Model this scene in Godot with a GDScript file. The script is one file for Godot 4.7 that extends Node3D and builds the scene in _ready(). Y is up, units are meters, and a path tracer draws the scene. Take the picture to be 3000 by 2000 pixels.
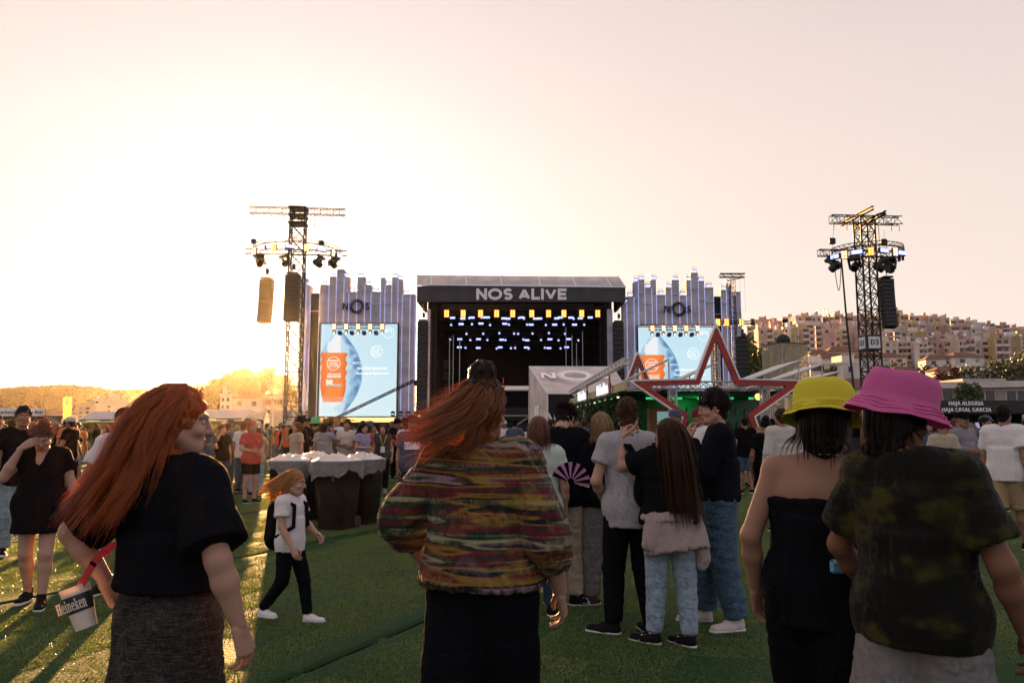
extends Node3D

# ------------------------------------------------------------------ mesh collector
class G:
	var v := PackedVector3Array()
	var n := PackedVector3Array()
	var c := PackedColorArray()
	var u := PackedVector2Array()
	var col := Color(1, 1, 1)
	func tri(a: Vector3, b: Vector3, d: Vector3, na: Vector3, nb: Vector3, nd: Vector3) -> void:
		v.push_back(a); v.push_back(d); v.push_back(b)
		n.push_back(na); n.push_back(nd); n.push_back(nb)
		c.push_back(col); c.push_back(col); c.push_back(col)
	func flat(a: Vector3, b: Vector3, d: Vector3) -> void:
		var q := (b - a).cross(d - a).normalized()
		tri(a, b, d, q, q, q)
	func quad(a: Vector3, b: Vector3, d: Vector3, e: Vector3) -> void:
		var q := (b - a).cross(e - a)
		if q.length_squared() < 1e-14:
			q = (d - b).cross(e - b)
		q = q.normalized()
		tri(a, b, d, q, q, q)
		tri(a, d, e, q, q, q)
	# a quad with its own 0..1 texture coordinates, u along a->b, v down from d/e to a/b
	func sheet(a: Vector3, b: Vector3, d: Vector3, e: Vector3) -> void:
		quad(a, b, d, e)
		u.append_array([Vector2(0, 1), Vector2(1, 0), Vector2(1, 1), Vector2(0, 1), Vector2(0, 0), Vector2(1, 0)])
	func box(m: Vector3, z: Vector3, b := Basis.IDENTITY) -> void:
		var x := b.x * z.x * 0.5
		var y := b.y * z.y * 0.5
		var w := b.z * z.z * 0.5
		quad(m - x - y + w, m + x - y + w, m + x + y + w, m - x + y + w)
		quad(m + x - y - w, m - x - y - w, m - x + y - w, m + x + y - w)
		quad(m + x - y + w, m + x - y - w, m + x + y - w, m + x + y + w)
		quad(m - x - y - w, m - x - y + w, m - x + y + w, m - x + y - w)
		quad(m - x + y + w, m + x + y + w, m + x + y - w, m - x + y - w)
		quad(m - x - y - w, m + x - y - w, m + x - y + w, m - x - y + w)
	# a box with chamfered edges
	func slab(m: Vector3, z: Vector3, r := 0.01, b := Basis.IDENTITY) -> void:
		var pts := PackedVector3Array()
		var q := z * 0.5 - Vector3(r, r, r)
		for s in [Vector3(1, 0, 0), Vector3(0, 1, 0), Vector3(0, 0, 1)]:
			for sg in [1.0, -1.0]:
				var o: Vector3 = s * sg
				var t1 := Vector3(o.y, o.z, o.x).abs()
				var t2 := Vector3(o.z, o.x, o.y).abs()
				if sg < 0:
					var h := t1; t1 = t2; t2 = h
				var f: Vector3 = o * (q + Vector3(r, r, r))
				var e1: Vector3 = t1 * q
				var e2: Vector3 = t2 * q
				quad(m + b * (f - e1 - e2), m + b * (f + e1 - e2), m + b * (f + e1 + e2), m + b * (f - e1 + e2))
		for k in 3:
			var ax := Vector3.ZERO; ax[k] = 1.0
			var i := (k + 1) % 3
			var j := (k + 2) % 3
			for si in [1.0, -1.0]:
				for sj in [1.0, -1.0]:
					var a := Vector3.ZERO; a[i] = si * (q[i] + r); a[j] = sj * q[j]
					var d := Vector3.ZERO; d[i] = si * q[i]; d[j] = sj * (q[j] + r)
					var l := ax * q[k]
					if si * sj < 0: l = -l
					quad(m + b * (a - l), m + b * (a + l), m + b * (d + l), m + b * (d - l))
	func tube(p: PackedVector3Array, r: PackedFloat32Array, sides := 6, caps := true) -> void:
		var cnt := p.size()
		var dir := (p[1] - p[0]).normalized()
		var nx := dir.cross(Vector3.UP if absf(dir.y) < 0.9 else Vector3.RIGHT).normalized()
		var rings := []
		var norms := []
		for i in cnt:
			var t := (p[mini(i + 1, cnt - 1)] - p[maxi(i - 1, 0)]).normalized()
			nx = (nx - t * nx.dot(t)).normalized()
			var ny := t.cross(nx)
			var ring := PackedVector3Array()
			var nr := PackedVector3Array()
			for k in sides:
				var w := TAU * k / sides
				var o := nx * cos(w) + ny * sin(w)
				ring.push_back(p[i] + o * r[i % r.size()])
				nr.push_back(o)
			rings.append(ring); norms.append(nr)
		for i in cnt - 1:
			for k in sides:
				var l := (k + 1) % sides
				tri(rings[i][k], rings[i][l], rings[i + 1][l], norms[i][k], norms[i][l], norms[i + 1][l])
				tri(rings[i][k], rings[i + 1][l], rings[i + 1][k], norms[i][k], norms[i + 1][l], norms[i + 1][k])
		if caps:
			for k in range(1, sides - 1):
				flat(rings[0][0], rings[0][k + 1], rings[0][k])
				flat(rings[cnt - 1][0], rings[cnt - 1][k], rings[cnt - 1][k + 1])
	func bar(a: Vector3, b: Vector3, r: float, sides := 5) -> void:
		tube(PackedVector3Array([a, b]), PackedFloat32Array([r]), sides)
	# box beam between two points
	func beam(a: Vector3, b: Vector3, w: float, h: float) -> void:
		var z := (b - a)
		var l := z.length()
		z /= l
		var x := Vector3.UP.cross(z) if absf(z.y) < 0.95 else Vector3.RIGHT.cross(z)
		x = x.normalized()
		box((a + b) * 0.5, Vector3(w, h, l), Basis(x, z.cross(x), z))
	# lattice girder of four chords
	func truss(a: Vector3, b: Vector3, w: float, h: float, r: float, step := 0.0, side := Vector3.ZERO) -> void:
		var z := b - a
		var l := z.length()
		z /= l
		var x := side if side != Vector3.ZERO else (Vector3.UP.cross(z) if absf(z.y) < 0.9 else Vector3.RIGHT)
		x = (x - z * x.dot(z)).normalized()
		var y := z.cross(x)
		var cs := [x * w * 0.5 + y * h * 0.5, -x * w * 0.5 + y * h * 0.5, -x * w * 0.5 - y * h * 0.5, x * w * 0.5 - y * h * 0.5]
		for o in cs:
			bar(a + o, b + o, r, 6)
		var m := maxi(1, int(round(l / (step if step > 0 else maxf(w, h)))))
		for i in m:
			for k in 4:
				var p0 := a + z * (l * i / m)
				var p1 := a + z * (l * (i + 1) / m)
				var e: Vector3 = cs[k]
				var f: Vector3 = cs[(k + 1) % 4]
				if i % 2 == 0: bar(p0 + e, p1 + f, r * 0.6, 4)
				else: bar(p0 + f, p1 + e, r * 0.6, 4)
				bar(p0 + e, p0 + f, r * 0.6, 4)
	# flat outline in the xy plane given depth along z, placed by a transform; outline runs counter-clockwise
	func prism(o: PackedVector2Array, z0: float, z1: float, t := Transform3D.IDENTITY) -> void:
		var ix := Geometry2D.triangulate_polygon(o)
		for i in range(0, ix.size(), 3):
			var a := o[ix[i]]; var b := o[ix[i + 1]]; var d := o[ix[i + 2]]
			if (b - a).cross(d - a) < 0:
				var s := b; b = d; d = s
			flat(t * Vector3(a.x, a.y, z1), t * Vector3(b.x, b.y, z1), t * Vector3(d.x, d.y, z1))
			flat(t * Vector3(a.x, a.y, z0), t * Vector3(d.x, d.y, z0), t * Vector3(b.x, b.y, z0))
		for i in o.size():
			var a := o[i]; var b := o[(i + 1) % o.size()]
			quad(t * Vector3(a.x, a.y, z0), t * Vector3(b.x, b.y, z0), t * Vector3(b.x, b.y, z1), t * Vector3(a.x, a.y, z1))
	func lathe(m: Vector3, prof: PackedVector2Array, sides := 16, b := Basis.IDENTITY) -> void:
		for i in prof.size() - 1:
			var p := prof[i]; var q := prof[i + 1]
			var t := Vector2(q.y - p.y, p.x - q.x).normalized()
			for k in sides:
				var w0 := TAU * k / sides; var w1 := TAU * (k + 1) / sides
				var d0 := Vector3(cos(w0), 0, -sin(w0)); var d1 := Vector3(cos(w1), 0, -sin(w1))
				var n0 := b * (d0 * t.x + Vector3.UP * t.y); var n1 := b * (d1 * t.x + Vector3.UP * t.y)
				var a0 := m + b * (d0 * p.x + Vector3.UP * p.y); var a1 := m + b * (d1 * p.x + Vector3.UP * p.y)
				var e0 := m + b * (d0 * q.x + Vector3.UP * q.y); var e1 := m + b * (d1 * q.x + Vector3.UP * q.y)
				if p.x > 1e-5: tri(a0, a1, e1, n0, n1, n1)
				if q.x > 1e-5: tri(a0, e1, e0, n0, n1, n0)
	func ball(m: Vector3, r: Vector3, sides := 10, b := Basis.IDENTITY) -> void:
		var rows := sides / 2
		for i in rows:
			for k in sides:
				var q := []
				for e in [[i, k], [i, k + 1], [i + 1, k + 1], [i + 1, k]]:
					var la: float = -PI / 2 + PI * e[0] / rows; var lo: float = TAU * e[1] / sides
					q.append(Vector3(cos(la) * cos(lo), sin(la), -cos(la) * sin(lo)))
				var nn := []
				for d in q: nn.append((b * (d / r)).normalized())
				if i > 0: tri(m + b * (q[0] * r), m + b * (q[1] * r), m + b * (q[2] * r), nn[0], nn[1], nn[2])
				if i < rows - 1: tri(m + b * (q[0] * r), m + b * (q[2] * r), m + b * (q[3] * r), nn[0], nn[2], nn[3])
	func add(o: G, t := Transform3D.IDENTITY) -> void:
		var bn := t.basis.inverse().transposed()
		for i in o.v.size():
			v.push_back(t * o.v[i]); n.push_back((bn * o.n[i]).normalized()); c.push_back(o.c[i])
	func mesh() -> ArrayMesh:
		var m := ArrayMesh.new()
		if v.is_empty(): return m
		var a := []
		a.resize(Mesh.ARRAY_MAX)
		a[Mesh.ARRAY_VERTEX] = v; a[Mesh.ARRAY_NORMAL] = n; a[Mesh.ARRAY_COLOR] = c
		if u.size() == v.size(): a[Mesh.ARRAY_TEX_UV] = u
		m.add_surface_from_arrays(Mesh.PRIMITIVE_TRIANGLES, a)
		return m

# ------------------------------------------------------------------ distance field, meshed as surface nets
class Field:
	var lo: Vector3
	var s: float
	var nx: int
	var ny: int
	var nz: int
	var g := PackedFloat32Array()
	func _init(a: Vector3, b: Vector3, cell: float) -> void:
		lo = a; s = cell
		nx = int((b.x - a.x) / s) + 2; ny = int((b.y - a.y) / s) + 2; nz = int((b.z - a.z) / s) + 2
		g.resize(nx * ny * nz); g.fill(1.0)
	# tapered capsule, or a flat-ended cone; squash < 1 thins it along axis fn; cut carves instead of adding
	func cap(a: Vector3, b: Vector3, ra: float, rb: float, k := 0.03, squash := 1.0, fn := Vector3.ZERO, ends := false, cut := false) -> void:
		var ab := b - a
		var l2 := maxf(ab.length_squared(), 1e-9)
		var l := sqrt(l2)
		var m := maxf(ra, rb) * maxf(1.0, squash) + k + 2.0 * s
		var p0 := (a.min(b) - Vector3(m, m, m) - lo) / s
		var p1 := (a.max(b) + Vector3(m, m, m) - lo) / s
		var i0 := maxi(0, int(p0.x)); var i1 := mini(nx - 1, int(p1.x) + 1)
		var j0 := maxi(0, int(p0.y)); var j1 := mini(ny - 1, int(p1.y) + 1)
		var k0 := maxi(0, int(p0.z)); var k1 := mini(nz - 1, int(p1.z) + 1)
		var f := 1.0 / squash - 1.0
		var kk := 0.25 / maxf(k, 1e-5)
		for z in range(k0, k1 + 1):
			for y in range(j0, j1 + 1):
				var at := (z * ny + y) * nx
				for x in range(i0, i1 + 1):
					var pa := lo + Vector3(x, y, z) * s - a
					var t := pa.dot(ab) / l2
					var h := clampf(t, 0.0, 1.0)
					var e := pa - ab * h
					if ends: e = pa - ab * t
					if f != 0.0: e += fn * (e.dot(fn) * f)
					var d := e.length() - (ra + (rb - ra) * h)
					if ends: d = maxf(d, maxf(-t, t - 1.0) * l)
					var o := g[at + x]
					if cut:
						g[at + x] = maxf(o, -d)
					else:
						var w := maxf(k - absf(o - d), 0.0)
						g[at + x] = minf(o, d) - w * w * kk
	func ell(c: Vector3, r: Vector3, b := Basis.IDENTITY, k := 0.02, cut := false) -> void:
		var m := maxf(r.x, maxf(r.y, r.z)) + k + 2.0 * s
		var p0 := (c - Vector3(m, m, m) - lo) / s
		var p1 := (c + Vector3(m, m, m) - lo) / s
		var bi := b.inverse()
		var rm := minf(r.x, minf(r.y, r.z))
		var kk := 0.25 / maxf(k, 1e-5)
		for z in range(maxi(0, int(p0.z)), mini(nz - 1, int(p1.z) + 1) + 1):
			for y in range(maxi(0, int(p0.y)), mini(ny - 1, int(p1.y) + 1) + 1):
				var at := (z * ny + y) * nx
				for x in range(maxi(0, int(p0.x)), mini(nx - 1, int(p1.x) + 1) + 1):
					var q := bi * (lo + Vector3(x, y, z) * s - c)
					var k0 := (q / r).length()
					var k1 := (q / (r * r)).length()
					var d := k0 * (k0 - 1.0) / k1 if k1 > 1e-6 else -rm
					var o := g[at + x]
					if cut:
						var w := maxf(k - absf(o + d), 0.0)
						g[at + x] = maxf(o, -d) + w * w * kk
					else:
						var w := maxf(k - absf(o - d), 0.0)
						g[at + x] = minf(o, d) - w * w * kk
	# keep the side that normal points away from
	func plane(p: Vector3, n: Vector3) -> void:
		for z in nz:
			for y in ny:
				var at := (z * ny + y) * nx
				for x in nx:
					var d := (lo + Vector3(x, y, z) * s - p).dot(n)
					if d > g[at + x]: g[at + x] = d
	func into(out: G, t := Transform3D.IDENTITY, color = null, folds: FastNoiseLite = null, amp := 0.0, stretch := Vector3.ONE, lift := 0.55) -> void:
		var ids := PackedInt32Array(); ids.resize(nx * ny * nz); ids.fill(-1)
		var pos := PackedVector3Array(); var nor := PackedVector3Array(); var cell := PackedInt32Array()
		var nxy := nx * ny
		var lim := 3.2 * s
		var off := [0, 1, nx, nx + 1, nxy, nxy + 1, nxy + nx, nxy + nx + 1]
		var o1: int = 1; var o2: int = nx; var o3: int = nx + 1; var o4: int = nxy; var o5: int = nxy + 1; var o6: int = nxy + nx; var o7: int = nxy + nx + 1
		for z in nz - 1:
			for y in ny - 1:
				var at := z * nxy + y * nx
				for x in nx - 1:
					var i := at + x
					var a0 := g[i]
					if a0 > lim or a0 < -lim: continue
					var a1 := g[i + o1]; var a2 := g[i + o2]; var a3 := g[i + o3]; var a4 := g[i + o4]; var a5 := g[i + o5]; var a6 := g[i + o6]; var a7 := g[i + o7]
					var neg := int(a0 < 0) + int(a1 < 0) + int(a2 < 0) + int(a3 < 0) + int(a4 < 0) + int(a5 < 0) + int(a6 < 0) + int(a7 < 0)
					if neg == 0 or neg == 8: continue
					var sum := Vector3.ZERO
					var n := 0
					if (a0 < 0) != (a1 < 0): sum += Vector3(a0 / (a0 - a1), 0, 0); n += 1
					if (a2 < 0) != (a3 < 0): sum += Vector3(a2 / (a2 - a3), 1, 0); n += 1
					if (a4 < 0) != (a5 < 0): sum += Vector3(a4 / (a4 - a5), 0, 1); n += 1
					if (a6 < 0) != (a7 < 0): sum += Vector3(a6 / (a6 - a7), 1, 1); n += 1
					if (a0 < 0) != (a2 < 0): sum += Vector3(0, a0 / (a0 - a2), 0); n += 1
					if (a1 < 0) != (a3 < 0): sum += Vector3(1, a1 / (a1 - a3), 0); n += 1
					if (a4 < 0) != (a6 < 0): sum += Vector3(0, a4 / (a4 - a6), 1); n += 1
					if (a5 < 0) != (a7 < 0): sum += Vector3(1, a5 / (a5 - a7), 1); n += 1
					if (a0 < 0) != (a4 < 0): sum += Vector3(0, 0, a0 / (a0 - a4)); n += 1
					if (a1 < 0) != (a5 < 0): sum += Vector3(1, 0, a1 / (a1 - a5)); n += 1
					if (a2 < 0) != (a6 < 0): sum += Vector3(0, 1, a2 / (a2 - a6)); n += 1
					if (a3 < 0) != (a7 < 0): sum += Vector3(1, 1, a3 / (a3 - a7)); n += 1
					ids[i] = pos.size()
					cell.push_back(i)
					pos.push_back(lo + (Vector3(x, y, z) + sum / n) * s)
					nor.push_back(Vector3(a1 + a3 + a5 + a7 - a0 - a2 - a4 - a6, a2 + a3 + a6 + a7 - a0 - a1 - a4 - a5, a4 + a5 + a6 + a7 - a0 - a1 - a2 - a3).normalized())
		var cols := PackedColorArray()
		for i in pos.size():
			cols.push_back(color.call(pos[i], nor[i]) if color != null else out.col)
		if folds:
			var q := PackedVector3Array()
			for i in pos.size():
				var p := pos[i] * stretch
				q.push_back(pos[i] + nor[i] * (folds.get_noise_3dv(p) + lift) * amp)
			# normals of the folded surface
			var e := 0.006
			for i in pos.size():
				var p := pos[i] * stretch
				var h0 := folds.get_noise_3dv(p)
				var gr := Vector3(folds.get_noise_3d(p.x + e, p.y, p.z) - h0, folds.get_noise_3d(p.x, p.y + e, p.z) - h0, folds.get_noise_3d(p.x, p.y, p.z + e) - h0) / e * stretch * amp
				nor[i] = (nor[i] - (gr - nor[i] * gr.dot(nor[i]))).normalized()
			pos = q
		var bn := t.basis.inverse().transposed()
		for i in pos.size():
			pos[i] = t * pos[i]; nor[i] = (bn * nor[i]).normalized()
		var steps := [o1, o2, o4]
		for ci in cell.size():
			var i := cell[ci]
			var ins := g[i] < 0
			for ax in 3:
				var st: int = steps[ax]
				if (g[i + st] < 0) == ins: continue
				var b: int = steps[(ax + 1) % 3]; var d: int = steps[(ax + 2) % 3]
				if i - b - d < 0: continue
				var q0 := ids[i]; var q1 := ids[i - b]; var q2 := ids[i - b - d]; var q3 := ids[i - d]
				if q1 < 0 or q2 < 0 or q3 < 0: continue
				if ins:
					var w := q1; q1 = q3; q3 = w
				var qs: Array[int] = [q0, q1, q2, q0, q2, q3]
				for w in qs:
					out.v.push_back(pos[w]); out.n.push_back(nor[w]); out.c.push_back(cols[w])

# ------------------------------------------------------------------ scene helpers
const EXPOSURE := 5.6
const ORD := ["first", "second", "third", "fourth", "fifth", "sixth", "seventh", "eighth", "ninth", "tenth", "eleventh", "twelfth", "thirteenth", "fourteenth", "fifteenth", "sixteenth", "seventeenth", "eighteenth", "nineteenth", "twentieth", "twenty-first", "twenty-second", "twenty-third", "twenty-fourth", "twenty-fifth", "twenty-sixth"]
var M := {}
var T := {}
var taken := {}

func numbered(called: String) -> String:
	var k: int = taken.get(called, 0)
	taken[called] = k + 1
	return called if k == 0 else "%s_%03d" % [called, k]

func tag(o: Node, label: String, category: String, group := "") -> void:
	o.set_meta("label", label); o.set_meta("category", category)
	if group != "": o.set_meta("group", group)

func thing(called: String, label: String, category: String, at := Vector3.ZERO, turn := 0.0, group := "") -> Node3D:
	var o := Node3D.new()
	o.name = numbered(called)
	add_child(o)
	o.position = at; o.rotation.y = turn
	tag(o, label, category, group)
	return o

func part(parent: Node, called: String, g: G, m: Material) -> MeshInstance3D:
	return piece(parent, called, g.mesh(), m)

func piece(parent: Node, called: String, mesh: Mesh, m: Material, at := Transform3D.IDENTITY) -> MeshInstance3D:
	var o := MeshInstance3D.new()
	o.name = called if parent != self else numbered(called)
	o.mesh = mesh
	o.material_override = m
	o.transform = at
	parent.add_child(o, true)
	return o

func struct(called: String, g: G, m: Material) -> MeshInstance3D:
	var o := part(self, called, g, m)
	o.set_meta("kind", "structure")
	return o

func copy(o: Node3D, at: Vector3, turn: float, label: String) -> Node3D:
	var r: Node3D = o.duplicate()
	var base := String(o.name)
	if base.length() > 4 and base.substr(base.length() - 4, 1) == "_" and base.right(3).is_valid_int(): base = base.left(base.length() - 4)
	r.name = numbered(base)
	add_child(r)
	r.position = at; r.rotation.y = turn
	r.set_meta("label", label)
	return r

# r, g, b are linear base colours
func mt(key: String, r: float, g: float, b: float, rough := 0.8, metal := 0.0) -> StandardMaterial3D:
	if M.has(key): return M[key]
	var m := StandardMaterial3D.new()
	m.resource_name = key
	m.albedo_color = Color(r, g, b).linear_to_srgb()
	m.roughness = rough; m.metallic = metal
	m.cull_mode = BaseMaterial3D.CULL_DISABLED
	M[key] = m
	return m

func mottled(m: StandardMaterial3D, tex: Texture2D, scale: float, world := false) -> StandardMaterial3D:
	m.albedo_texture = tex
	m.uv1_triplanar = true; m.uv1_world_triplanar = world
	m.uv1_scale = Vector3(scale, scale, scale)
	return m

func glow(key: String, r: float, g: float, b: float, energy: float) -> StandardMaterial3D:
	if M.has(key): return M[key]
	var m := mt(key, minf(r, 0.8), minf(g, 0.8), minf(b, 0.8), 0.5)
	m.emission_enabled = true
	m.emission = Color(r, g, b).linear_to_srgb()
	m.emission_energy_multiplier = energy / EXPOSURE
	return m

func noise(freq: float, kind := FastNoiseLite.TYPE_SIMPLEX_SMOOTH, oct := 3, sd := 1) -> FastNoiseLite:
	var f := FastNoiseLite.new()
	f.noise_type = kind; f.frequency = freq; f.fractal_octaves = oct; f.seed = sd
	if oct < 2: f.fractal_type = FastNoiseLite.FRACTAL_NONE
	return f

func noise_tex(key: String, freq: float, lo: float, hi: float, oct := 4, sd := 1, normal := false, bump := 4.0, size := 512) -> NoiseTexture2D:
	if T.has(key): return T[key]
	var t := NoiseTexture2D.new()
	t.width = size; t.height = size; t.seamless = true
	t.noise = noise(freq, FastNoiseLite.TYPE_SIMPLEX_SMOOTH, oct, sd)
	if normal:
		t.as_normal_map = true; t.bump_strength = bump
	else:
		var r := Gradient.new()
		r.set_color(0, Color(lo, lo, lo)); r.set_color(1, Color(hi, hi, hi))
		t.color_ramp = r
	T[key] = t
	return t

func words(parent: Node, called: String, text: String, height: float, m: Material, t: Transform3D, depth := 0.02, weight := 700, font := "Droid Sans", italic := false, squeeze := 1.0) -> MeshInstance3D:
	var f := SystemFont.new()
	f.font_names = PackedStringArray([font]); f.font_weight = mini(weight, 700); f.font_italic = italic
	var x := TextMesh.new()
	x.font = f; x.text = text; x.font_size = 64; x.depth = depth / (height / 46.0 / 0.01)
	x.pixel_size = 0.01
	x.curve_step = 2.0
	x.depth = depth * 0.46 / height
	var k := height / 0.46
	return piece(parent, called, x, m, t * Transform3D(Basis.from_scale(Vector3(k * squeeze, k, k)), Vector3.ZERO))

# lettering from broad strokes: each letter a few polylines in a unit box, thickened
const STROKES := {
	"N": [[[0, 0], [0, 1]], [[0.0, 1.0], [0.72, 0.0]], [[0.72, 0], [0.72, 1]]],
	"A": [[[0, 0], [0.4, 1.0]], [[0.4, 1.0], [0.8, 0]], [[0.16, 0.27], [0.64, 0.27]]],
	"L": [[[0, 1], [0, 0]], [[0.0, 0.0], [0.52, 0.0]]],
	"I": [[[0, 0], [0, 1]]],
	"V": [[[0, 1], [0.4, 0.0]], [[0.4, 0.0], [0.8, 1]]],
	"E": [[[0, 0], [0, 1]], [[0, 1], [0.54, 1]], [[0, 0.5], [0.48, 0.5]], [[0, 0], [0.54, 0]]]}

func stroke_words(parent: Node, called: String, text: String, h: float, width: float, thick: float, m: Material, at: Vector3, depth: float) -> void:
	var x := 0.0
	var items := []
	for ch in text:
		var polys := []
		var w := 0.0
		if ch == " ":
			x += 0.42
			continue
		if ch == "O":
			for s in [[0.0, PI], [PI, TAU]]:
				var p := []
				for i in 15: p.append([0.5 + 0.52 * cos(lerpf(s[0], s[1], i / 14.0)), 0.5 + 0.52 * sin(lerpf(s[0], s[1], i / 14.0))])
				polys.append(p)
			w = 1.02
		elif ch == "S":
			var p := []
			for i in 24:
				var t := i / 23.0
				var a := lerpf(0.15 * PI, 1.5 * PI, t * 2.0) if t < 0.5 else lerpf(0.5 * PI, -0.85 * PI, (t - 0.5) * 2.0)
				p.append([0.3 + 0.29 * cos(a), (0.76 if t < 0.5 else 0.24) + 0.26 * sin(a)])
			polys.append(p)
			w = 0.6
		else:
			polys = STROKES[ch]
			for p in polys:
				for q in p: w = maxf(w, q[0])
		items.append([x, polys])
		x += w + 0.36
	x -= 0.36
	var k := width / (x * h + thick)
	for it in items:
		var g := G.new()
		var n := 0
		for p in it[1]:
			var line := PackedVector2Array()
			for q in p: line.push_back(Vector2((it[0] + q[0] - x / 2) * h * k, (q[1] - 0.5) * (h - thick)))
			for o in Geometry2D.offset_polyline(line, thick / 2, Geometry2D.JOIN_MITER, Geometry2D.END_SQUARE if p.size() == 2 and (p[0][0] == p[1][0] or p[0][1] == p[1][1]) else Geometry2D.END_BUTT):
				if not Geometry2D.is_polygon_clockwise(o): g.prism(o, 0.0, depth + 0.004 * n, Transform3D(Basis.IDENTITY, at))
			n += 1
		part(parent, called, g, m)

# ------------------------------------------------------------------ the place
const SUN := Vector3(-0.274, 0.1143, -0.955)

func _ready() -> void:
	var cam := Camera3D.new()
	cam.name = "camera"
	cam.position = Vector3(0, 1.465, 0)
	cam.rotation_degrees = Vector3(6.456, 0, 0)
	cam.fov = 46.41
	cam.near = 0.05; cam.far = 4000.0
	add_child(cam)
	var env := Environment.new()
	env.background_mode = Environment.BG_SKY
	env.sky = Sky.new()
	env.sky.sky_material = sky_material()
	env.background_energy_multiplier = 1.0 / EXPOSURE
	env.tonemap_mode = Environment.TONE_MAPPER_LINEAR
	env.tonemap_exposure = EXPOSURE
	env.sdfgi_enabled = true; env.ssao_enabled = true; env.ssil_enabled = true
	env.volumetric_fog_enabled = true
	env.volumetric_fog_density = 0.00006
	env.volumetric_fog_albedo = Color(1.0, 0.92, 0.8)
	env.volumetric_fog_anisotropy = 0.87
	var we := WorldEnvironment.new()
	we.name = "world"
	we.environment = env
	add_child(we)
	var sun := DirectionalLight3D.new()
	sun.name = "sun"
	sun.light_energy = 1.6
	sun.light_color = Color(1.0, 0.53, 0.19).linear_to_srgb()
	sun.light_angular_distance = 0.5
	sun.shadow_enabled = true
	sun.basis = Basis.looking_at(-SUN.normalized())
	add_child(sun)
	textures()
	build_all()

func sky_material() -> PanoramaSkyMaterial:
	var w := 1024
	var h := 512
	var im := Image.create(w, h, false, Image.FORMAT_RGBF)
	var sd := SUN.normalized()
	var wisp := noise(2.2, FastNoiseLite.TYPE_SIMPLEX_SMOOTH, 4, 5)
	for j in h:
		var th := PI * (j + 0.5) / h
		for i in w:
			var a := TAU * (i + 0.5) / w
			var d := Vector3(sin(a) * sin(th), cos(th), -cos(a) * sin(th))
			var e := clampf(rad_to_deg(asin(d.y)), 0.0, 90.0)
			var ang := rad_to_deg(acos(clampf(d.dot(sd), -1.0, 1.0)))
			var away := clampf(ang / 150.0, 0.0, 1.0)
			away = away * away * (3.0 - 2.0 * away)
			var low := Vector3(1.0, 0.84, 0.70).lerp(Vector3(0.80, 0.72, 0.78), away)
			var high := Vector3(0.73, 0.58, 0.54).lerp(Vector3(0.58, 0.55, 0.63), away)
			var c := low.lerp(high, smoothstep(0.0, 42.0, e))
			c *= 1.0 + 0.02 * wisp.get_noise_3d(d.x, d.y * 3.0, d.z)
			c += Vector3(2.2, 2.05, 1.9) * exp(-ang / 5.0) + Vector3(0.40, 0.45, 0.50) * exp(-ang / 20.0)
			im.set_pixel(i, j, Color(c.x, c.y, c.z))
	var m := PanoramaSkyMaterial.new()
	m.panorama = ImageTexture.create_from_image(im)
	return m

func textures() -> void:
	noise_tex("mottle", 0.012, 0.72, 1.0, 5, 3)
	noise_tex("stain", 0.004, 0.8, 1.0, 5, 9)
	noise_tex("weave", 0.22, 0.0, 1.0, 2, 4, true, 3.0)
	noise_tex("lumps", 0.02, 0.0, 1.0, 4, 6, true, 6.0)
	noise_tex("fibre", 0.3, 0.35, 1.0, 2, 12)

# turf rolls lie 25 degrees to the right of the view, 3.55 m wide
const ROLL := Vector3(0.42, 0, -0.9075)
const ACROSS := Vector3(0.9075, 0, 0.42)
var swell: FastNoiseLite

func turf_height(a: float, b: float) -> float:
	return 0.012 + 0.010 * swell.get_noise_2d(a * 0.5, b * 2.0) + 0.006 * swell.get_noise_2d(a * 0.35 + 50.0, b * 9.0)

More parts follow.
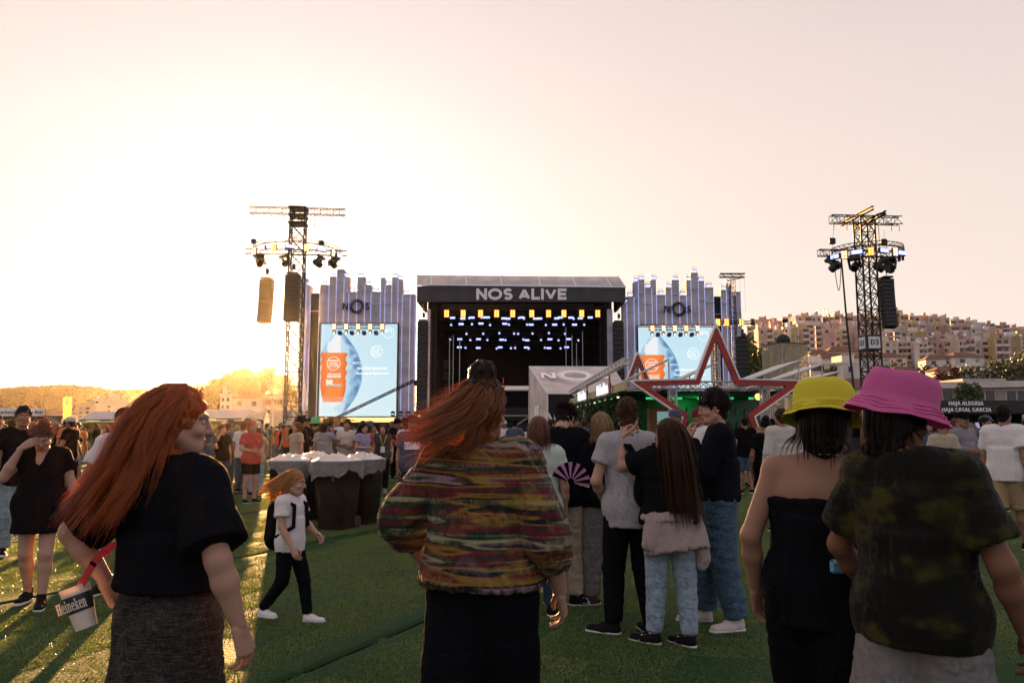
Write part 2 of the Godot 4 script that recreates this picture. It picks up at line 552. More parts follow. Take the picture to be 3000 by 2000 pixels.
func ground() -> void:
	var g := G.new()
	g.quad(Vector3(-3000, -0.03, 600), Vector3(3000, -0.03, 600), Vector3(3000, -0.03, -3000), Vector3(-3000, -0.03, -3000))
	var field := struct("ground", g, mottled(mt("soil", 0.035, 0.04, 0.025, 0.95), T.mottle, 0.05, true))
	swell = noise(0.9, FastNoiseLite.TYPE_SIMPLEX_SMOOTH, 3, 21)
	var tm := mt("turf", 0.035, 0.105, 0.035, 0.75)
	mottled(tm, T.fibre, 3.0, true)
	tm.metallic_specular = 0.15
	tm.normal_enabled = true; tm.normal_texture = T.lumps; tm.normal_scale = 1.0
	tm.cull_mode = BaseMaterial3D.CULL_BACK
	var turf := Node3D.new()
	turf.name = "turf"
	add_child(turf)
	turf.set_meta("kind", "structure")
	var spots := []
	for k in range(-22, 24):
		var b0 := -3.24 + 3.55 * k
		g = G.new()
		var outl := [0.0, 0.02, 0.06, 0.16, 0.4, 1.0, 1.76, 2.5, 3.1, 3.34, 3.44, 3.48, 3.5]
		var lift := [-0.012, 0.012, 0.017, 0.008, 0, 0, 0, 0, 0, 0.008, 0.017, 0.012, -0.012]
		var a := -30.0
		var prev := []
		var near_a := b0 * 0.42 * -0.9
		while a < 108.0:
			var row := []
			var mid := ROLL * a + ACROSS * (b0 + 1.75)
			for q in outl.size():
				var b: float = b0 + outl[q]
				var y: float = turf_height(a, b) + lift[q] * (0.75 + 0.5 * swell.get_noise_2d(a * 1.3, k * 9.0 + (3.0 if q > 6 else 0.0)))
				var sway := 0.02 * swell.get_noise_2d(a * 0.3, k * 17.0)
				row.append(ROLL * a + ACROSS * (b + sway) + Vector3(0, maxf(y, -0.012), 0))
			if prev:
				for q in outl.size() - 1:
					g.quad(prev[q], prev[q + 1], row[q + 1], row[q])
			prev = row
			a += 0.45 if mid.length() < 24.0 and mid.z < 2.0 else 3.0
		smooth(g)
		part(turf, "turf_roll", g, tm)
		# where blades of grass are near enough to show
		var along := -10.0
		while along < 34.0:
			for q in 7:
				var b := b0 + 0.27 + 0.49 * q
				var p := ROLL * along + ACROSS * b
				if p.z < -3.6 and p.z > -27.0 and absf(p.x) < 0.68 * -p.z + 0.6:
					spots.append([along, b])
			along += 0.49
	var rnd := RandomNumberGenerator.new()
	rnd.seed = 77
	var bm := mt("grass_blade", 0.15, 0.205, 0.066, 0.3)
	bm.vertex_color_use_as_albedo = true
	bm.backlight_enabled = true; bm.backlight = Color(0.85, 0.85, 0.35)
	bm.metallic_specular = 0.7
	var which := []
	for s in spots: which.append(rnd.randi() % 3)
	for kind in 3:
		g = G.new()
		for i in 3200:
			var p := Vector3(rnd.randf_range(-0.26, 0.26), 0, rnd.randf_range(-0.26, 0.26))
			var lean := Vector3(rnd.randf_range(-0.9, 0.9) + 0.35, 1.0, rnd.randf_range(-0.9, 0.9)).normalized()
			var l := rnd.randf_range(0.008, 0.021)
			var w := Vector3(rnd.randf_range(-1, 1), 0, rnd.randf_range(-1, 1)).normalized() * 0.0016
			var t: float = rnd.randf_range(0.7, 1.3) * [0.8, 1.0, 1.15][kind]
			g.col = Color(t * rnd.randf_range(0.8, 1.3), t, t * 0.9)
			var tip := p + lean * l
			var midp := p + Vector3(lean.x * 0.3, lean.y, lean.z * 0.3) * l * 0.55
			g.quad(p - w, p + w, midp + w, midp - w)
			g.flat(midp - w, midp + w, tip)
		var mm := MultiMesh.new()
		mm.transform_format = MultiMesh.TRANSFORM_3D
		mm.mesh = g.mesh()
		mm.mesh.surface_set_material(0, bm)
		var mine := []
		for i in spots.size():
			if which[i] == kind: mine.append(spots[i])
		mm.instance_count = mine.size()
		for i in mine.size():
			var s: Array = mine[i]
			var at: Vector3 = ROLL * s[0] + ACROSS * s[1] + Vector3(0, turf_height(s[0], s[1]) - 0.002, 0)
			mm.set_instance_transform(i, Transform3D(Basis(ACROSS, Vector3.UP, -ROLL).rotated(Vector3.UP, 0.0 if rnd.randf() < 0.5 else 0.2), at))
		var mi := MultiMeshInstance3D.new()
		mi.name = "turf_blades"
		mi.multimesh = mm
		mi.set_meta("kind", "stuff")
		turf.add_child(mi, true)

# shared normals for a mesh of quads whose corners coincide
func smooth(g: G) -> void:
	var acc := {}
	for i in g.v.size():
		var k := Vector3i((g.v[i] * 2000.0).round())
		acc[k] = acc.get(k, Vector3.ZERO) + g.n[i]
	for i in g.v.size():
		g.n[i] = (acc[Vector3i((g.v[i] * 2000.0).round())] as Vector3).normalized()

# ------------------------------------------------------------------ main stage
func stage_materials() -> void:
	mt("black_cloth", 0.006, 0.006, 0.008, 0.95)
	mt("steel_dark", 0.03, 0.03, 0.032, 0.55, 0.6)
	mt("steel_brown", 0.05, 0.04, 0.03, 0.6, 0.4)
	mt("alu", 0.55, 0.54, 0.53, 0.4, 0.8)
	mt("alu_white", 0.62, 0.6, 0.58, 0.5, 0.2)
	mt("lamp_body", 0.015, 0.015, 0.017, 0.5)
	mt("speaker", 0.008, 0.008, 0.009, 0.7)
	mt("grille", 0.014, 0.014, 0.015, 0.6)
	mottled(mt("banner", 0.075, 0.072, 0.078, 0.9), T.stain, 0.2)
	mt("letter_white", 0.86, 0.82, 0.85, 0.7)
	mottled(mt("roof_fabric", 0.55, 0.53, 0.53, 0.85), T.stain, 0.3)
	M.roof_fabric.backlight_enabled = true; M.roof_fabric.backlight = Color(0.35, 0.33, 0.3)
	mottled(mt("wing_fabric", 0.72, 0.69, 0.78, 0.9), T.stain, 0.2)
	M.wing_fabric.backlight_enabled = true; M.wing_fabric.backlight = Color(0.62, 0.6, 0.66)
	mt("wing_hem", 0.62, 0.6, 0.66, 0.8)
	glow("glow_blue", 0.32, 0.36, 1.0, 2.6)
	glow("glow_line", 0.42, 0.48, 0.95, 0.9)
	glow("glow_warm", 1.0, 0.5, 0.12, 2.6)
	glow("halo_amber", 1.0, 0.25, 0.015, 1.1)
	glow("glow_soft", 1.0, 0.75, 0.45, 2.4)
	mt("logo_dark", 0.02, 0.022, 0.026, 0.6)

# across and up at distance d from where the photographer stood
func sx(px: float, py: float, d: float) -> float:
	return (px - 1500.0) / 2333.0 * d * 1.0064 * (1.0 + (1000.0 - py) * 4.85e-5)

func sy(py: float, d: float) -> float:
	return 1.465 + (1264.0 - py) / 2333.0 * d * (1.0 + (1000.0 - py) * 4.85e-5)

# a lamp housing with its glowing face towards +z
func lamp_meshes() -> void:
	var g := G.new()
	g.slab(Vector3(0, 0, -0.12), Vector3(0.52, 0.78, 0.22), 0.03)
	g.bar(Vector3(0, 0.38, -0.12), Vector3(0, 0.75, -0.12), 0.03)
	M.blinder_body = g.mesh()
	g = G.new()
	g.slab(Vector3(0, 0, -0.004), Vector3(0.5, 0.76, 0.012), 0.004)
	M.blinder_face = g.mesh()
	g = G.new()
	g.lathe(Vector3.ZERO, PackedVector2Array([Vector2(0.10, 0), Vector2(0.085, 0.03), Vector2(0.0, 0.045)]), 10, Basis(Vector3.RIGHT, Vector3.BACK, Vector3.DOWN))
	M.round_lens = g.mesh()
	g = G.new()
	g.slab(Vector3(0, 0, -0.1), Vector3(0.72, 0.34, 0.18), 0.03)
	g.bar(Vector3(-0.3, 0.1, -0.1), Vector3(-0.3, 0.42, -0.1), 0.02)
	g.bar(Vector3(0.3, 0.1, -0.1), Vector3(0.3, 0.42, -0.1), 0.02)
	g.bar(Vector3(-0.3, 0.42, -0.1), Vector3(0.3, 0.42, -0.1), 0.02)
	M.wash_body = g.mesh()
	g = G.new()
	g.slab(Vector3(0, 0, 0.005), Vector3(0.62, 0.24, 0.03), 0.01)
	M.wash_face = g.mesh()
	g = G.new()   # moving head: base, yoke, barrel
	g.slab(Vector3(0, 0.34, 0), Vector3(0.42, 0.14, 0.36), 0.03)
	g.slab(Vector3(-0.2, 0.1, 0), Vector3(0.07, 0.46, 0.16), 0.02)
	g.slab(Vector3(0.2, 0.1, 0), Vector3(0.07, 0.46, 0.16), 0.02)
	g.lathe(Vector3(0, -0.02, -0.2), PackedVector2Array([Vector2(0, 0), Vector2(0.13, 0.0), Vector2(0.16, 0.15), Vector2(0.155, 0.42), Vector2(0.13, 0.46)]), 12, Basis(Vector3.RIGHT, Vector3.BACK, Vector3.DOWN))
	M.head_body = g.mesh()
	g = G.new()
	g.lathe(Vector3(0, -0.02, 0.255), PackedVector2Array([Vector2(0.13, 0), Vector2(0.0, 0.02)]), 12, Basis(Vector3.RIGHT, Vector3.BACK, Vector3.DOWN))
	M.head_lens = g.mesh()

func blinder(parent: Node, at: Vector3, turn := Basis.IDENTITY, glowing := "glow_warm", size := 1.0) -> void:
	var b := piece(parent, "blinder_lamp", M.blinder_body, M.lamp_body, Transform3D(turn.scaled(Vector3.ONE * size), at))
	piece(b, "halo_panel", M.blinder_face, M.halo_amber)  # amber-glowing panel added behind the lenses, imitating the halo round them
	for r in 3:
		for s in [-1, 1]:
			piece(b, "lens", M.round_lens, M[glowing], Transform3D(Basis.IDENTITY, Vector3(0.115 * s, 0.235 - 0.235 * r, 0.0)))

func wash(parent: Node, at: Vector3, turn := Basis.IDENTITY, glowing := "glow_blue", size := 1.0) -> void:
	var b := piece(parent, "wash_lamp", M.wash_body, M.lamp_body, Transform3D(turn.scaled(Vector3.ONE * size), at))
	piece(b, "lamp_face", M.wash_face, M[glowing])

func mover(parent: Node, at: Vector3, turn := Basis.IDENTITY, glowing := "glow_blue", size := 1.0) -> void:
	var b := piece(parent, "moving_head_lamp", M.head_body, M.lamp_body, Transform3D(turn.scaled(Vector3.ONE * size), at))
	if glowing != "": piece(b, "lens", M.head_lens, M[glowing])

func main_stage() -> void:
	var st := thing("main_stage", "open festival main stage with black interior under a grey roof banner", "stage", Vector3(0, 0, -95))
	var o := Vector3(0, 0, 95)
	var low := [Vector3(-11.526, 19.117, -95.0), Vector3(-9.791, 19.096, -95.0), Vector3(-5.536, 19.075, -95.0), Vector3(-1.198, 19.033, -95.0), Vector3(3.47, 18.991, -95.0), Vector3(7.807, 18.949, -95.0), Vector3(12.06, 18.865, -95.0), Vector3(13.752, 18.823, -95.0)]
	var top := [Vector3(-11.985, 21.128, -99.0), Vector3(-10.217, 21.085, -99.0), Vector3(-5.863, 21.041, -99.0), Vector3(-1.509, 20.997, -99.0), Vector3(3.233, 20.953, -99.0), Vector3(7.5, 20.91, -99.0), Vector3(11.767, 20.91, -99.0), Vector3(13.448, 20.91, -99.0)]
	var fold := noise(0.9, FastNoiseLite.TYPE_SIMPLEX_SMOOTH, 3, 3)
	for i in 7:
		var g := G.new()
		var n := 10
		for a in n:
			for b in n:
				var q := []
				for e in [[a, b], [a + 1, b], [a + 1, b + 1], [a, b + 1]]:
					var s: float = e[0] / float(n)
					var t: float = e[1] / float(n)
					var p: Vector3 = low[i].lerp(low[i + 1], s).lerp(top[i].lerp(top[i + 1], s), t)
					var sag := sin(PI * s) * sin(PI * t)
					q.append(p + o - Vector3(0, 0.45, 0.2) * sag + Vector3(0, 0.12, 0) * fold.get_noise_3d(p.x * 0.8 + s * 4, p.y, t * 3.0) * sag)
				g.quad(q[0], q[1], q[2], q[3])
		smooth(g)
		part(st, "roof_panel", g, M.roof_fabric)
	var ribs := G.new()
	for i in 8:
		ribs = G.new()
		ribs.bar(low[i] + o + Vector3(0, 0.03, 0), top[i] + o + Vector3(0, 0.03, 0), 0.07)
		part(st, "roof_rib", ribs, M.letter_white)
	ribs = G.new()
	ribs.bar(low[0] + o, low[7] + o, 0.09)
	part(st, "roof_edge", ribs, M.letter_white)
	var g := G.new()
	var x0 := -11.512
	var x1 := 13.74
	var yb := 17.026
	var yt := 18.949
	g.slab(Vector3((x0 + x1) / 2, (yb + yt) / 2, -0.15), Vector3(x1 - x0, yt - yb, 0.3), 0.03)
	part(st, "banner", g, M.banner)
	g = G.new()
	for s in [x0 + 0.2, x1 - 0.2]:
		g = G.new()
		g.box(Vector3(s, (yb + yt) / 2, -4.5), Vector3(0.3, yt - yb, 8.3))
		part(st, "side_banner", g, M.banner)
	g = G.new()
	g.box(Vector3((x0 + x1) / 2, yt + 0.6, -10.0), Vector3(x1 - x0 - 0.4, 0.3, 12.5))
	part(st, "roof_deck", g, M.black_cloth)
	stroke_words(st, "banner_letter", "NOS ALIVE", 1.38, 10.9, 0.34, M.letter_white, Vector3(1.135, 17.966, 0.02), 0.06)
	g = G.new()
	var deck := 3.157
	g.box(Vector3((x0 + x1) / 2, deck - 0.2, -8.5), Vector3(x1 - x0 + 3.0, 0.4, 18.0))
	part(st, "stage_floor", g, M.black_cloth)
	g = G.new()
	g.box(Vector3((x0 + x1) / 2, deck / 2 - 0.3, 0.4), Vector3(x1 - x0 + 26.0, deck - 0.6, 0.2))
	part(st, "skirt", g, M.black_cloth)
	g = G.new()
	g.box(Vector3((x0 + x1) / 2, 11, -17.5), Vector3(x1 - x0 + 1.0, 22.0, 0.3))
	part(st, "back_drop", g, M.black_cloth)
	for s in [x0 + 1.55, x1 - 2.0]:
		g = G.new()
		g.box(Vector3(s, 10, -9.5), Vector3(0.3, 19.0, 15.5))
		part(st, "side_drape", g, M.black_cloth)
	for p in [[1250.5, 1259, 897], [1780, 1796, 898]]:
		g = G.new()
		var a := sx(p[0], 1000.0, 96.0)
		var b := sx(p[1], 1000.0, 96.0)
		g.slab(Vector3((a + b) / 2, 9.0, -1.2), Vector3(b - a, 14.6, 0.5), 0.04)
		part(st, "side_panel", g, M.wing_fabric)
	for p in [-9.63, 11.127]:
		g = G.new()
		g.truss(Vector3(p, deck, -2.2), Vector3(p, 17, -2.2), 0.6, 0.6, 0.04)
		part(st, "truss_tower", g, M.steel_dark)
	for xx in [1316, 1327, 1346, 1659, 1677, 1690, 1708]:
		g = G.new()
		g.bar(Vector3(sx(xx, 1100.0, 99.0), deck, -4.0), Vector3(sx(xx, 1100.0, 99.0), 12.453 + (xx % 5) * 0.5, -4.0), 0.05)
		part(st, "light_pole", g, M.alu)
	# dim gear towers at the sides of the stage and a riser
	for k in 10:
		g = G.new()
		g.slab(Vector3(-8.178 if k < 5 else 8.092, deck + 0.8 + 1.5 * (k % 5), -6.0), Vector3(1.1, 1.2, 0.8), 0.05)
		part(st, "amplifier", g, M.speaker)
	g = G.new()
	g.slab(Vector3(1.0, deck + 0.7, -10.0), Vector3(9.0, 1.4, 4.0), 0.05)
	part(st, "riser", g, M.speaker)
	# lighting rigs
	var rows := [
		[919, 96.0, "row of ten warm blinder lamps under the stage roof banner", [1308.6, 1357, 1408, 1455, 1502, 1558, 1607, 1652, 1704, 1751], [], []],
		[932, 97.5, "topmost row of blue wash lamps just below the blinders", [], [1326, 1356, 1383, 1415, 1428, 1476, 1488, 1529, 1569, 1581, 1631, 1642, 1672, 1700, 1729], [1375, 1520, 1535, 1680]],
		[950, 99.0, "second row of blue stage lamps in the black interior", [], [1351, 1409, 1479, 1556, 1625, 1683], [1322, 1383, 1436, 1491, 1544, 1599, 1651, 1711]],
		[976, 102.0, "middle row of small round blue lamps in the stage interior", [], [], [1367, 1416, 1463, 1506, 1518, 1560, 1608, 1655]],
		[995, 104.0, "fourth row of blue lamps above the stage floor", [], [1347, 1402, 1470, 1544, 1611, 1666], [1319, 1378, 1428, 1481, 1533, 1585, 1636, 1694]],
		[1019, 106.0, "lowest row of blue lamps at the back of the stage", [], [1346, 1401, 1465, 1542, 1608, 1660], [1364, 1455, 1497, 1509, 1549, 1596, 1642]]]
	for r in rows:
		var d: float = r[1]
		var k := d / 2333.0
		var y := sy(r[0], d)
		var rig := thing("lighting_rig", r[2], "stage lights", Vector3(0, y, -d), 0.0, "lighting rigs inside the main stage")
		g = G.new()
		g.truss(Vector3((1290 - 1500) * k, 0.75, -0.2), Vector3((1768 - 1500) * k, 0.75, -0.2), 0.45, 0.4, 0.03)
		for hx in [1350, 1530, 1700]:
			g.bar(Vector3((hx - 1500) * k, 0.9, -0.2), Vector3((hx - 1500) * k, 18.949 - y + 0.5, -0.2), 0.015)
		part(rig, "truss", g, M.steel_dark)
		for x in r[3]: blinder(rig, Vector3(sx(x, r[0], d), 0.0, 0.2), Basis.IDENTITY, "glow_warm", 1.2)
		for x in r[4]: wash(rig, Vector3(sx(x, r[0], d), 0.08 * sin(x), 0.2))
		for x in r[5]: mover(rig, Vector3(sx(x, r[0], d), -0.05 + 0.06 * cos(x), 0.1))

# vertical hang of loudspeakers, cabinets tilting further down the curve
func line_array(label: String, top: Vector3, width: float, n: int, h: float, bend: float, turn: float, hang: float) -> void:
	var a := thing("line_array_speaker", label, "loudspeakers", top, turn, "line arrays of loudspeakers")
	var p := Vector3.ZERO
	var t := 0.0
	for i in n:
		var g := G.new()
		var b := Basis(Vector3.RIGHT, -t)
		var down := b * Vector3.DOWN
		g.slab(p + down * h * 0.5 + b * Vector3(0, 0, -0.35), Vector3(width, h * 0.94, 0.7), 0.02, b)
		var cab := part(a, "speaker_cabinet", g, M.speaker)
		g = G.new()
		g.slab(p + down * h * 0.5 + b * Vector3(0, 0, 0.008), Vector3(width * 0.94, h * 0.8, 0.03), 0.008, b)
		part(cab, "grille", g, M.grille)
		p += down * h
		t += bend * (0.4 + 1.2 * i / n)
	var g := G.new()
	g.slab(Vector3(0, 0.12, -0.35), Vector3(width * 0.8, 0.12, 1.0), 0.03)
	g.bar(Vector3(0, 0.15, -0.2), Vector3(0, hang, -0.2), 0.03)
	g.slab(Vector3(0.1, minf(0.75, hang * 0.6), -0.2), Vector3(0.3, 0.55, 0.3), 0.05)
	part(a, "flying_frame", g, M.steel_dark)

func ring_logo(parent: Node, at: Vector3, ro: float, ri: float, depth: float, m: Material, b := Basis.IDENTITY, n := 36) -> void:
	var g := G.new()
	for i in n:
		var w := TAU * i / n
		var d := b * Vector3(cos(w), sin(w), 0)
		var s := b * Vector3(-sin(w), cos(w), 0)
		var f := b.z * depth
		g.box(at + d * (ri + ro) * 0.5 + f * 0.5, Vector3(ro - ri, TAU * ri / n * 0.62, depth), Basis(d, s, b.z))
	g.tube(circle(at + b.z * depth * 0.4, ri + (ro - ri) * 0.22, b, 36), PackedFloat32Array([(ro - ri) * 0.16]), 6, false)
	part(parent, "logo_ring", g, m)

func circle(at: Vector3, r: float, b: Basis, n: int, a0 := 0.0, a1 := TAU) -> PackedVector3Array:
	var p := PackedVector3Array()
	for i in n + 1:
		var w := a0 + (a1 - a0) * i / n
		p.push_back(at + b * Vector3(cos(w) * r, sin(w) * r, 0))
	return p

func wing(label: String, d: float, xs: Array, ys: Array, gap: int, s0: float, s1: float, under: float, logo: Array) -> Node3D:
	var w := thing("stage_wing", label, "stage wing", Vector3(0, 0, -d))
	var k := d / 2333.0
	var soft := noise(0.5, FastNoiseLite.TYPE_SIMPLEX_SMOOTH, 2, 8)
	for i in ys.size():
		var a := sx(xs[i], 900.0, d)
		var b := sx(xs[i + 1], 900.0, d)
		var t: float = sy(ys[i], d)
		var bot: float = sy(under, d) if xs[i] > s0 - 4 and xs[i + 1] < s1 + 4 else 0.6
		var g := G.new()
		var wide := b - a - 0.05
		var cx := (a + b) / 2
		var rows := maxi(3, int((t - bot) / 1.1))
		# a tall fabric tube with a bowed front and horizontal tension rings
		for r in rows:
			var y0 := bot + (t - bot) * r / rows
			var y1 := bot + (t - bot) * (r + 1) / rows
			for q in 8:
				var pts := []
				for e in [[q, y0], [q + 1, y0], [q + 1, y1], [q, y1]]:
					var u: float = e[0] / 8.0
					var yy: float = e[1]
					pts.append(Vector3(cx - wide / 2 + wide * u, yy, 0.05 * sin(PI * u) + 0.03 * soft.get_noise_2d(i * 7.0 + u, yy)))
				g.quad(pts[0], pts[1], pts[2], pts[3])
		smooth(g)
		g.box(Vector3(cx - wide / 2, (t + bot) / 2, -0.6), Vector3(0.02, t - bot, 1.2))
		g.box(Vector3(cx + wide / 2, (t + bot) / 2, -0.6), Vector3(0.02, t - bot, 1.2))
		g.box(Vector3(cx, (t + bot) / 2, -1.2), Vector3(wide, t - bot, 0.02))
		var colm := part(w, "fabric_column", g, M.black_cloth if i == gap else M.wing_fabric)
		g = G.new()
		for y in [t, t - 1.5 - fmod(i * 0.37, 0.9)]:
			g.box(Vector3(cx, y, -0.5), Vector3(wide + 0.04, 0.06, 1.3))
		part(colm, "tension_frame", g, M.wing_hem)
		g = G.new()
		g.box(Vector3(b, (minf(t, sy(ys[mini(i + 1, ys.size() - 1)], d)) + bot) / 2, 0.03), Vector3(0.045, minf(t, sy(ys[mini(i + 1, ys.size() - 1)], d)) - bot, 0.05))
		part(colm, "light_strip", g, M.glow_line)
		if i != gap and i < ys.size() - 1 or i == 0:
			var lb := piece(colm, "wash_lamp", M.wash_body, M.lamp_body, Transform3D(Basis(Vector3.RIGHT, 0.5), Vector3(cx, t + 0.3, 0.0)))
			piece(lb, "lamp_face", M.wash_face, M.glow_blue)
	# logo
	var lx := sx(logo[0], logo[1], d)
	var ly: float = sy(logo[1], d)
	ring_logo(w, Vector3(lx, ly, 0.3), 22.0 * k, 13.5 * k, 0.3, M.logo_dark)
	words(w, "logo_letter", "N", 19.0 * k, M.logo_dark, Transform3D(Basis.IDENTITY, Vector3(lx - 34.0 * k, ly, 0.4)), 0.25, 800)
	words(w, "logo_letter", "S", 19.0 * k, M.logo_dark, Transform3D(Basis.IDENTITY, Vector3(lx + 31.0 * k, ly, 0.4)), 0.25, 800)
	return w

# the print shown on both video screens: a sunscreen bottle before a water drop on pale blue
func advert() -> ImageTexture:
	if T.has("advert"): return T.advert
	var w := 384
	var h := 462
	var im := Image.create(w, h, false, Image.FORMAT_RGB8)
	var nz := noise(0.02, FastNoiseLite.TYPE_SIMPLEX_SMOOTH, 4, 31)
	var fine := noise(0.06, FastNoiseLite.TYPE_CELLULAR, 2, 7)
	for j in h:
		for i in w:
			var x := i / float(w)
			var y := j / float(h)
			var c := Color(0.80, 0.93, 0.99).lerp(Color(0.88, 0.97, 1.0), y)
			# the drop: a leaf shape between two arcs
			var cy := (y - 0.52) / 0.47
			var half := 0.29 * (1.0 - cy * cy)
			var cx := 0.26 + 0.03 * cy
			if absf(cy) < 1.0 and absf(x - cx) < half:
				var e := absf(x - cx) / half
				var deep := clampf(0.35 + 0.9 * nz.get_noise_2d(i, j) + 0.5 * (x - cx) / half, 0.0, 1.0)
				c = Color(0.80, 0.91, 0.97).lerp(Color(0.30, 0.52, 0.72), deep * smoothstep(0.15, 0.9, e))
				if e > 0.95: c = Color(0.55, 0.72, 0.86)
				elif fine.get_noise_2d(i * 1.4, j) > 0.35: c = c.lerp(Color(0.9, 0.97, 1.0), 0.5)
			# bottle body with wavy flanks, pump cap and white foot
			var wav := 0.165 + 0.012 * sin(y * 62.0) if y < 0.62 else 0.165 - 0.4 * maxf(0.0, y - 0.70) ** 1.2
			var bx := x - 0.175
			if y > 0.312 and y < 0.845 and absf(bx) < wav:
				c = Color(1.0, 0.56, 0.27).lerp(Color(0.95, 0.45, 0.18), smoothstep(0.5, 1.0, absf(bx) / wav))
				if y > 0.79: c = Color(1.0, 0.62, 0.42)
			if y > 0.845 and y < 0.91 and absf(bx) < 0.12 - (y - 0.845) * 1.7: c = Color(0.97, 0.97, 0.97)
			if y > 0.115 and y <= 0.312 and bx > -0.085 and bx < 0.085 and (y > 0.19 or bx > 0.02 - (y - 0.115) * 0.9): c = Color(0.97, 0.98, 0.99)
			# print on the bottle: a bar under the number
			if y > 0.655 and y < 0.672 and bx > -0.09 and bx < 0.11: c = Color(0.62, 0.85, 0.92)
			if fposmod(x * 11.0, 1.0) > 0.9 and fposmod(y * 9.0, 1.0) > 0.93 and y > 0.9: c = c.lerp(Color(0.4, 0.5, 0.6), 0.3)
			im.set_pixel(i, j, c)
	T.advert = ImageTexture.create_from_image(im)
	return T.advert

func video_screen(label: String, d: float, p0: float, p1: float, q0: float, q1: float) -> void:
	var a := sx(p0, 1080.0, d)
	var b := sx(p1, 1080.0, d)
	var t := sy(q0, d)
	var e := sy(q1, d)
	var s := thing("video_screen", label, "screen", Vector3((a + b) / 2, e, -d))
	var w := b - a
	var h := t - e
	var m := StandardMaterial3D.new()
	m.resource_name = "screen_picture"
	m.albedo_color = Color(0.02, 0.02, 0.02); m.roughness = 0.6
	m.emission_enabled = true
	m.emission_texture = advert()
	m.emission_operator = BaseMaterial3D.EMISSION_OP_MULTIPLY
	m.emission = Color(1, 1, 1); m.emission_energy_multiplier = 0.92 / EXPOSURE
	var g := G.new()
	g.sheet(Vector3(-w / 2, 0, 0), Vector3(w / 2, 0, 0), Vector3(w / 2, h, 0), Vector3(-w / 2, h, 0))
	part(s, "screen_picture", g, m)
	g = G.new()
	g.slab(Vector3(0, h / 2, -0.25), Vector3(w + 0.3, h + 0.3, 0.44), 0.04)
	part(s, "screen_frame", g, M.lamp_body)
	var lw := glow("screen_white", 0.95, 0.97, 1.0, 0.95)
	var put := func(called: String, text: String, x: float, y: float, size: float, weight: int, sq: float) -> void:
		words(s, called, text, size * h, lw, Transform3D(Basis.IDENTITY, Vector3((x - 0.5) * w, (1.0 - y) * h, 0.02)), 0.01, weight, "Droid Sans", false, sq)
	put.call("screen_lettering", "NOVO", 0.475, 0.425, 0.022, 400, 1.0)
	put.call("screen_lettering", "sensitive advanced", 0.68, 0.482, 0.024, 800, 1.05)
	put.call("screen_lettering", "ÁGUA SOLAR HIDRATANTE", 0.685, 0.54, 0.020, 800, 1.0)
	put.call("screen_lettering", "GARNIER", 0.72, 0.275, 0.017, 500, 1.0)
	put.call("screen_lettering", "AMBRE", 0.72, 0.305, 0.020, 500, 1.0)
	put.call("screen_lettering", "SOLAIRE", 0.72, 0.335, 0.020, 500, 1.0)
	put.call("screen_lettering", "N°1", 0.885, 0.075, 0.035, 700, 1.0)
	put.call("screen_lettering", "GARNIER", 0.17, 0.40, 0.020, 500, 1.0)
	put.call("screen_lettering", "AMBRE", 0.175, 0.43, 0.022, 500, 1.0)
	put.call("screen_lettering", "SOLAIRE", 0.175, 0.458, 0.022, 500, 1.0)
	put.call("screen_lettering", "advanced", 0.185, 0.545, 0.020, 400, 1.2)
	put.call("screen_lettering", "SENSITIVE", 0.185, 0.573, 0.022, 600, 1.0)
	put.call("screen_lettering", "50", 0.125, 0.632, 0.045, 800, 1.1)
	for c in [[0.735, 0.302, 0.075], [0.885, 0.095, 0.07], [0.175, 0.43, 0.085]]:
		g = G.new()
		g.tube(circle(Vector3((c[0] - 0.5) * w, (1.0 - c[1]) * h, 0.02), c[2] * w, Basis.IDENTITY, 28), PackedFloat32Array([0.025]), 4, false)
		part(s, "screen_ring", g, lw)
	var l := AreaLight3D.new()
	l.name = "screen_light"
	l.area_size = Vector2(w * 0.95, h * 0.95)
	l.position = Vector3(0, h / 2, 0.12)
	l.rotation.y = PI
	l.light_energy = 0.02 * w * h / EXPOSURE
	l.light_color = Color(0.8, 0.93, 1.0)
	l.shadow_enabled = true
	s.add_child(l)

func screen_rig(label: String, d: float, x0: float, x1: float, y: float) -> void:
	var k := d / 2333.0
	var rig := thing("screen_lighting_rig", label, "stage lights", Vector3(0, sy(y, d), -d))
	var g := G.new()
	g.truss(Vector3((x0 - 1500.0) * k, 0, 0), Vector3((x1 - 1500.0) * k, 0, 0), 0.4, 0.45, 0.03)
	for s in [x0 + 20, x1 - 20]: g.bar(Vector3((s - 1500.0) * k, 0.2, 0), Vector3((s - 1500.0) * k, 1.2, -0.6), 0.02)
	part(rig, "truss", g, M.steel_dark)
	for i in 5:
		var x := lerpf(x0 + 8, x1 - 8, i / 4.0)
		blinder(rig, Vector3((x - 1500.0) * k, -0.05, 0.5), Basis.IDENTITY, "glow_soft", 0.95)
		mover(rig, Vector3((x - 1500.0) * k, -0.75, 0.2), Basis(Vector3.RIGHT, 0.2), "glow_soft", 0.8)
		if i < 4: mover(rig, Vector3((x + (x1 - x0) * 0.11 - 1500.0) * k, -0.85, 0.2), Basis(Vector3.RIGHT, 1.3), "glow_blue", 1.1)

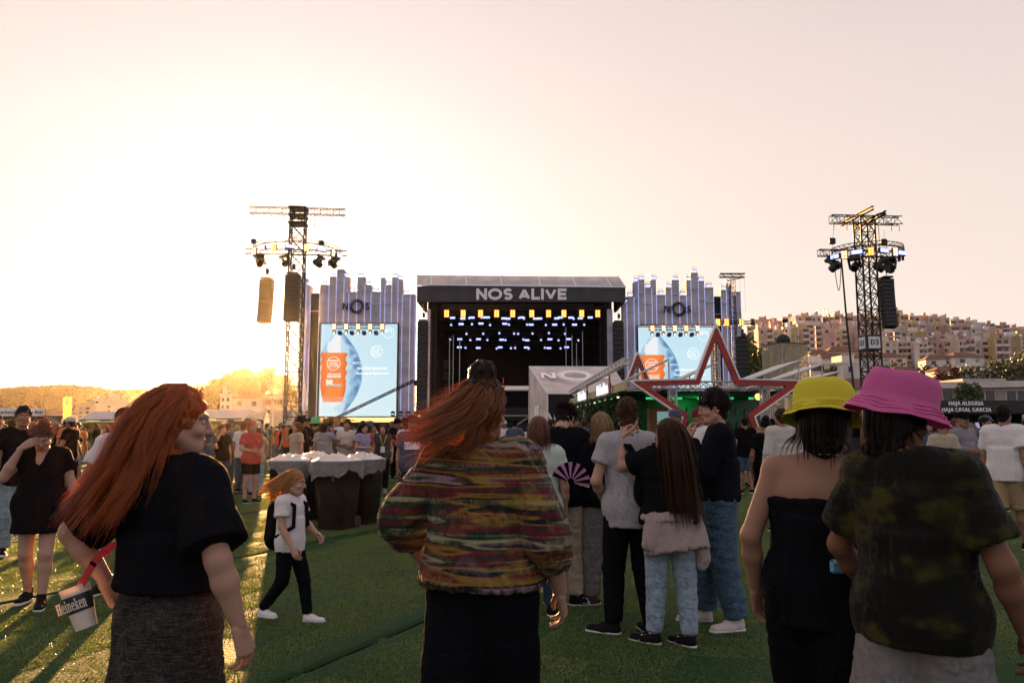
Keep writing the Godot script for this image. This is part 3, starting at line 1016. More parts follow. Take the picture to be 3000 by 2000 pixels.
func stage_area() -> void:
	main_stage()
	var lw := [876, 896, 909, 934.5, 962, 983.6, 1006, 1021, 1044, 1067.5, 1086, 1113.5, 1127, 1146.5, 1165, 1178, 1201, 1216]
	var ly := [814, 837, 859, 834.5, 811, 790, 811, 855, 812, 835, 855, 814, 835, 813, 819, 863, 863]
	wing("stepped fabric columns with ring logo left of the stage, around the bottle screen", 97.0, lw, ly, 2, 937.0, 1162.0, 946.0, [1047, 899])
	var rw := [1823.4, 1836.7, 1858, 1871.5, 1890.4, 1911, 1924, 1951, 1969, 1991.6, 2012.5, 2026.4, 2048, 2066, 2092, 2113.6, 2129.5, 2145.5, 2171.7]
	var ry := [888, 869.5, 826, 820, 843, 820, 864.6, 843, 821.5, 866, 822, 800, 824, 843, 869, 850, 830, 855.6]
	wing("stepped fabric columns with ring logo right of the stage, behind the red star", 97.0, rw, ry, 14, 1871.5, 2092.0, 950.0, [1986.6, 907])
	video_screen("tall video screen left of the stage showing an orange sunscreen bottle", 96.6, 937, 1162, 949, 1219)
	video_screen("video screen right of the stage with orange bottle, partly behind the red star", 96.6, 1872, 2090, 958, 1219)
	screen_rig("truss of warm and blue lamps across the top of the left screen", 95.6, 968, 1126, 957)
	screen_rig("truss of warm and blue lamps across the top of the right screen", 95.6, 1905, 2054, 962)
	line_array("black speaker hang at the left edge of the stage opening", Vector3(-10.723, 14.641, -94.6), 1.25, 20, 0.56, 0.006, 0.0, 2.2)
	line_array("black speaker hang at the right edge of the stage opening", Vector3(12.767, 14.517, -94.6), 1.25, 20, 0.56, 0.006, 0.0, 2.2)
	line_array("outer black speaker hang right of the right screen, before the trees", Vector3(26.179, 12.04, -90.0), 1.3, 16, 0.5, 0.008, -0.25, 3.0)
	# gantry and side truss that carries it
	var t := thing("side_gantry", "dark steel gantry arm with hanging cables right of the stage wing", "truss", Vector3(26.261, 1.465, -93.0))
	var g := G.new()
	var h := 18.294
	g.truss(Vector3(0, 0, -0.6), Vector3(0, h, -0.6), 0.6, 0.6, 0.04)
	part(t, "mast", g, M.steel_dark)
	g = G.new()
	g.truss(Vector3(-1.6, h + 0.1, 0), Vector3(1.4, h + 0.1, 0), 0.5, 0.45, 0.045)
	g.bar(Vector3(-0.8, h - 0.6, 0), Vector3(1.3, h - 0.1, 0), 0.05)
	part(t, "gantry_arm", g, M.steel_dark)
	for x in [0.75, 1.3]:
		g = G.new()
		g.bar(Vector3(x, h, 0.1), Vector3(x, 14.012, 0.1), 0.012)
		part(t, "hanging_cable", g, M.steel_brown)
	var bt := thing("lamp_truss", "short truss of warm lamps beside the tip of the red star", "lamp truss", Vector3(25.584, 13.941, -91.0))
	g = G.new()
	g.truss(Vector3(-1.6, 0, 0), Vector3(2.2, 0, 0), 0.35, 0.35, 0.03)
	g.bar(Vector3(0.5, 0, -0.5), Vector3(0.5, 4.5, -0.6), 0.03)
	part(bt, "truss", g, M.steel_dark)
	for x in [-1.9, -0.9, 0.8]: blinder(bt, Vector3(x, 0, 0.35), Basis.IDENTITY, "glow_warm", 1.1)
	mover(bt, Vector3(2.1, -0.1, 0.3), Basis(Vector3.UP, 1.2), "glow_soft", 1.2)
	mover(bt, Vector3(1.0, -1.6, 0.1), Basis(Vector3.RIGHT, 1.2), "", 1.2)
	# small uplights along the foot of the left wing
	for i in 8:
		var l := thing("floor_moving_head", "%s small black moving light from the left on the stage lip below the left screen" % ["first", "second", "third", "fourth", "fifth", "sixth", "seventh", "eighth"][i], "stage light", Vector3(-25.653 + (0.75 * i if i < 3 else 8.9 + 0.9 * i), 3.157 + 0.05, -94.2), 0.0, "moving lights on the stage lip")
		var q := G.new()
		q.slab(Vector3(0, 0.08, 0), Vector3(0.4, 0.16, 0.36), 0.03)
		part(l, "base", q, M.lamp_body)
		piece(l, "moving_head", M.head_body, M.lamp_body, Transform3D(Basis(Vector3.RIGHT, PI) * 1.0, Vector3(0, 0.5, 0)))

# ------------------------------------------------------------------ delay towers
func delay_tower(label: String, at: Vector3, turn: float, w: float, h: float, ring_h: float, ring_r: float, arm: float, beams: bool, sign_h: float) -> Node3D:
	var t := thing("delay_tower", label, "tower", at, turn, "steel lattice towers with lamp rings")
	var steel: Material = M.steel_dark
	var g := G.new()
	var c := [Vector3(w / 2, 0, w / 2), Vector3(-w / 2, 0, w / 2), Vector3(-w / 2, 0, -w / 2), Vector3(w / 2, 0, -w / 2)]
	for q in c: g.bar(q, q + Vector3(0, h, 0), 0.075, 6)
	part(t, "mast_leg", g, steel).set_meta("kind", "stuff")
	g = G.new()
	var n := int(h / (w * 1.05))
	for i in n:
		var y0 := h * i / n
		var y1 := h * (i + 1) / n
		for k in 4:
			var a: Vector3 = c[k]
			var b: Vector3 = c[(k + 1) % 4]
			g.bar(a + Vector3(0, y0, 0), b + Vector3(0, y0, 0), 0.042, 4)
			g.bar(a + Vector3(0, y0, 0), b + Vector3(0, y1, 0), 0.04, 4)
			g.bar(b + Vector3(0, y0, 0), a + Vector3(0, y1, 0), 0.04, 4)
	part(t, "bracing", g, steel).set_meta("kind", "stuff")
	g = G.new()
	g.truss(Vector3(-arm, h - 0.2, 0.3), Vector3(arm, h - 0.2, 0.3), 0.5, 0.62, 0.04)
	part(t, "top_truss", g, steel)
	for s in [-0.92, -0.55, -0.3, 0.35, 0.72, 0.94]:
		g = G.new()
		g.bar(Vector3(arm * s, h - 0.55, 0.3), Vector3(arm * s, h - 0.55 - (1.3 if s == 0.35 else 0.5), 0.3), 0.035)
		part(t, "chain_hoist", g, steel)
	if beams:
		for s in [-0.5, 0.5]:
			g = G.new()
			var sl := Vector3(s * 1.0, h + 0.05 - 0.35 * s, 0)
			for e in [-0.13, 0.13]: g.box(sl + Vector3(0, e, -0.2), Vector3(0.26, 0.05, 5.0))
			g.box(sl + Vector3(0, 0, -0.2), Vector3(0.05, 0.26, 5.0))
			part(t, "steel_beam", g, steel)
	else:
		for y in [h - 0.65, h + 0.1, h - 1.4]:
			g = G.new()
			g.slab(Vector3(0, y, 0), Vector3(w + 0.35, 0.22, w + 0.35), 0.03)
			part(t, "head_block", g, steel)
	# ring of lamps towards the field, closed by a straight girder
	g = G.new()
	var m := 18
	for e in [[0.0, 0.18], [0.0, -0.18], [-0.36, 0.0]]:
		var p := PackedVector3Array()
		for i in m + 1:
			var a := PI * i / m
			p.push_back(Vector3(cos(a) * (ring_r + e[0]), ring_h + e[1], sin(a) * (ring_r + e[0])))
		g.tube(p, PackedFloat32Array([0.035]), 5)
	for i in m * 2:
		var a := PI * (i + 0.5) / (m * 2)
		var d := Vector3(cos(a), 0, sin(a))
		var s := 0.18 if i % 2 == 0 else -0.18
		g.bar(d * ring_r + Vector3(0, ring_h + s, 0), Vector3(cos(a + 0.09), 0, sin(a + 0.09)) * ring_r + Vector3(0, ring_h - s, 0), 0.02, 4)
		g.bar(d * ring_r + Vector3(0, ring_h + s, 0), d * (ring_r - 0.36) + Vector3(0, ring_h, 0), 0.02, 4)
	part(t, "lamp_ring", g, steel)
	g = G.new()
	g.truss(Vector3(-ring_r - 0.9, ring_h - 0.1, -0.4), Vector3(ring_r + 0.6, ring_h - 0.1, -0.4), 0.45, 0.5, 0.035)
	part(t, "ring_girder", g, steel)
	for i in 9:
		var a := PI * (0.04 + 0.92 * i / 8.0)
		var p := Vector3(cos(a) * ring_r, ring_h - 0.55, sin(a) * ring_r)
		var face := Basis(Vector3.UP, atan2(cos(a), sin(a)) * 0.75 + 0.3 * sin(i * 2.0))
		if i % 2 == 0: wash(t, p, face, "glow_blue", 1.25)
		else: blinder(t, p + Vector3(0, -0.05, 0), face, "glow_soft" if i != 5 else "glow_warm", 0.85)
	for s in [-0.85, -0.25, 0.45, 0.8]:
		mover(t, Vector3(ring_r * s, ring_h - 1.1, -0.4), Basis(Vector3.UP, s * 3.0) * Basis(Vector3.RIGHT, 0.6), "", 2.0)
	for s in [-1.0, 0.55]:
		g = G.new()
		g.bar(Vector3(ring_r * s, ring_h, 0.1), Vector3(ring_r * s * 0.98, h - 1.0, 0.3), 0.012, 4)
		g.slab(Vector3(ring_r * s, ring_h + 0.75, 0.1), Vector3(0.5, 0.5, 0.35), 0.08)
		part(t, "motor_hoist", g, steel)
	if sign_h > 0.0:
		g = G.new()
		g.slab(Vector3(0, sign_h, 0), Vector3(w + 0.14, w + 0.05, w + 0.14), 0.02)
		var bx := part(t, "sign_box", g, M.lamp_body)
		var wp := mt("sign_white", 0.72, 0.71, 0.7, 0.7)
		for k in [0.0, -PI / 2]:
			var b := Basis(Vector3.UP, k)
			g = G.new()
			g.slab(b * Vector3(0.0, 0, w / 2 + 0.08) + Vector3(0, sign_h, 0), Vector3(w * 0.82, w * 0.8, 0.03), 0.005, b)
			part(bx, "sign_panel", g, wp)
			words(bx, "sign_lettering", "D3", w * 0.36, M.logo_dark, Transform3D(b, b * Vector3(0, 0, w / 2 + 0.105) + Vector3(0, sign_h, 0)), 0.02, 800)
	return t

func towers() -> void:
	var a := delay_tower("lattice tower with lamp ring and speaker hangs beside the low sun", Vector3(-20.623, 0.024, -75.0) * Vector3(1, 0, 1), 0.1, 1.35, 22.726, 18.759, 4.1, 4.55, false, 0.0)
	line_array("speaker hang left of the tower beside the low sun", Vector3(-22.845, 15.48, -72.5), 1.2, 12, 0.335, 0.02, -0.15, 3.0)
	line_array("speaker hang on the front of the tower beside the low sun", Vector3(-20.507, 16.029, -73.0), 1.35, 13, 0.335, 0.014, 0.0, 2.6)
	var b := delay_tower("dark lattice tower with D3 sign and lamp ring before the hillside town", Vector3(28.076, 0.026, -62.0) * Vector3(1, 0, 1), 0.08, 1.14, 18.343, 15.679, 2.75, 2.9, true, 8.344)
	line_array("curved black speaker hang beside the D3 tower", Vector3(29.095, 13.233, -60.6), 0.95, 12, 0.315, 0.022, 0.0, 1.6)
	# hanging cables of the D3 tower
	var c := thing("cable_drop", "thick black cable loop hanging left of the D3 tower to the ground", "cable", Vector3(25.885, 15.126, -61.5))
	var g := G.new()
	var p := PackedVector3Array()
	for i in 17:
		var s := i / 16.0
		p.push_back(Vector3(-0.62 + 0.62 * s, -2.7 * sin(PI * s) + 0.0, 0.1))
	g.tube(p, PackedFloat32Array([0.03]), 5)
	part(c, "cable_loop", g, M.steel_dark)
	g = G.new()
	g.tube(PackedVector3Array([Vector3(0, 0, 0.1), Vector3(0.18, -5, 0.1), Vector3(0.4, -9, 0.1), Vector3(0.75, -15.126, 0.3)]), PackedFloat32Array([0.06, 0.075, 0.085, 0.07]), 6)
	part(c, "cable_bundle", g, M.steel_dark)
	# stay of the left tower and the black boom before the left screen
	for q in [[Vector3(-20.755, 18.298, -74.0), Vector3(-22.124, 1.524, -70.0), "thin guy wire running down left of the sunlit tower"], [Vector3(-20.465, 13.067, -74.0), Vector3(-17.611, 0.674, -72.0), "thin guy wire running down right of the sunlit tower"]]:
		var s := thing("guy_wire", q[2], "wire", q[1] * Vector3(1, 0, 1))
		g = G.new()
		g.bar(Vector3(0, -0.02, 0), q[0] - q[1] * Vector3(1, 0, 1), 0.018, 5)
		part(s, "wire", g, M.steel_dark)
		g = G.new()
		g.slab(Vector3(0, 0.25, 0), Vector3(0.8, 0.5, 0.8), 0.05)
		part(s, "ballast_block", g, M.alu_white)
	var cr := thing("camera_crane", "black camera crane boom rising to the right before the left screen", "camera crane", Vector3(-17.141, 2.755, -78.0) * Vector3(1, 0, 1))
	g = G.new()
	var e0 := Vector3(-0.6, 2.755 - 0.25, 0)
	var e1: Vector3 = Vector3(-9.57, 6.452, -78.0) - Vector3(-17.141, 2.755, -78.0) * Vector3(1, 0, 1)
	g.truss(e0, e1, 0.18, 0.2, 0.045, 0.5)
	part(cr, "boom", g, M.speaker)
	g = G.new()
	g.slab(e1 + Vector3(0.15, -0.25, 0), Vector3(0.4, 0.55, 0.4), 0.08)
	part(cr, "camera_head", g, M.speaker)
	g = G.new()
	g.slab(e0 + Vector3(-0.3, -0.1, 0), Vector3(0.8, 0.5, 0.5), 0.05)
	part(cr, "counterweight", g, M.speaker)
	g = G.new()
	g.bar(Vector3(0.3, 0, 0), Vector3(0.3, e0.y + 0.35, 0), 0.12, 8)
	for k in 3: g.bar(Vector3(0.3, 1.2, 0), Vector3(0.3 + cos(k * 2.1) * 1.1, 0, sin(k * 2.1) * 1.1), 0.06)
	part(cr, "tripod", g, M.speaker)

# ------------------------------------------------------------------ bar with the red star
func star_ring(c: Vector2, r: float, sx_: float, inset0: float, inset1: float, tip: float) -> Array:
	# matching outlines of a five-pointed star at two insets, tips rounded
	var out := [PackedVector2Array(), PackedVector2Array()]
	var pts := []
	for i in 10:
		var a := PI / 2 + TAU * i / 10
		var rr := r if i % 2 == 0 else r * 0.4
		pts.append(Vector2(cos(a) * rr * sx_, sin(a) * rr))
	for k in 2:
		var ins: float = [inset0, inset1][k]
		for i in 10:
			var p: Vector2 = pts[i]
			var d0: Vector2 = (p - pts[(i + 9) % 10]).normalized()
			var d1: Vector2 = (pts[(i + 1) % 10] - p).normalized()
			var n0 := Vector2(-d0.y, d0.x)
			var n1 := Vector2(-d1.y, d1.x)
			var bis := (n0 + n1).normalized()
			var q := p + bis * (ins / maxf(0.2, bis.dot(n0)))
			if i % 2 == 0:
				# rounded tip
				for e in 5:
					var f := (e - 2) / 2.0
					var back := (-d0 if f < 0 else d1) * absf(f) * tip
					var lift: Vector2 = bis * tip * (1.1 - 0.75 * absf(f)) * 0.9
					out[k].push_back(c + q + back + lift)
			else:
				out[k].push_back(c + q)
	return out

func ring_solid(a: PackedVector2Array, b: PackedVector2Array, z0: float, z1: float) -> G:
	var g := G.new()
	for i in a.size():
		var j := (i + 1) % a.size()
		var v := func(p: Vector2, z: float) -> Vector3: return Vector3(p.x, p.y, z)
		g.quad(v.call(a[i], z1), v.call(a[j], z1), v.call(b[j], z1), v.call(b[i], z1))
		g.quad(v.call(a[j], z0), v.call(a[i], z0), v.call(b[i], z0), v.call(b[j], z0))
		g.quad(v.call(a[i], z0), v.call(a[j], z0), v.call(a[j], z1), v.call(a[i], z1))
		g.quad(v.call(b[j], z0), v.call(b[i], z0), v.call(b[i], z1), v.call(b[j], z1))
	return g

func star_sign(label: String, at: Vector3, r: float, band: float) -> void:
	var t := thing("star_sign", label, "star sign", at, 0.0, "red star outline signs")
	var red := mottled(mt("star_red", 0.38, 0.022, 0.014, 0.45), T.stain, 0.6)
	var wh := mt("star_white", 0.72, 0.68, 0.66, 0.5)
	var e := star_ring(Vector2.ZERO, r, 1.12, 0.0, band * 0.24, 0.13 * r / 3.0)
	part(t, "white_edge", ring_solid(e[0], e[1], -0.16, 0.1), wh)
	e = star_ring(Vector2.ZERO, r, 1.12, band * 0.24, band, 0.13 * r / 3.0)
	part(t, "red_band", ring_solid(e[0], e[1], -0.14, 0.07), red)

func hanging_plant(label: String, at: Vector3, w: float, h: float, sd: int) -> void:
	var t := thing("hanging_plant", label, "plant", at, 0.0, "hanging plants under the bar roof")
	var rnd := RandomNumberGenerator.new()
	rnd.seed = sd
	var g := G.new()
	var lf := mt("vine_leaf", 0.05, 0.1, 0.025, 0.55)
	lf.vertex_color_use_as_albedo = true
	lf.backlight_enabled = true; lf.backlight = Color(0.3, 0.4, 0.1)
	var stems := G.new()
	for i in 26:
		var p := Vector3(rnd.randf_range(-w, w) / 2, 0, rnd.randf_range(-0.25, 0.25))
		var l := h * rnd.randf_range(0.35, 1.0)
		var q := p
		for k in 11:
			var nq := q + Vector3(rnd.randf_range(-0.05, 0.05), -l / 11, rnd.randf_range(-0.05, 0.05))
			stems.bar(q, nq, 0.005, 3)
			for e in 4:
				var d := Vector3(rnd.randf_range(-1, 1), rnd.randf_range(-0.8, 0.3), rnd.randf_range(-1, 1)).normalized()
				var s := d.cross(Vector3.UP).normalized() * rnd.randf_range(0.02, 0.045)
				var t0 := rnd.randf_range(0.6, 1.5)
				g.col = Color(t0, t0, t0)
				g.quad(nq, nq + d * 0.06 + s, nq + d * 0.13, nq + d * 0.06 - s)
			q = nq
	part(t, "leaves", g, lf)
	part(t, "stems", stems, mt("vine_stem", 0.05, 0.045, 0.02))

func bar_area() -> void:
	var z := 28.0
	star_sign("large red star outline with white edge standing before the bar", Vector3(7.124, 2.332, -27.6), 2.993, 0.22)
	star_sign("smaller red star outline behind the bar roof, before the right screen", Vector3(6.818, 2.436, -43.0), 3.489, 0.26)
	var t := thing("bar_pavilion", "festival bar with green back wall, white trusses and slanted white roofs", "bar", Vector3(0, 0, -28))
	var y := 3.087
	var xl := 4.031
	var xr := 10.972
	var g := G.new()
	var pieces := [
		["truss_beam", Vector3(xl, y, 0), Vector3(xr, y, 0), 0.25], ["truss_beam", Vector3(xl + 0.1, y, -6), Vector3(xr, y, -6), 0.25],
		["truss_leg", Vector3(5.641, 0, 0), Vector3(5.641, y - 0.12, 0), 0.25], ["truss_leg", Vector3(8.885, 0, 0), Vector3(8.885, y - 0.12, 0), 0.25],
		["truss_mast", Vector3(7.215, y + 0.1, -0.1), Vector3(7.215, 4.974, -0.1), 0.24],
		["truss_mast", Vector3(6.784, y, -15.3), Vector3(6.784, 5.529, -15.3), 0.24]]
	for p in pieces:
		g = G.new()
		g.truss(p[1], p[2], p[3], p[3], 0.025, 0.26)
		part(t, p[0], g, M.alu_white)
	var green := mt("bar_green", 0.01, 0.09, 0.04, 0.35)
	mottled(green, T.stain, 0.7)
	g = G.new()
	g.slab(Vector3((xl + xr) / 2 + 0.6, 1.5, -6.4), Vector3(xr - xl - 1.5, 3.0, 0.12), 0.02)
	var wall := part(t, "back_wall", g, green)
	for i in 12:
		for j in 2:
			g = G.new()
			var c := Vector3(xl + 2.4 + i * 0.36, 2.3 - j * 0.55, -6.25)
			g.lathe(c, PackedVector2Array([Vector2(0, -0.13), Vector2(0.045, -0.12), Vector2(0.045, 0.06), Vector2(0.018, 0.13), Vector2(0.018, 0.2), Vector2(0, 0.2)]), 8)
			part(wall, "bottle", g, mt("bottle_glass", 0.01, 0.05, 0.02, 0.15))
	g = G.new()
	g.slab(Vector3(xl + 4.2, 0.55, -3.6), Vector3(5.4, 1.1, 0.7), 0.03)
	part(t, "counter", g, green)
	for q in [[xl - 0.2, y + 0.35, 2.2, 0.45, 0.0, 7.0], [xl + 1.9, y + 0.4, 2.6, 0.42, -2.4, 6.5], [xl + 4.3, y + 0.35, 3.0, 0.36, -1.0, 6.5], [xl + 5.6, y + 0.35, 3.4, 0.34, -3.0, 6.0], [xl + 7.6, y + 0.3, 2.4, 0.32, -4.0, 6.0]]:
		g = G.new()
		var b := Basis(Vector3.BACK, q[3])
		g.slab(Vector3(q[0] + q[2] * 0.5, q[1] + 0.25, q[4] - 1.8 - q[5] * 0.25), Vector3(q[2], 0.07, q[5] * 0.5), 0.02, b)
		var rp := part(t, "roof_panel", g, mottled(mt("roof_white", 0.6, 0.57, 0.53, 0.5), T.stain, 0.8))
		g = G.new()
		for s in [-0.45, 0.0, 0.45]:
			var base := Vector3(q[0] + q[2] * (0.5 + s), 0, q[4] - 1.8 - q[5] * 0.02)
			g.bar(Vector3(base.x, y, base.z), Vector3(base.x, q[1] + 0.22 + s * q[2] * sin(q[3]), base.z), 0.03)
		part(rp, "roof_strut", g, M.alu_white).set_meta("kind", "stuff")
	# side fascia running back, with lettering signs
	var f0 := Vector3(xl, 0, 0)
	var f1 := Vector3(3.223, 0, -16)
	var dir := (f1 - f0).normalized()
	var out := Vector3(dir.z, 0, -dir.x)
	var fb := Basis(-dir, Vector3.UP, (-dir).cross(Vector3.UP))
	var cream := mottled(mt("fascia_cream", 0.55, 0.47, 0.24, 0.6), T.mottle, 1.2)
	for i in 4:
		g = G.new()
		g.slab(f0 + dir * (2.0 + 4.0 * i) + Vector3(0, 3.075, 0), Vector3(3.96, 0.34, 0.08), 0.02, fb)
		part(t, "fascia_panel", g, cream)
	g = G.new()
	g.truss(f0 + Vector3(0, y + 0.85, -0.1), f1 + Vector3(0, y + 0.5, 0.1), 0.2, 0.2, 0.025, 0.4)
	part(t, "eave_truss", g, M.alu_white)
	g = G.new()
	g.box(Vector3(xl + 3.0, y - 0.22, -8.2), Vector3(6.4, 0.06, 15.5))
	part(t, "ceiling", g, M.black_cloth)
	var lit := glow("sign_glow", 0.85, 0.93, 1.0, 0.75)
	for i in 2:
		var c: Vector3 = f0 + dir * [4.4, 10.4][i] + Vector3(0, 3.159, 0) + fb.z * 0.14
		var s := thing("bar_sign", "%s illuminated white lettering sign on the cream bar fascia" % ["nearer", "farther"][i], "sign", c + Vector3(0, 0, -28), 0.0, "lettering signs on the bar fascia")
		words(s, "lettering", "Heineken", 0.42, lit, Transform3D(fb, Vector3.ZERO), 0.06, 800, "Droid Serif")
		var e := star_ring(Vector2.ZERO, 0.5, 0.55, 0.0, 0.12, 0.02)
		var rs := G.new()
		rs.add(ring_solid(e[0], e[1], -0.03, 0.03), Transform3D(fb, fb.x * 1.75))
		part(s, "star_emblem", rs, M.star_red)
	# planting, small lamps and the green light inside
	for i in 7:
		hanging_plant("%s trailing green plant hanging under the bar fascia, counted from the star" % ["first", "second", "third", "fourth", "fifth", "sixth", "seventh"][i], f0 + dir * (1.2 + 2.1 * i) + Vector3(0.15, 2.871, -28), 1.6, 1.2 + 0.25 * (i % 3), 50 + i)
	for i in 10:
		var s := thing("bar_spot_lamp", "%s small lit spot lamp from the star along the bar fascia" % ["first", "second", "third", "fourth", "fifth", "sixth", "seventh", "eighth", "ninth", "tenth"][i], "lamp", f0 + dir * (1.0 + 1.4 * i) + Vector3(-0.12, 2.728, -28), 0.0, "spot lamps along the bar fascia")
		g = G.new()
		g.lathe(Vector3(0, 0, 0), PackedVector2Array([Vector2(0, 0.16), Vector2(0.05, 0.15), Vector2(0.06, 0.0)]), 8)
		part(s, "lamp_housing", g, M.lamp_body)
		g = G.new()
		g.ball(Vector3(0, -0.01, 0), Vector3(0.05, 0.05, 0.05), 8)
		part(s, "bulb", g, M.glow_soft if i % 2 == 0 else glow("glow_green", 0.06, 0.6, 0.22, 1.0))
	var gl := thing("bar_lamp", "row of green lamps glowing inside the bar ceiling", "lamp", Vector3(7.411, 2.75, -31))
	for i in 5:
		g = G.new()
		g.slab(Vector3(-2.0 + i, 0, 0), Vector3(0.4, 0.08, 0.12), 0.02)
		part(gl, "lamp_tube", g, glow("glow_green", 0.06, 0.6, 0.22, 1.0))
	var o := OmniLight3D.new()
	o.name = "green_light"
	o.light_color = Color(0.2, 1.0, 0.45); o.light_energy = 1.1 / EXPOSURE; o.omni_range = 14.0; o.light_size = 0.4
	o.position = Vector3(0.2, -0.25, -1.6)
	o.shadow_enabled = true
	gl.add_child(o)
	var wl := thing("wall_lamp", "single round warm lamp on the right of the bar", "lamp", Vector3(8.949, 2.723, -29.0))
	g = G.new()
	g.lathe(Vector3(0, 0, -0.05), PackedVector2Array([Vector2(0, 0), Vector2(0.16, 0.02), Vector2(0.17, 0.12), Vector2(0.15, 0.16)]), 12, Basis(Vector3.RIGHT, Vector3.BACK, Vector3.DOWN))
	part(wl, "lamp_housing", g, M.lamp_body)
	g = G.new()
	g.ball(Vector3(0, 0, 0.05), Vector3(0.13, 0.13, 0.06), 10)
	part(wl, "bulb", g, M.glow_warm)
	for x in [1950, 2090]:
		var m := thing("hung_monitor", "black hung monitor box under the bar truss, %s" % ("left one beside the lattice leg" if x == 1950 else "right one above the boy's head"), "monitor", Vector3(sx(x, 1150.0, 29.5), sy(1150.0, 29.5), -29.5))
		g = G.new()
		g.slab(Vector3.ZERO, Vector3(0.34, 0.28, 0.25), 0.03)
		part(m, "casing", g, M.speaker)
		g = G.new()
		g.tube(PackedVector3Array([Vector3(-0.12, 0.14, 0), Vector3(0, 0.22, 0), Vector3(0.12, 0.14, 0), ]), PackedFloat32Array([0.015]))
		g.bar(Vector3(0, 0.2, 0), Vector3(0, 0.4, 0), 0.015)
		part(m, "bracket", g, M.alu_white)
	var fr := thing("drinks_fridge", "tall glass-door drinks fridge with wooden frame inside the bar", "fridge", Vector3(5.97, 0, -31.5))
	g = G.new()
	g.slab(Vector3(0, 1.2, -0.3), Vector3(1.1, 2.4, 0.6), 0.03)
	part(fr, "cabinet", g, mt("wood_orange", 0.26, 0.12, 0.04, 0.55))
	g = G.new()
	g.slab(Vector3(0.1, 1.25, 0.02), Vector3(0.7, 2.0, 0.03), 0.01)
	part(fr, "door", g, glow("fridge_window", 0.35, 0.6, 0.62, 0.35))
	for k in 4:
		g = G.new()
		g.slab(Vector3(0.1, 0.5 + 0.45 * k, 0.05), Vector3(0.66, 0.04, 0.03), 0.005)
		part(fr, "shelf", g, M.alu)

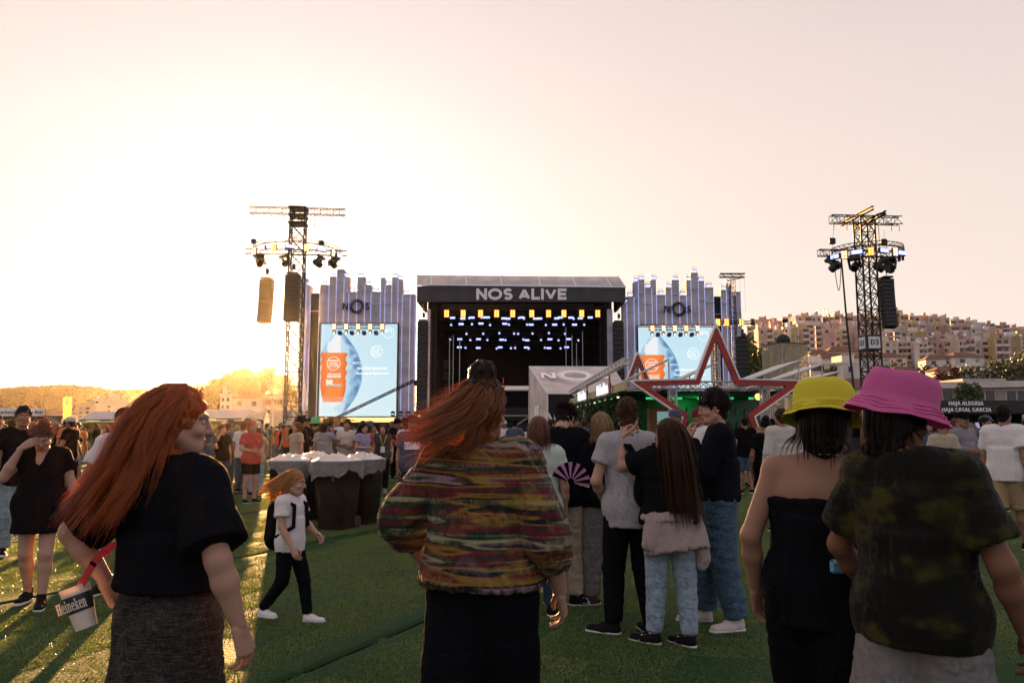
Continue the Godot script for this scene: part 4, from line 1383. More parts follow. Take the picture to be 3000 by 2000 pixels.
# ------------------------------------------------------------------ tents and stalls
func tents() -> void:
	var cv := mottled(mt("tent_cloth", 0.82, 0.70, 0.66, 0.85), T.stain, 0.25)
	cv.backlight_enabled = true; cv.backlight = Color(0.6, 0.55, 0.52)
	var t := thing("marquee", "beige marquee with NOS ring print on its roof, black front, behind the bar", "tent", Vector3(0, 0, -45))
	var e0: Vector3 = Vector3(2.004, 3.59, -45.0) + Vector3(0, 0, 45)
	var e1: Vector3 = Vector3(6.743, 3.552, -45.0) + Vector3(0, 0, 45)
	var r0: Vector3 = Vector3(1.206, 5.928, -55.0) + Vector3(0, 0, 45)
	var r1: Vector3 = Vector3(7.021, 5.904, -55.0) + Vector3(0, 0, 45)
	var g := G.new()
	var nz := noise(0.6, FastNoiseLite.TYPE_SIMPLEX_SMOOTH, 3, 14)
	var n := 14
	for a in n:
		for b in n:
			var q := []
			for e in [[a, b], [a + 1, b], [a + 1, b + 1], [a, b + 1]]:
				var s: float = e[0] / float(n)
				var u: float = e[1] / float(n)
				var p := e0.lerp(e1, s).lerp(r0.lerp(r1, s), u)
				q.append(p + Vector3(0, (-0.25 + 0.1 * nz.get_noise_2d(s * 6, u * 9)) * sin(PI * s) * sin(PI * u), 0))
			g.quad(q[0], q[1], q[2], q[3])
	smooth(g)
	part(t, "roof", g, cv)
	g = G.new()
	g.quad(r0 * Vector3(1, 0, 1), e0 * Vector3(1, 0, 1), e0, r0)
	part(t, "side_wall", g, cv)
	g = G.new()
	g.quad(e0 * Vector3(1, 0, 1) + Vector3(0.05, 0, -0.05), e1 * Vector3(1, 0, 1), e1 - Vector3(0, 0.05, 0), e0 + Vector3(0.05, -0.05, -0.05))
	part(t, "front_wall", g, mt("tent_black", 0.012, 0.012, 0.013, 0.9))
	g = G.new()
	g.tube(PackedVector3Array([r0 * Vector3(1, 0, 1), r0, e0, e0 * Vector3(1, 0, 1)]), PackedFloat32Array([0.05]))
	g.bar(e0, e1, 0.05)
	g.bar(r0, r1, 0.05)
	part(t, "frame", g, M.alu_white)
	var up := (r0 - e0 - (e1 - e0) * 0.0).normalized()
	var rx := (e1 - e0).normalized()
	var rz := rx.cross(up).normalized()
	up = rz.cross(rx)
	var rb := Basis(rx, up, rz)
	var mid := e0.lerp(e1, 0.42).lerp(r0.lerp(r1, 0.5), 0.6) + rz * 0.05
	var pr := mt("tent_print", 0.92, 0.9, 0.88, 0.8)
	ring_logo(t, mid, 1.15, 0.72, 0.02, pr, Basis(rx, up * 1.9, rz), 34)
	words(t, "logo_letter", "N", 1.1, pr, Transform3D(Basis(rx, up * 1.9, rz), mid - rx * 1.75), 0.02, 800)
	words(t, "logo_letter", "S", 1.1, pr, Transform3D(Basis(rx, up * 1.9, rz), mid + rx * 1.75), 0.02, 800)
	# round fan emblem on the dark front
	var em := Vector3(3.481, 2.263, 0.25)
	ring_logo(t, em, 0.85, 0.45, 0.04, M.letter_white, Basis.IDENTITY, 30)
	words(t, "logo_letter", "N", 0.7, M.letter_white, Transform3D(Basis.IDENTITY, em + Vector3(-1.3, -0.1, 0)), 0.03, 800)
	words(t, "logo_letter", "S", 0.7, M.letter_white, Transform3D(Basis.IDENTITY, em + Vector3(1.3, -0.1, 0)), 0.03, 800)
	words(t, "side_lettering", "NOS", 0.9, pr, Transform3D(Basis((e0 - r0).normalized() * Vector3(1, 0, 1), Vector3.UP, Vector3(-1, 0, 0.1).normalized()), (e0 + r0) * 0.5 * Vector3(1, 0, 1) + Vector3(-0.05, 2.6, 0)), 0.02, 800)
	# small flat awning with scaffold legs left of it
	t = thing("small_awning", "small flat beige awning on aluminium scaffold left of the beige marquee", "awning", Vector3(0.0, 0.583, -58.0) * Vector3(1, 0, 1))
	g = G.new()
	var ax := 1.367
	var ay := 4.527
	g.slab(Vector3(0, ay + 0.15, -1.5), Vector3(ax * 2, 0.12, 4.0), 0.03, Basis(Vector3.RIGHT, 0.12))
	part(t, "canopy", g, cv)
	for s in [-1, 1]:
		for d in [0.2, -3.2]:
			g = G.new()
			g.bar(Vector3(ax * 0.96 * s, 0, d), Vector3(ax * 0.96 * s, ay, d), 0.06)
			part(t, "leg", g, M.alu)
	g = G.new()
	for h in [0.8, 1.4, 2.6]: g.bar(Vector3(-ax, h, 0.2), Vector3(ax, h, 0.2), 0.04)
	g.bar(Vector3(-ax, 0.8, 0.2), Vector3(ax, 2.6, 0.2), 0.035)
	part(t, "cross_bar", g, M.alu)
	stall("burger stall with white script sign at the left edge", "burger_stall", Vector3(-42.784, 0.194, -70.0), 3.7, 2.9, 0.0, mt("stall_grey", 0.06, 0.06, 0.065), mt("sign_cream", 0.75, 0.73, 0.72), "Hamburgueria do Bairro", M.logo_dark, 0.27, true)
	stall("dark green food stall with grey roof behind the red-haired woman", "food_stall", Vector3(-40.825, 0.383, -80.0), 4.6, 2.7, 0.0, mt("stall_green", 0.012, 0.035, 0.02), mt("stall_roof", 0.4, 0.38, 0.4), "", M.logo_dark, 0.0, false)
	stall("green food stall with pale roof left of the parked truck", "food_stall", Vector3(-28.527, 0.41, -78.0), 4.4, 2.8, 0.0, mt("stall_green2", 0.03, 0.07, 0.03), mt("stall_roof", 0.4, 0.38, 0.4), "", M.logo_dark, 0.0, false)
	stall("black bar stall with white HAJA lettering at the right edge", "wine_bar", Vector3(24.27, 0.087, -43.0), 6.4, 2.55, 0.0, mt("stall_black", 0.01, 0.011, 0.013, 0.6), M.stall_black, "HAJA ALEGRIA\nHAJA CASAL GARCIA", M.letter_white, 0.2, true)
	stall("low black bar stall with white serif lettering behind the pink hat", "beer_stall", Vector3(20.892, 0.087, -46.0), 3.6, 2.45, 0.0, M.stall_black, M.stall_black, "Heineken", M.letter_white, 0.3, true)
	# green feather flag
	t = thing("feather_flag", "green feather flag with white arrow above the crowd at left", "flag", Vector3(-34.217, 0.522, -62.0) * Vector3(1, 0, 1))
	g = G.new()
	var ft := 4.128
	var fb := 2.464
	g.tube(PackedVector3Array([Vector3(0, 0, 0), Vector3(0, fb, 0), Vector3(0.05, ft, 0), Vector3(-0.65, ft + 0.03, 0)]), PackedFloat32Array([0.03, 0.025, 0.02, 0.015]))
	part(t, "pole", g, M.alu)
	g = G.new()
	for i in 10:
		var y0 := lerpf(fb, ft, i / 10.0)
		var y1 := lerpf(fb, ft, (i + 1) / 10.0)
		for k in 4:
			var q := []
			for e in [[k, y0], [k + 1, y0], [k + 1, y1], [k, y1]]:
				q.append(Vector3(0.02 - 0.7 * (e[0] / 4.0), e[1] + 0.08 * sin(e[0]), 0.07 * sin(e[0] * 1.5 + e[1] * 2.0)))
			g.quad(q[0], q[1], q[2], q[3])
	smooth(g)
	var fm := mt("flag_green", 0.32, 0.42, 0.16, 0.8)
	fm.backlight_enabled = true; fm.backlight = Color(0.7, 0.7, 0.4)
	var fl := part(t, "cloth", g, fm)
	g = G.new()
	g.prism(PackedVector2Array([Vector2(-0.05, 0.3), Vector2(-0.05, 0.0), Vector2(-0.16, 0.0), Vector2(0.0, -0.2), Vector2(0.16, 0.0), Vector2(0.05, 0.0), Vector2(0.05, 0.3)]), 0.0, 0.02, Transform3D(Basis.IDENTITY, Vector3(-0.34, ft - 0.45, 0.1)))
	part(fl, "arrow", g, M.letter_white)
	# truck and container beside the left tower
	t = thing("parked_truck", "white box truck parked left of the sunlit tower", "truck", Vector3(-27.497, 0.015, -88.0) * Vector3(1, 0, 1))
	var wp := mottled(mt("truck_white", 0.5, 0.48, 0.46, 0.4), T.stain, 0.4)
	g = G.new()
	g.slab(Vector3(1.9, 2.35, -2.5), Vector3(2.4, 2.9, 6.0), 0.04, Basis(Vector3.UP, 0.1))
	part(t, "cargo_box", g, wp)
	g = G.new()
	g.slab(Vector3(-0.7, 1.75, 0.0), Vector3(2.4, 2.6, 2.0), 0.12)
	g.slab(Vector3(-0.7, 3.3, -0.3), Vector3(2.3, 0.6, 1.6), 0.2)
	part(t, "cab", g, wp)
	g = G.new()
	g.slab(Vector3(-0.7, 2.25, 1.0), Vector3(2.1, 0.85, 0.06), 0.03)
	part(t, "windscreen", g, mt("dark_glass", 0.02, 0.022, 0.025, 0.1))
	for p in [Vector3(-1.6, 0.5, 0.3), Vector3(0.2, 0.5, 0.3), Vector3(1.0, 0.5, -3.5), Vector3(2.8, 0.5, -3.5)]:
		g = G.new()
		g.lathe(p - Vector3(0.14, 0, 0), PackedVector2Array([Vector2(0, 0), Vector2(0.42, 0), Vector2(0.5, 0.06), Vector2(0.5, 0.22), Vector2(0.42, 0.28), Vector2(0, 0.28)]), 14, Basis(Vector3.UP, Vector3.RIGHT, Vector3.FORWARD))
		part(t, "wheel", g, M.speaker)
	t = thing("lift_platform", "orange-railed boom lift basket raised beside the left tower", "lift", Vector3(-25.173, 0.01, -84.0) * Vector3(1, 0, 1))
	g = G.new()
	g.bar(Vector3(0, 0, 0), Vector3(0, 4.212, 0), 0.09, 8)
	part(t, "mast", g, M.alu_white)
	g = G.new()
	for y in [0.0, 0.55, 1.1]:
		for q in [[-0.55, -0.4, 0.55, -0.4], [0.55, -0.4, 0.55, 0.4], [0.55, 0.4, -0.55, 0.4], [-0.55, 0.4, -0.55, -0.4]]:
			g.bar(Vector3(q[0], 4.212 + y, q[1]), Vector3(q[2], 4.212 + y, q[3]), 0.03)
	for q in [[-0.55, -0.4], [0.55, -0.4], [0.55, 0.4], [-0.55, 0.4]]: g.bar(Vector3(q[0], 4.212, q[1]), Vector3(q[0], 4.212 + 1.1, q[1]), 0.03)
	part(t, "basket", g, mt("lift_orange", 0.5, 0.16, 0.03))
	g = G.new()
	g.slab(Vector3(0, 0.45, 0), Vector3(1.4, 0.8, 2.2), 0.08)
	part(t, "chassis", g, M.lift_orange)
	# sheeted scaffold tower
	t = thing("scaffold_tower", "scaffold tower sheeted in pale netting with black cover on top, right of the star", "scaffold", Vector3(29.265, -0.043, -85.0) * Vector3(1, 0, 1), 0.35)
	var hh := 10.678
	var wx := 1.6
	g = G.new()
	for i in 4:
		for k in 3:
			g.bar(Vector3(-wx + wx * 2 / 3.0 * i, 0, -wx + wx * k), Vector3(-wx + wx * 2 / 3.0 * i, hh, -wx + wx * k), 0.05)
	part(t, "standard_pole", g, M.alu).set_meta("kind", "stuff")
	g = G.new()
	for j in 6:
		var y := hh * (j + 0.9) / 6.0
		for k in 3: g.bar(Vector3(-wx, y, -wx + wx * k), Vector3(wx, y, -wx + wx * k), 0.04)
		for i in 4: g.bar(Vector3(-wx + wx * 2 / 3.0 * i, y, -wx), Vector3(-wx + wx * 2 / 3.0 * i, y, wx), 0.04)
		g.bar(Vector3(-wx, y, wx), Vector3(wx, y - hh / 6, wx), 0.035)
		g.bar(Vector3(wx, y, -wx), Vector3(wx, y - hh / 6, wx), 0.035)
	part(t, "ledger_pole", g, M.alu).set_meta("kind", "stuff")
	var net := mt("scaffold_net", 0.5, 0.42, 0.28, 0.9)
	net.transparency = BaseMaterial3D.TRANSPARENCY_ALPHA
	net.albedo_color.a = 0.4
	for s in [[Vector3(0, hh / 2, wx + 0.1), 0.0], [Vector3(-wx - 0.1, hh / 2, 0), -PI / 2], [Vector3(wx + 0.1, hh / 2, 0), PI / 2]]:
		g = G.new()
		g.box(s[0], Vector3(wx * 2, hh, 0.01), Basis(Vector3.UP, s[1]))
		part(t, "net_sheet", g, net)
	g = G.new()
	g.slab(Vector3(0, hh + 0.05, 0), Vector3(wx * 2 + 0.2, 0.12, wx * 2 + 0.2), 0.02)
	part(t, "top_deck", g, M.steel_brown)
	g = G.new()
	g.ball(Vector3(-0.4, hh + 0.4, 0.4), Vector3(0.75, 0.75, 0.7), 12)
	g.bar(Vector3(-0.3, hh + 1.4, 0.4), Vector3(-0.3, hh + 2.6, 0.4), 0.06)
	g.slab(Vector3(-0.1, hh + 2.6, 0.4), Vector3(0.6, 0.4, 0.4), 0.1)
	part(t, "covered_followspot", g, M.speaker)
	g = G.new()
	for x in [0.5, 1.5]:
		g.bar(Vector3(x, hh, 0.5), Vector3(x, hh + 3.0, 0.5), 0.04)
		g.bar(Vector3(x, hh, -1.0), Vector3(x, hh + 2.0, -1.0), 0.04)
	for y in [0.6, 1.2, 2.0]: g.bar(Vector3(0.5, hh + y, 0.5), Vector3(1.5, hh + y, 0.5), 0.04)
	part(t, "guard_rail", g, M.alu)

func stall(label: String, called: String, at: Vector3, w: float, h: float, turn: float, body: Material, board: Material, text: String, ink: Material, size: float, sign_up: bool) -> void:
	var t := thing(called, label, "stall", at * Vector3(1, 0, 1), turn)
	var g := G.new()
	g.slab(Vector3(0, 0.55, 0), Vector3(w, 1.1, 0.5), 0.03)
	part(t, "counter", g, body)
	g = G.new()
	g.slab(Vector3(0, h / 2, -2.6), Vector3(w, h, 0.1), 0.02)
	part(t, "rear_wall", g, body)
	for s in [-1, 1]:
		g = G.new()
		g.slab(Vector3(w / 2 * s, h / 2, -1.3), Vector3(0.1, h, 2.5), 0.02)
		part(t, "side_wall", g, body)
	g = G.new()
	if sign_up:
		g.slab(Vector3(0, h - 0.1, -1.2), Vector3(w + 0.2, 0.15, 3.0), 0.03)
		part(t, "roof", g, body)
		g = G.new()
		var lines := text.split("\n").size()
		var sh := size * 1.45 * lines + (0.1 if lines > 1 else 0.3)
		g.slab(Vector3(0, h + sh / 2 - 0.1, 0.3), Vector3(w + 0.1, sh, 0.1), 0.02)
		var b := part(t, "sign_board", g, board)
		var k := 0
		for line in text.split("\n"):
			words(b, "lettering", line, size, ink, Transform3D(Basis.IDENTITY, Vector3(0, h + sh - 0.1 - (k + 0.5) * sh / lines, 0.36)), 0.03, 800 if lines > 1 else 600, "Droid Serif" if called != "wine_bar" else "Droid Sans", called == "burger_stall")
			k += 1
		g = G.new()
		g.slab(Vector3(w * 0.25, h - 0.75, 0.0), Vector3(w * 0.3, 0.3, 0.06), 0.02)
		part(t, "menu_screen", g, glow("screen_violet", 0.5, 0.45, 0.6, 0.5))
	else:
		g.slab(Vector3(0, h + 0.25, -1.0), Vector3(w + 0.5, 0.08, 3.2), 0.02, Basis(Vector3.RIGHT, 0.35))
		part(t, "roof", g, board)
		g = G.new()
		g.slab(Vector3(0, h - 0.2, 0.3), Vector3(w + 0.1, 0.35, 0.08), 0.02)
		part(t, "fascia_board", g, body)
		g = G.new()
		g.slab(Vector3(-w * 0.2, h - 0.2, 0.36), Vector3(w * 0.3, 0.12, 0.04), 0.01)
		part(t, "light_strip", g, glow("strip_green", 0.5, 0.8, 0.2, 0.8))

# ------------------------------------------------------------------ hills, town and trees
func hill(called: String, pts: Array, m: Material, noise_amp: float, sd: int) -> void:
	# rows of [depth, [[px, height], ...]] joined into a slope
	var g := G.new()
	var nz := noise(0.02, FastNoiseLite.TYPE_SIMPLEX_SMOOTH, 4, sd)
	var rows := []
	for r in pts:
		var row := []
		for i in 41:
			var s: float = i / 40.0 * (r[1].size() - 1)
			var k: int = mini(int(s), r[1].size() - 2)
			var a: Array = r[1][k]
			var b: Array = r[1][k + 1]
			var x: float = lerpf(a[0], b[0], s - k)
			var y: float = lerpf(a[1], b[1], s - k)
			var w: float = (x - 1500.0) / 2333.0 * r[0]
			row.append(Vector3(w, y + noise_amp * nz.get_noise_2d(w, r[0]), -r[0]))
		rows.append(row)
	for j in rows.size() - 1:
		for i in 40:
			g.quad(rows[j][i], rows[j][i + 1], rows[j + 1][i + 1], rows[j + 1][i])
	smooth(g)
	struct(called, g, m)

var leaf_rnd := RandomNumberGenerator.new()

func leaf_cloud(g: G, c: Vector3, r: Vector3, n: int, size: float, light := 1.0) -> void:
	for i in n:
		var d := Vector3(leaf_rnd.randfn(), leaf_rnd.randfn(), leaf_rnd.randfn()).normalized()
		var p := c + d * r * pow(leaf_rnd.randf(), 0.4)
		var ax := Vector3(leaf_rnd.randfn(), leaf_rnd.randfn() * 0.6, leaf_rnd.randfn()).normalized()
		var s := ax.cross(Vector3(leaf_rnd.randfn(), leaf_rnd.randfn(), leaf_rnd.randfn())).normalized() * size * leaf_rnd.randf_range(0.35, 0.6)
		var l := ax * size * leaf_rnd.randf_range(0.6, 1.1)
		var t := leaf_rnd.randf_range(0.65, 1.35) * light
		g.col = Color(t, t * leaf_rnd.randf_range(0.9, 1.05), t * 0.9)
		g.quad(p - l, p + s, p + l, p - s)

func foliage(key: String, r: float, g: float, b: float) -> StandardMaterial3D:
	if M.has(key): return M[key]
	var m := mt(key, r, g, b, 0.6)
	m.vertex_color_use_as_albedo = true
	m.backlight_enabled = true; m.backlight = Color(0.3, 0.35, 0.12)
	return m

func tree(called: String, label: String, at: Vector3, h: float, rx: float, ry: float, m: Material, sd: int, group: String, n := 1800, size := 0.45, gap := 0.75, accent: Material = null) -> void:
	var t := thing(called, label, "tree", at, 0.0, group)
	leaf_rnd.seed = sd
	var g := G.new()
	var top := h - ry
	g.tube(PackedVector3Array([Vector3(0, -0.3, 0), Vector3(0.05 * h * leaf_rnd.randf_range(-1, 1), top * 0.55, 0), Vector3(0, top + ry * 0.2, 0)]), PackedFloat32Array([h * 0.035, h * 0.025, h * 0.012]), 7)
	var cl := G.new()
	var fl := G.new()
	var k := 13
	for i in k:
		var a := leaf_rnd.randf() * TAU
		var e := leaf_rnd.randf_range(-0.75, 0.95)
		var rr := sqrt(maxf(0.05, 1.0 - e * e)) * leaf_rnd.randf_range(0.35, 0.8)
		var c := Vector3(cos(a) * rr * rx, top + e * ry * 0.75, sin(a) * rr * rx)
		g.tube(PackedVector3Array([Vector3(0, top * 0.6 + 0.2 * i / k * ry, 0), c * Vector3(0.5, 1, 0.5) - Vector3(0, ry * 0.15, 0), c]), PackedFloat32Array([h * 0.012, h * 0.008, h * 0.004]), 5)
		leaf_cloud(cl, c, Vector3(rx, ry, rx) * leaf_rnd.randf_range(0.28, 0.5) * gap / 0.75, n / k, size)
		if accent: leaf_cloud(fl, c, Vector3(rx, ry, rx) * 0.45, n / k / 2, size * 0.7)
	part(t, "trunk", g, mt("bark", 0.05, 0.035, 0.025, 0.9))
	part(t, "crown", cl, m)
	if accent: part(t, "blossom", fl, accent)

var win_mesh: Mesh
var frame_mesh: Mesh

func building(label: String, d: float, x0: float, x1: float, y0: float, y1: float, floors: int, wall: StandardMaterial3D, style: int, sd: int) -> void:
	# front face between the given bearings, foot and eaves at the given heights in the view
	var a := sx(x0, y1, d)
	var b := sx(x1, y1, d)
	var base := sy(y1, d)
	var top := sy(y0, d)
	var w := b - a
	var h := top - base
	var rnd := RandomNumberGenerator.new()
	rnd.seed = sd
	var t := thing("apartment_block" if style < 2 else "hillside_house", label, "building", Vector3((a + b) / 2, base, -d), rnd.randf_range(-0.22, 0.12), "buildings of the hillside town")
	var dep := minf(w * 0.9, 14.0)
	var g := G.new()
	var foot := base + 2.0
	g.box(Vector3(0, h / 2 - foot / 2, -dep / 2), Vector3(w, h + foot, dep))
	var wl := part(t, "wall", g, wall)
	if style == 2:
		g = G.new()
		var rh := minf(w * 0.2, 2.6)
		var e := 0.4
		var p := [Vector3(-w / 2 - e, h, e), Vector3(w / 2 + e, h, e), Vector3(w / 2 + e, h, -dep - e), Vector3(-w / 2 - e, h, -dep - e), Vector3(-w / 4, h + rh, -dep / 2), Vector3(w / 4, h + rh, -dep / 2)]
		g.quad(p[0], p[1], p[5], p[4])
		g.quad(p[2], p[3], p[4], p[5])
		g.flat(p[1], p[2], p[5])
		g.flat(p[3], p[0], p[4])
		part(t, "roof", g, mottled(mt("tile_red", 0.17, 0.05, 0.03, 0.8), T.mottle, 0.3))
	else:
		g = G.new()
		g.box(Vector3(0, h + 0.25, -dep / 2), Vector3(w + 0.3, 0.5, dep + 0.3))
		var rf := part(t, "roof", g, wall)
		g = G.new()
		var px := rnd.randf_range(-0.3, 0.3) * w
		g.box(Vector3(px, h + 1.3, -dep * 0.5), Vector3(w * rnd.randf_range(0.25, 0.5), 1.9, dep * 0.5))
		part(rf, "penthouse", g, wall)
		if rnd.randf() < 0.3:
			g = G.new()
			g.box(Vector3(px + w * 0.2, h + 1.6, -dep * 0.4), Vector3(0.9, 2.6, 0.9))
			part(rf, "chimney", g, mt("terracotta", 0.36, 0.17, 0.12, 0.85))
		if rnd.randf() < 0.2:
			g = G.new()
			g.ball(Vector3(-w * 0.3, h + 1.2, -1.0), Vector3(0.6, 0.6, 0.18), 10, Basis(Vector3.RIGHT, -0.5))
			g.bar(Vector3(-w * 0.3, h + 0.4, -1.2), Vector3(-w * 0.3, h + 1.2, -1.1), 0.08)
			part(rf, "satellite_dish", g, M.letter_white)
	var cols := maxi(2, int(w / 3.6))
	var bays := []
	for c in cols: bays.append(rnd.randf())
	var fh := h / floors
	for f in floors:
		for c in cols:
			var x := -w / 2 + (c + 0.5) * w / cols
			var y := (f + 0.52) * fh
			if bays[c] < 0.42 and style < 2:
				# loggia with a slab, a parapet and a dark recess
				if c + 1 < cols and bays[c + 1] < 0.42 and c % 2 == 1: continue
				var s := Vector3(w / cols * 0.94, 1.0, 1.0)
				piece(t, "balcony", M.balcony_mesh, M.balcony_paint, Transform3D(Basis.from_scale(Vector3(s.x, fh / 3.0, 1)), Vector3(x, f * fh + 0.15, 0)))
				piece(t, "window", M.window_mesh, M.dark_glass, Transform3D(Basis.from_scale(Vector3(s.x * 0.8, fh * 0.72, 1)), Vector3(x, y, 0.02)))
			elif rnd.randf() < 0.85:
				var ww := minf(1.3, w / cols * 0.5) * rnd.randf_range(0.75, 1.1)
				piece(t, "window", M.window_mesh, M.dark_glass if rnd.randf() < 0.7 else M.shutter, Transform3D(Basis.from_scale(Vector3(ww, fh * 0.48, 1)), Vector3(x, y, 0.02)))

func town() -> void:
	var g := G.new()
	g.box(Vector3.ZERO, Vector3(1, 1, 0.1))
	M.window_mesh = g.mesh()
	g = G.new()
	g.box(Vector3(0, 0, 0.6), Vector3(1, 0.25, 1.3))
	g.box(Vector3(0, 0.55, 1.22), Vector3(1, 0.9, 0.08))
	g.box(Vector3(-0.49, 1.4, 0.6), Vector3(0.03, 2.8, 1.2))
	M.balcony_mesh = g.mesh()
	mt("dark_glass", 0.02, 0.022, 0.025, 0.2)
	mt("shutter", 0.3, 0.27, 0.25, 0.7)
	mottled(mt("balcony_paint", 0.62, 0.5, 0.46, 0.8), T.stain, 0.1)
	var grass := mottled(mt("hill_scrub", 0.045, 0.05, 0.022, 0.95), T.mottle, 0.02, true)
	hill("hillside", [[120.0, [[2100, -0.1], [2500, -0.1], [3300, -0.1]]], [190.0, [[2050, 2.0], [2500, 9.0], [3300, 6.0]]], [300.0, [[2050, 10.0], [2500, 27.0], [3300, 20.0]]], [430.0, [[2080, 30.0], [2500, 46.0], [2900, 42.0], [3400, 25.0]]], [520.0, [[2080, 30.0], [2500, 44.0], [2900, 40.0], [3400, 22.0]]]], grass, 2.0, 3)
	var paints := [mt("paint_pink", 0.62, 0.42, 0.37, 0.85), mt("paint_cream", 0.66, 0.55, 0.44, 0.85), mt("paint_white", 0.72, 0.66, 0.61, 0.85), mt("paint_ochre", 0.5, 0.38, 0.2, 0.85), mt("paint_grey", 0.48, 0.43, 0.42, 0.85), mt("paint_rose", 0.55, 0.33, 0.28, 0.85)]
	var tone := ["pink", "cream", "white", "ochre", "grey", "rose"]
	for p in paints: mottled(p, T.stain, 0.08)
	var rows := [
		[430.0, 3, [[2205, 2300, 938, 0], [2296, 2385, 930, 4], [2380, 2450, 925, 2], [2446, 2530, 922, 4], [2526, 2600, 922, 1], [2600, 2642, 906, 2], [2640, 2700, 923, 1], [2696, 2760, 926, 5], [2756, 2830, 933, 1], [2826, 2890, 942, 2], [2886, 2960, 950, 5], [2956, 3030, 962, 4]], 990.0],
		[370.0, 4, [[2190, 2262, 958, 0], [2262, 2335, 952, 0], [2335, 2430, 950, 2], [2430, 2500, 948, 0], [2500, 2590, 952, 1], [2590, 2660, 955, 5], [2660, 2740, 948, 3], [2740, 2850, 952, 3], [2850, 2930, 962, 2], [2930, 3020, 976, 2]], 1025.0],
		[320.0, 5, [[2225, 2300, 964, 0], [2300, 2375, 960, 2], [2420, 2490, 962, 0], [2490, 2570, 958, 0], [2590, 2665, 975, 2], [2665, 2735, 972, 1], [2735, 2800, 985, 0], [2800, 2870, 982, 2], [2870, 2945, 982, 4], [2945, 3030, 985, 2]], 1055.0],
		[280.0, 3, [[2595, 2660, 1000, 1], [2655, 2720, 1002, 2], [2715, 2780, 1000, 5], [2775, 2835, 998, 1], [2830, 2900, 995, 0], [2890, 2960, 990, 1]], 1060.0]]
	var rank := ["skyline row of the hill", "second row below the skyline", "middle row on the hillside", "lower row above the red roofs"]
	var sd := 100
	for r in rows.size():
		var row: Array = rows[r]
		var k := 0
		var split := []
		for b in row[2]:
			var m: float = lerpf(b[0], b[1], 0.42 + 0.16 * (int(b[0]) % 2))
			split.append([b[0], m, b[2], b[3]])
			split.append([m, b[1], b[2] + [4, -3, 5, 2][int(b[1]) % 4], (b[3] + [0, 2, 1][int(b[0]) % 3]) % 6])
		for b in split:
			k += 1
			sd += 1
			building("%s apartment block, %s from the left in the %s" % [tone[b[3]], ORD[k - 1], rank[r]], row[0] + (k % 4) * 5.0, b[0], b[1], b[2], row[3], row[1], paints[b[3]], 0 if sd % 2 == 0 else 1, sd)
	var houses := [[250.0, 2375, 2440, 1036, 1085], [245.0, 2430, 2535, 1030, 1080], [240.0, 2400, 2500, 1050, 1092], [235.0, 2510, 2600, 1048, 1095], [230.0, 2580, 2660, 1046, 1090], [225.0, 2720, 2800, 1052, 1095], [222.0, 2800, 2890, 1046, 1090]]
	var k := 0
	for q in houses:
		k += 1
		building("%s red-roofed cream house from the left below the apartment blocks" % ORD[k - 1], q[0], q[1], q[2], q[3], q[4], 2, paints[[1, 1, 2, 2, 1, 2, 2][k - 1]], 2, 300 + k)
	building("white terraced block with flat roof between scaffold and D3 tower", 190.0, 2368, 2480, 1068, 1135, 2, paints[2], 1, 401)
	building("white terraced block with flat roof just behind the D3 tower", 185.0, 2470, 2610, 1066, 1130, 2, paints[2], 1, 402)
	building("white house with red tiled roof low behind the yellow visor", 120.0, 2440, 2620, 1140, 1215, 2, paints[2], 2, 403)
	# long flat-roofed pavilion at the right edge
	var t := thing("flat_pavilion", "long low white flat-roofed building above the black stall at right", "building", Vector3(0, 0, -115))
	g = G.new()
	var a := 55.837
	var b := 77.389
	g.box(Vector3((a + b) / 2, 8.177, -6), Vector3(b - a, 0.9, 13), Basis(Vector3.BACK, 0.02))
	part(t, "roof", g, M.paint_white)
	g = G.new()
	g.box(Vector3(69.552, 8.868, -6), Vector3(6.408, 0.7, 8))
	part(t, "roof_parapet", g, M.paint_grey)
	g = G.new()
	g.box(Vector3((a + b) / 2, 7.98 / 2, -5), Vector3(b - a - 0.6, 7.98, 9))
	part(t, "wall", g, M.paint_cream)
	for i in 14:
		piece(t, "window", M.window_mesh, M.dark_glass if i % 4 != 1 else M.shutter, Transform3D(Basis.from_scale(Vector3(1.25, 1.6, 1)), Vector3(a + 1.2 + i * (b - a) / 14.0, 6.552, -0.45)))
	for x in [2560, 2690]:
		building("small white house on the left below the wooded ridge" if x == 2560 else "white corner house at the foot of the lower gardens", 150.0, x + 60, x + 130, 1085, 1135, 2, paints[2], 2, 500 + x)
	# telecom masts on the skyline
	for q in [[2410, 900], [2430, 896], [2438, 900]]:
		var m := thing("antenna_mast", "thin antenna mast on the hill skyline, %s of three" % ["leftmost", "middle", "rightmost"][[2410, 2430, 2438].find(q[0])], "antenna", Vector3(sx(q[0], 925.0, 432.0), sy(930.0, 432.0), -438.0), 0.0, "antenna masts on the skyline")
		g = G.new()
		g.bar(Vector3(0, -4, 0), Vector3(0, 6.0, 0), 0.15)
		part(m, "mast", g, M.steel_brown)
		g = G.new()
		for e in 4: g.slab(Vector3(0.35 if e % 2 == 0 else -0.35, 2.0 + e, 0), Vector3(0.3, 1.4, 0.3), 0.05)
		part(m, "antenna_panel", g, M.alu_white).set_meta("kind", "stuff")
	# left: white houses under the trees and the far apartment block
	building("orange-lit apartment block with stepped roof behind the green flag", 300.0, 222, 262, 1190, 1250, 5, paints[1], 0, 601)
	building("taller stepped apartment block behind the food stall at left", 310.0, 258, 335, 1172, 1250, 6, paints[2], 0, 602)
	building("low white house between the left flag and the burger stall", 320.0, 130, 200, 1212, 1250, 2, paints[2], 2, 603)
	building("narrow white house with small windows left of the parked truck", 170.0, 643, 672, 1160, 1225, 3, paints[2], 1, 604)
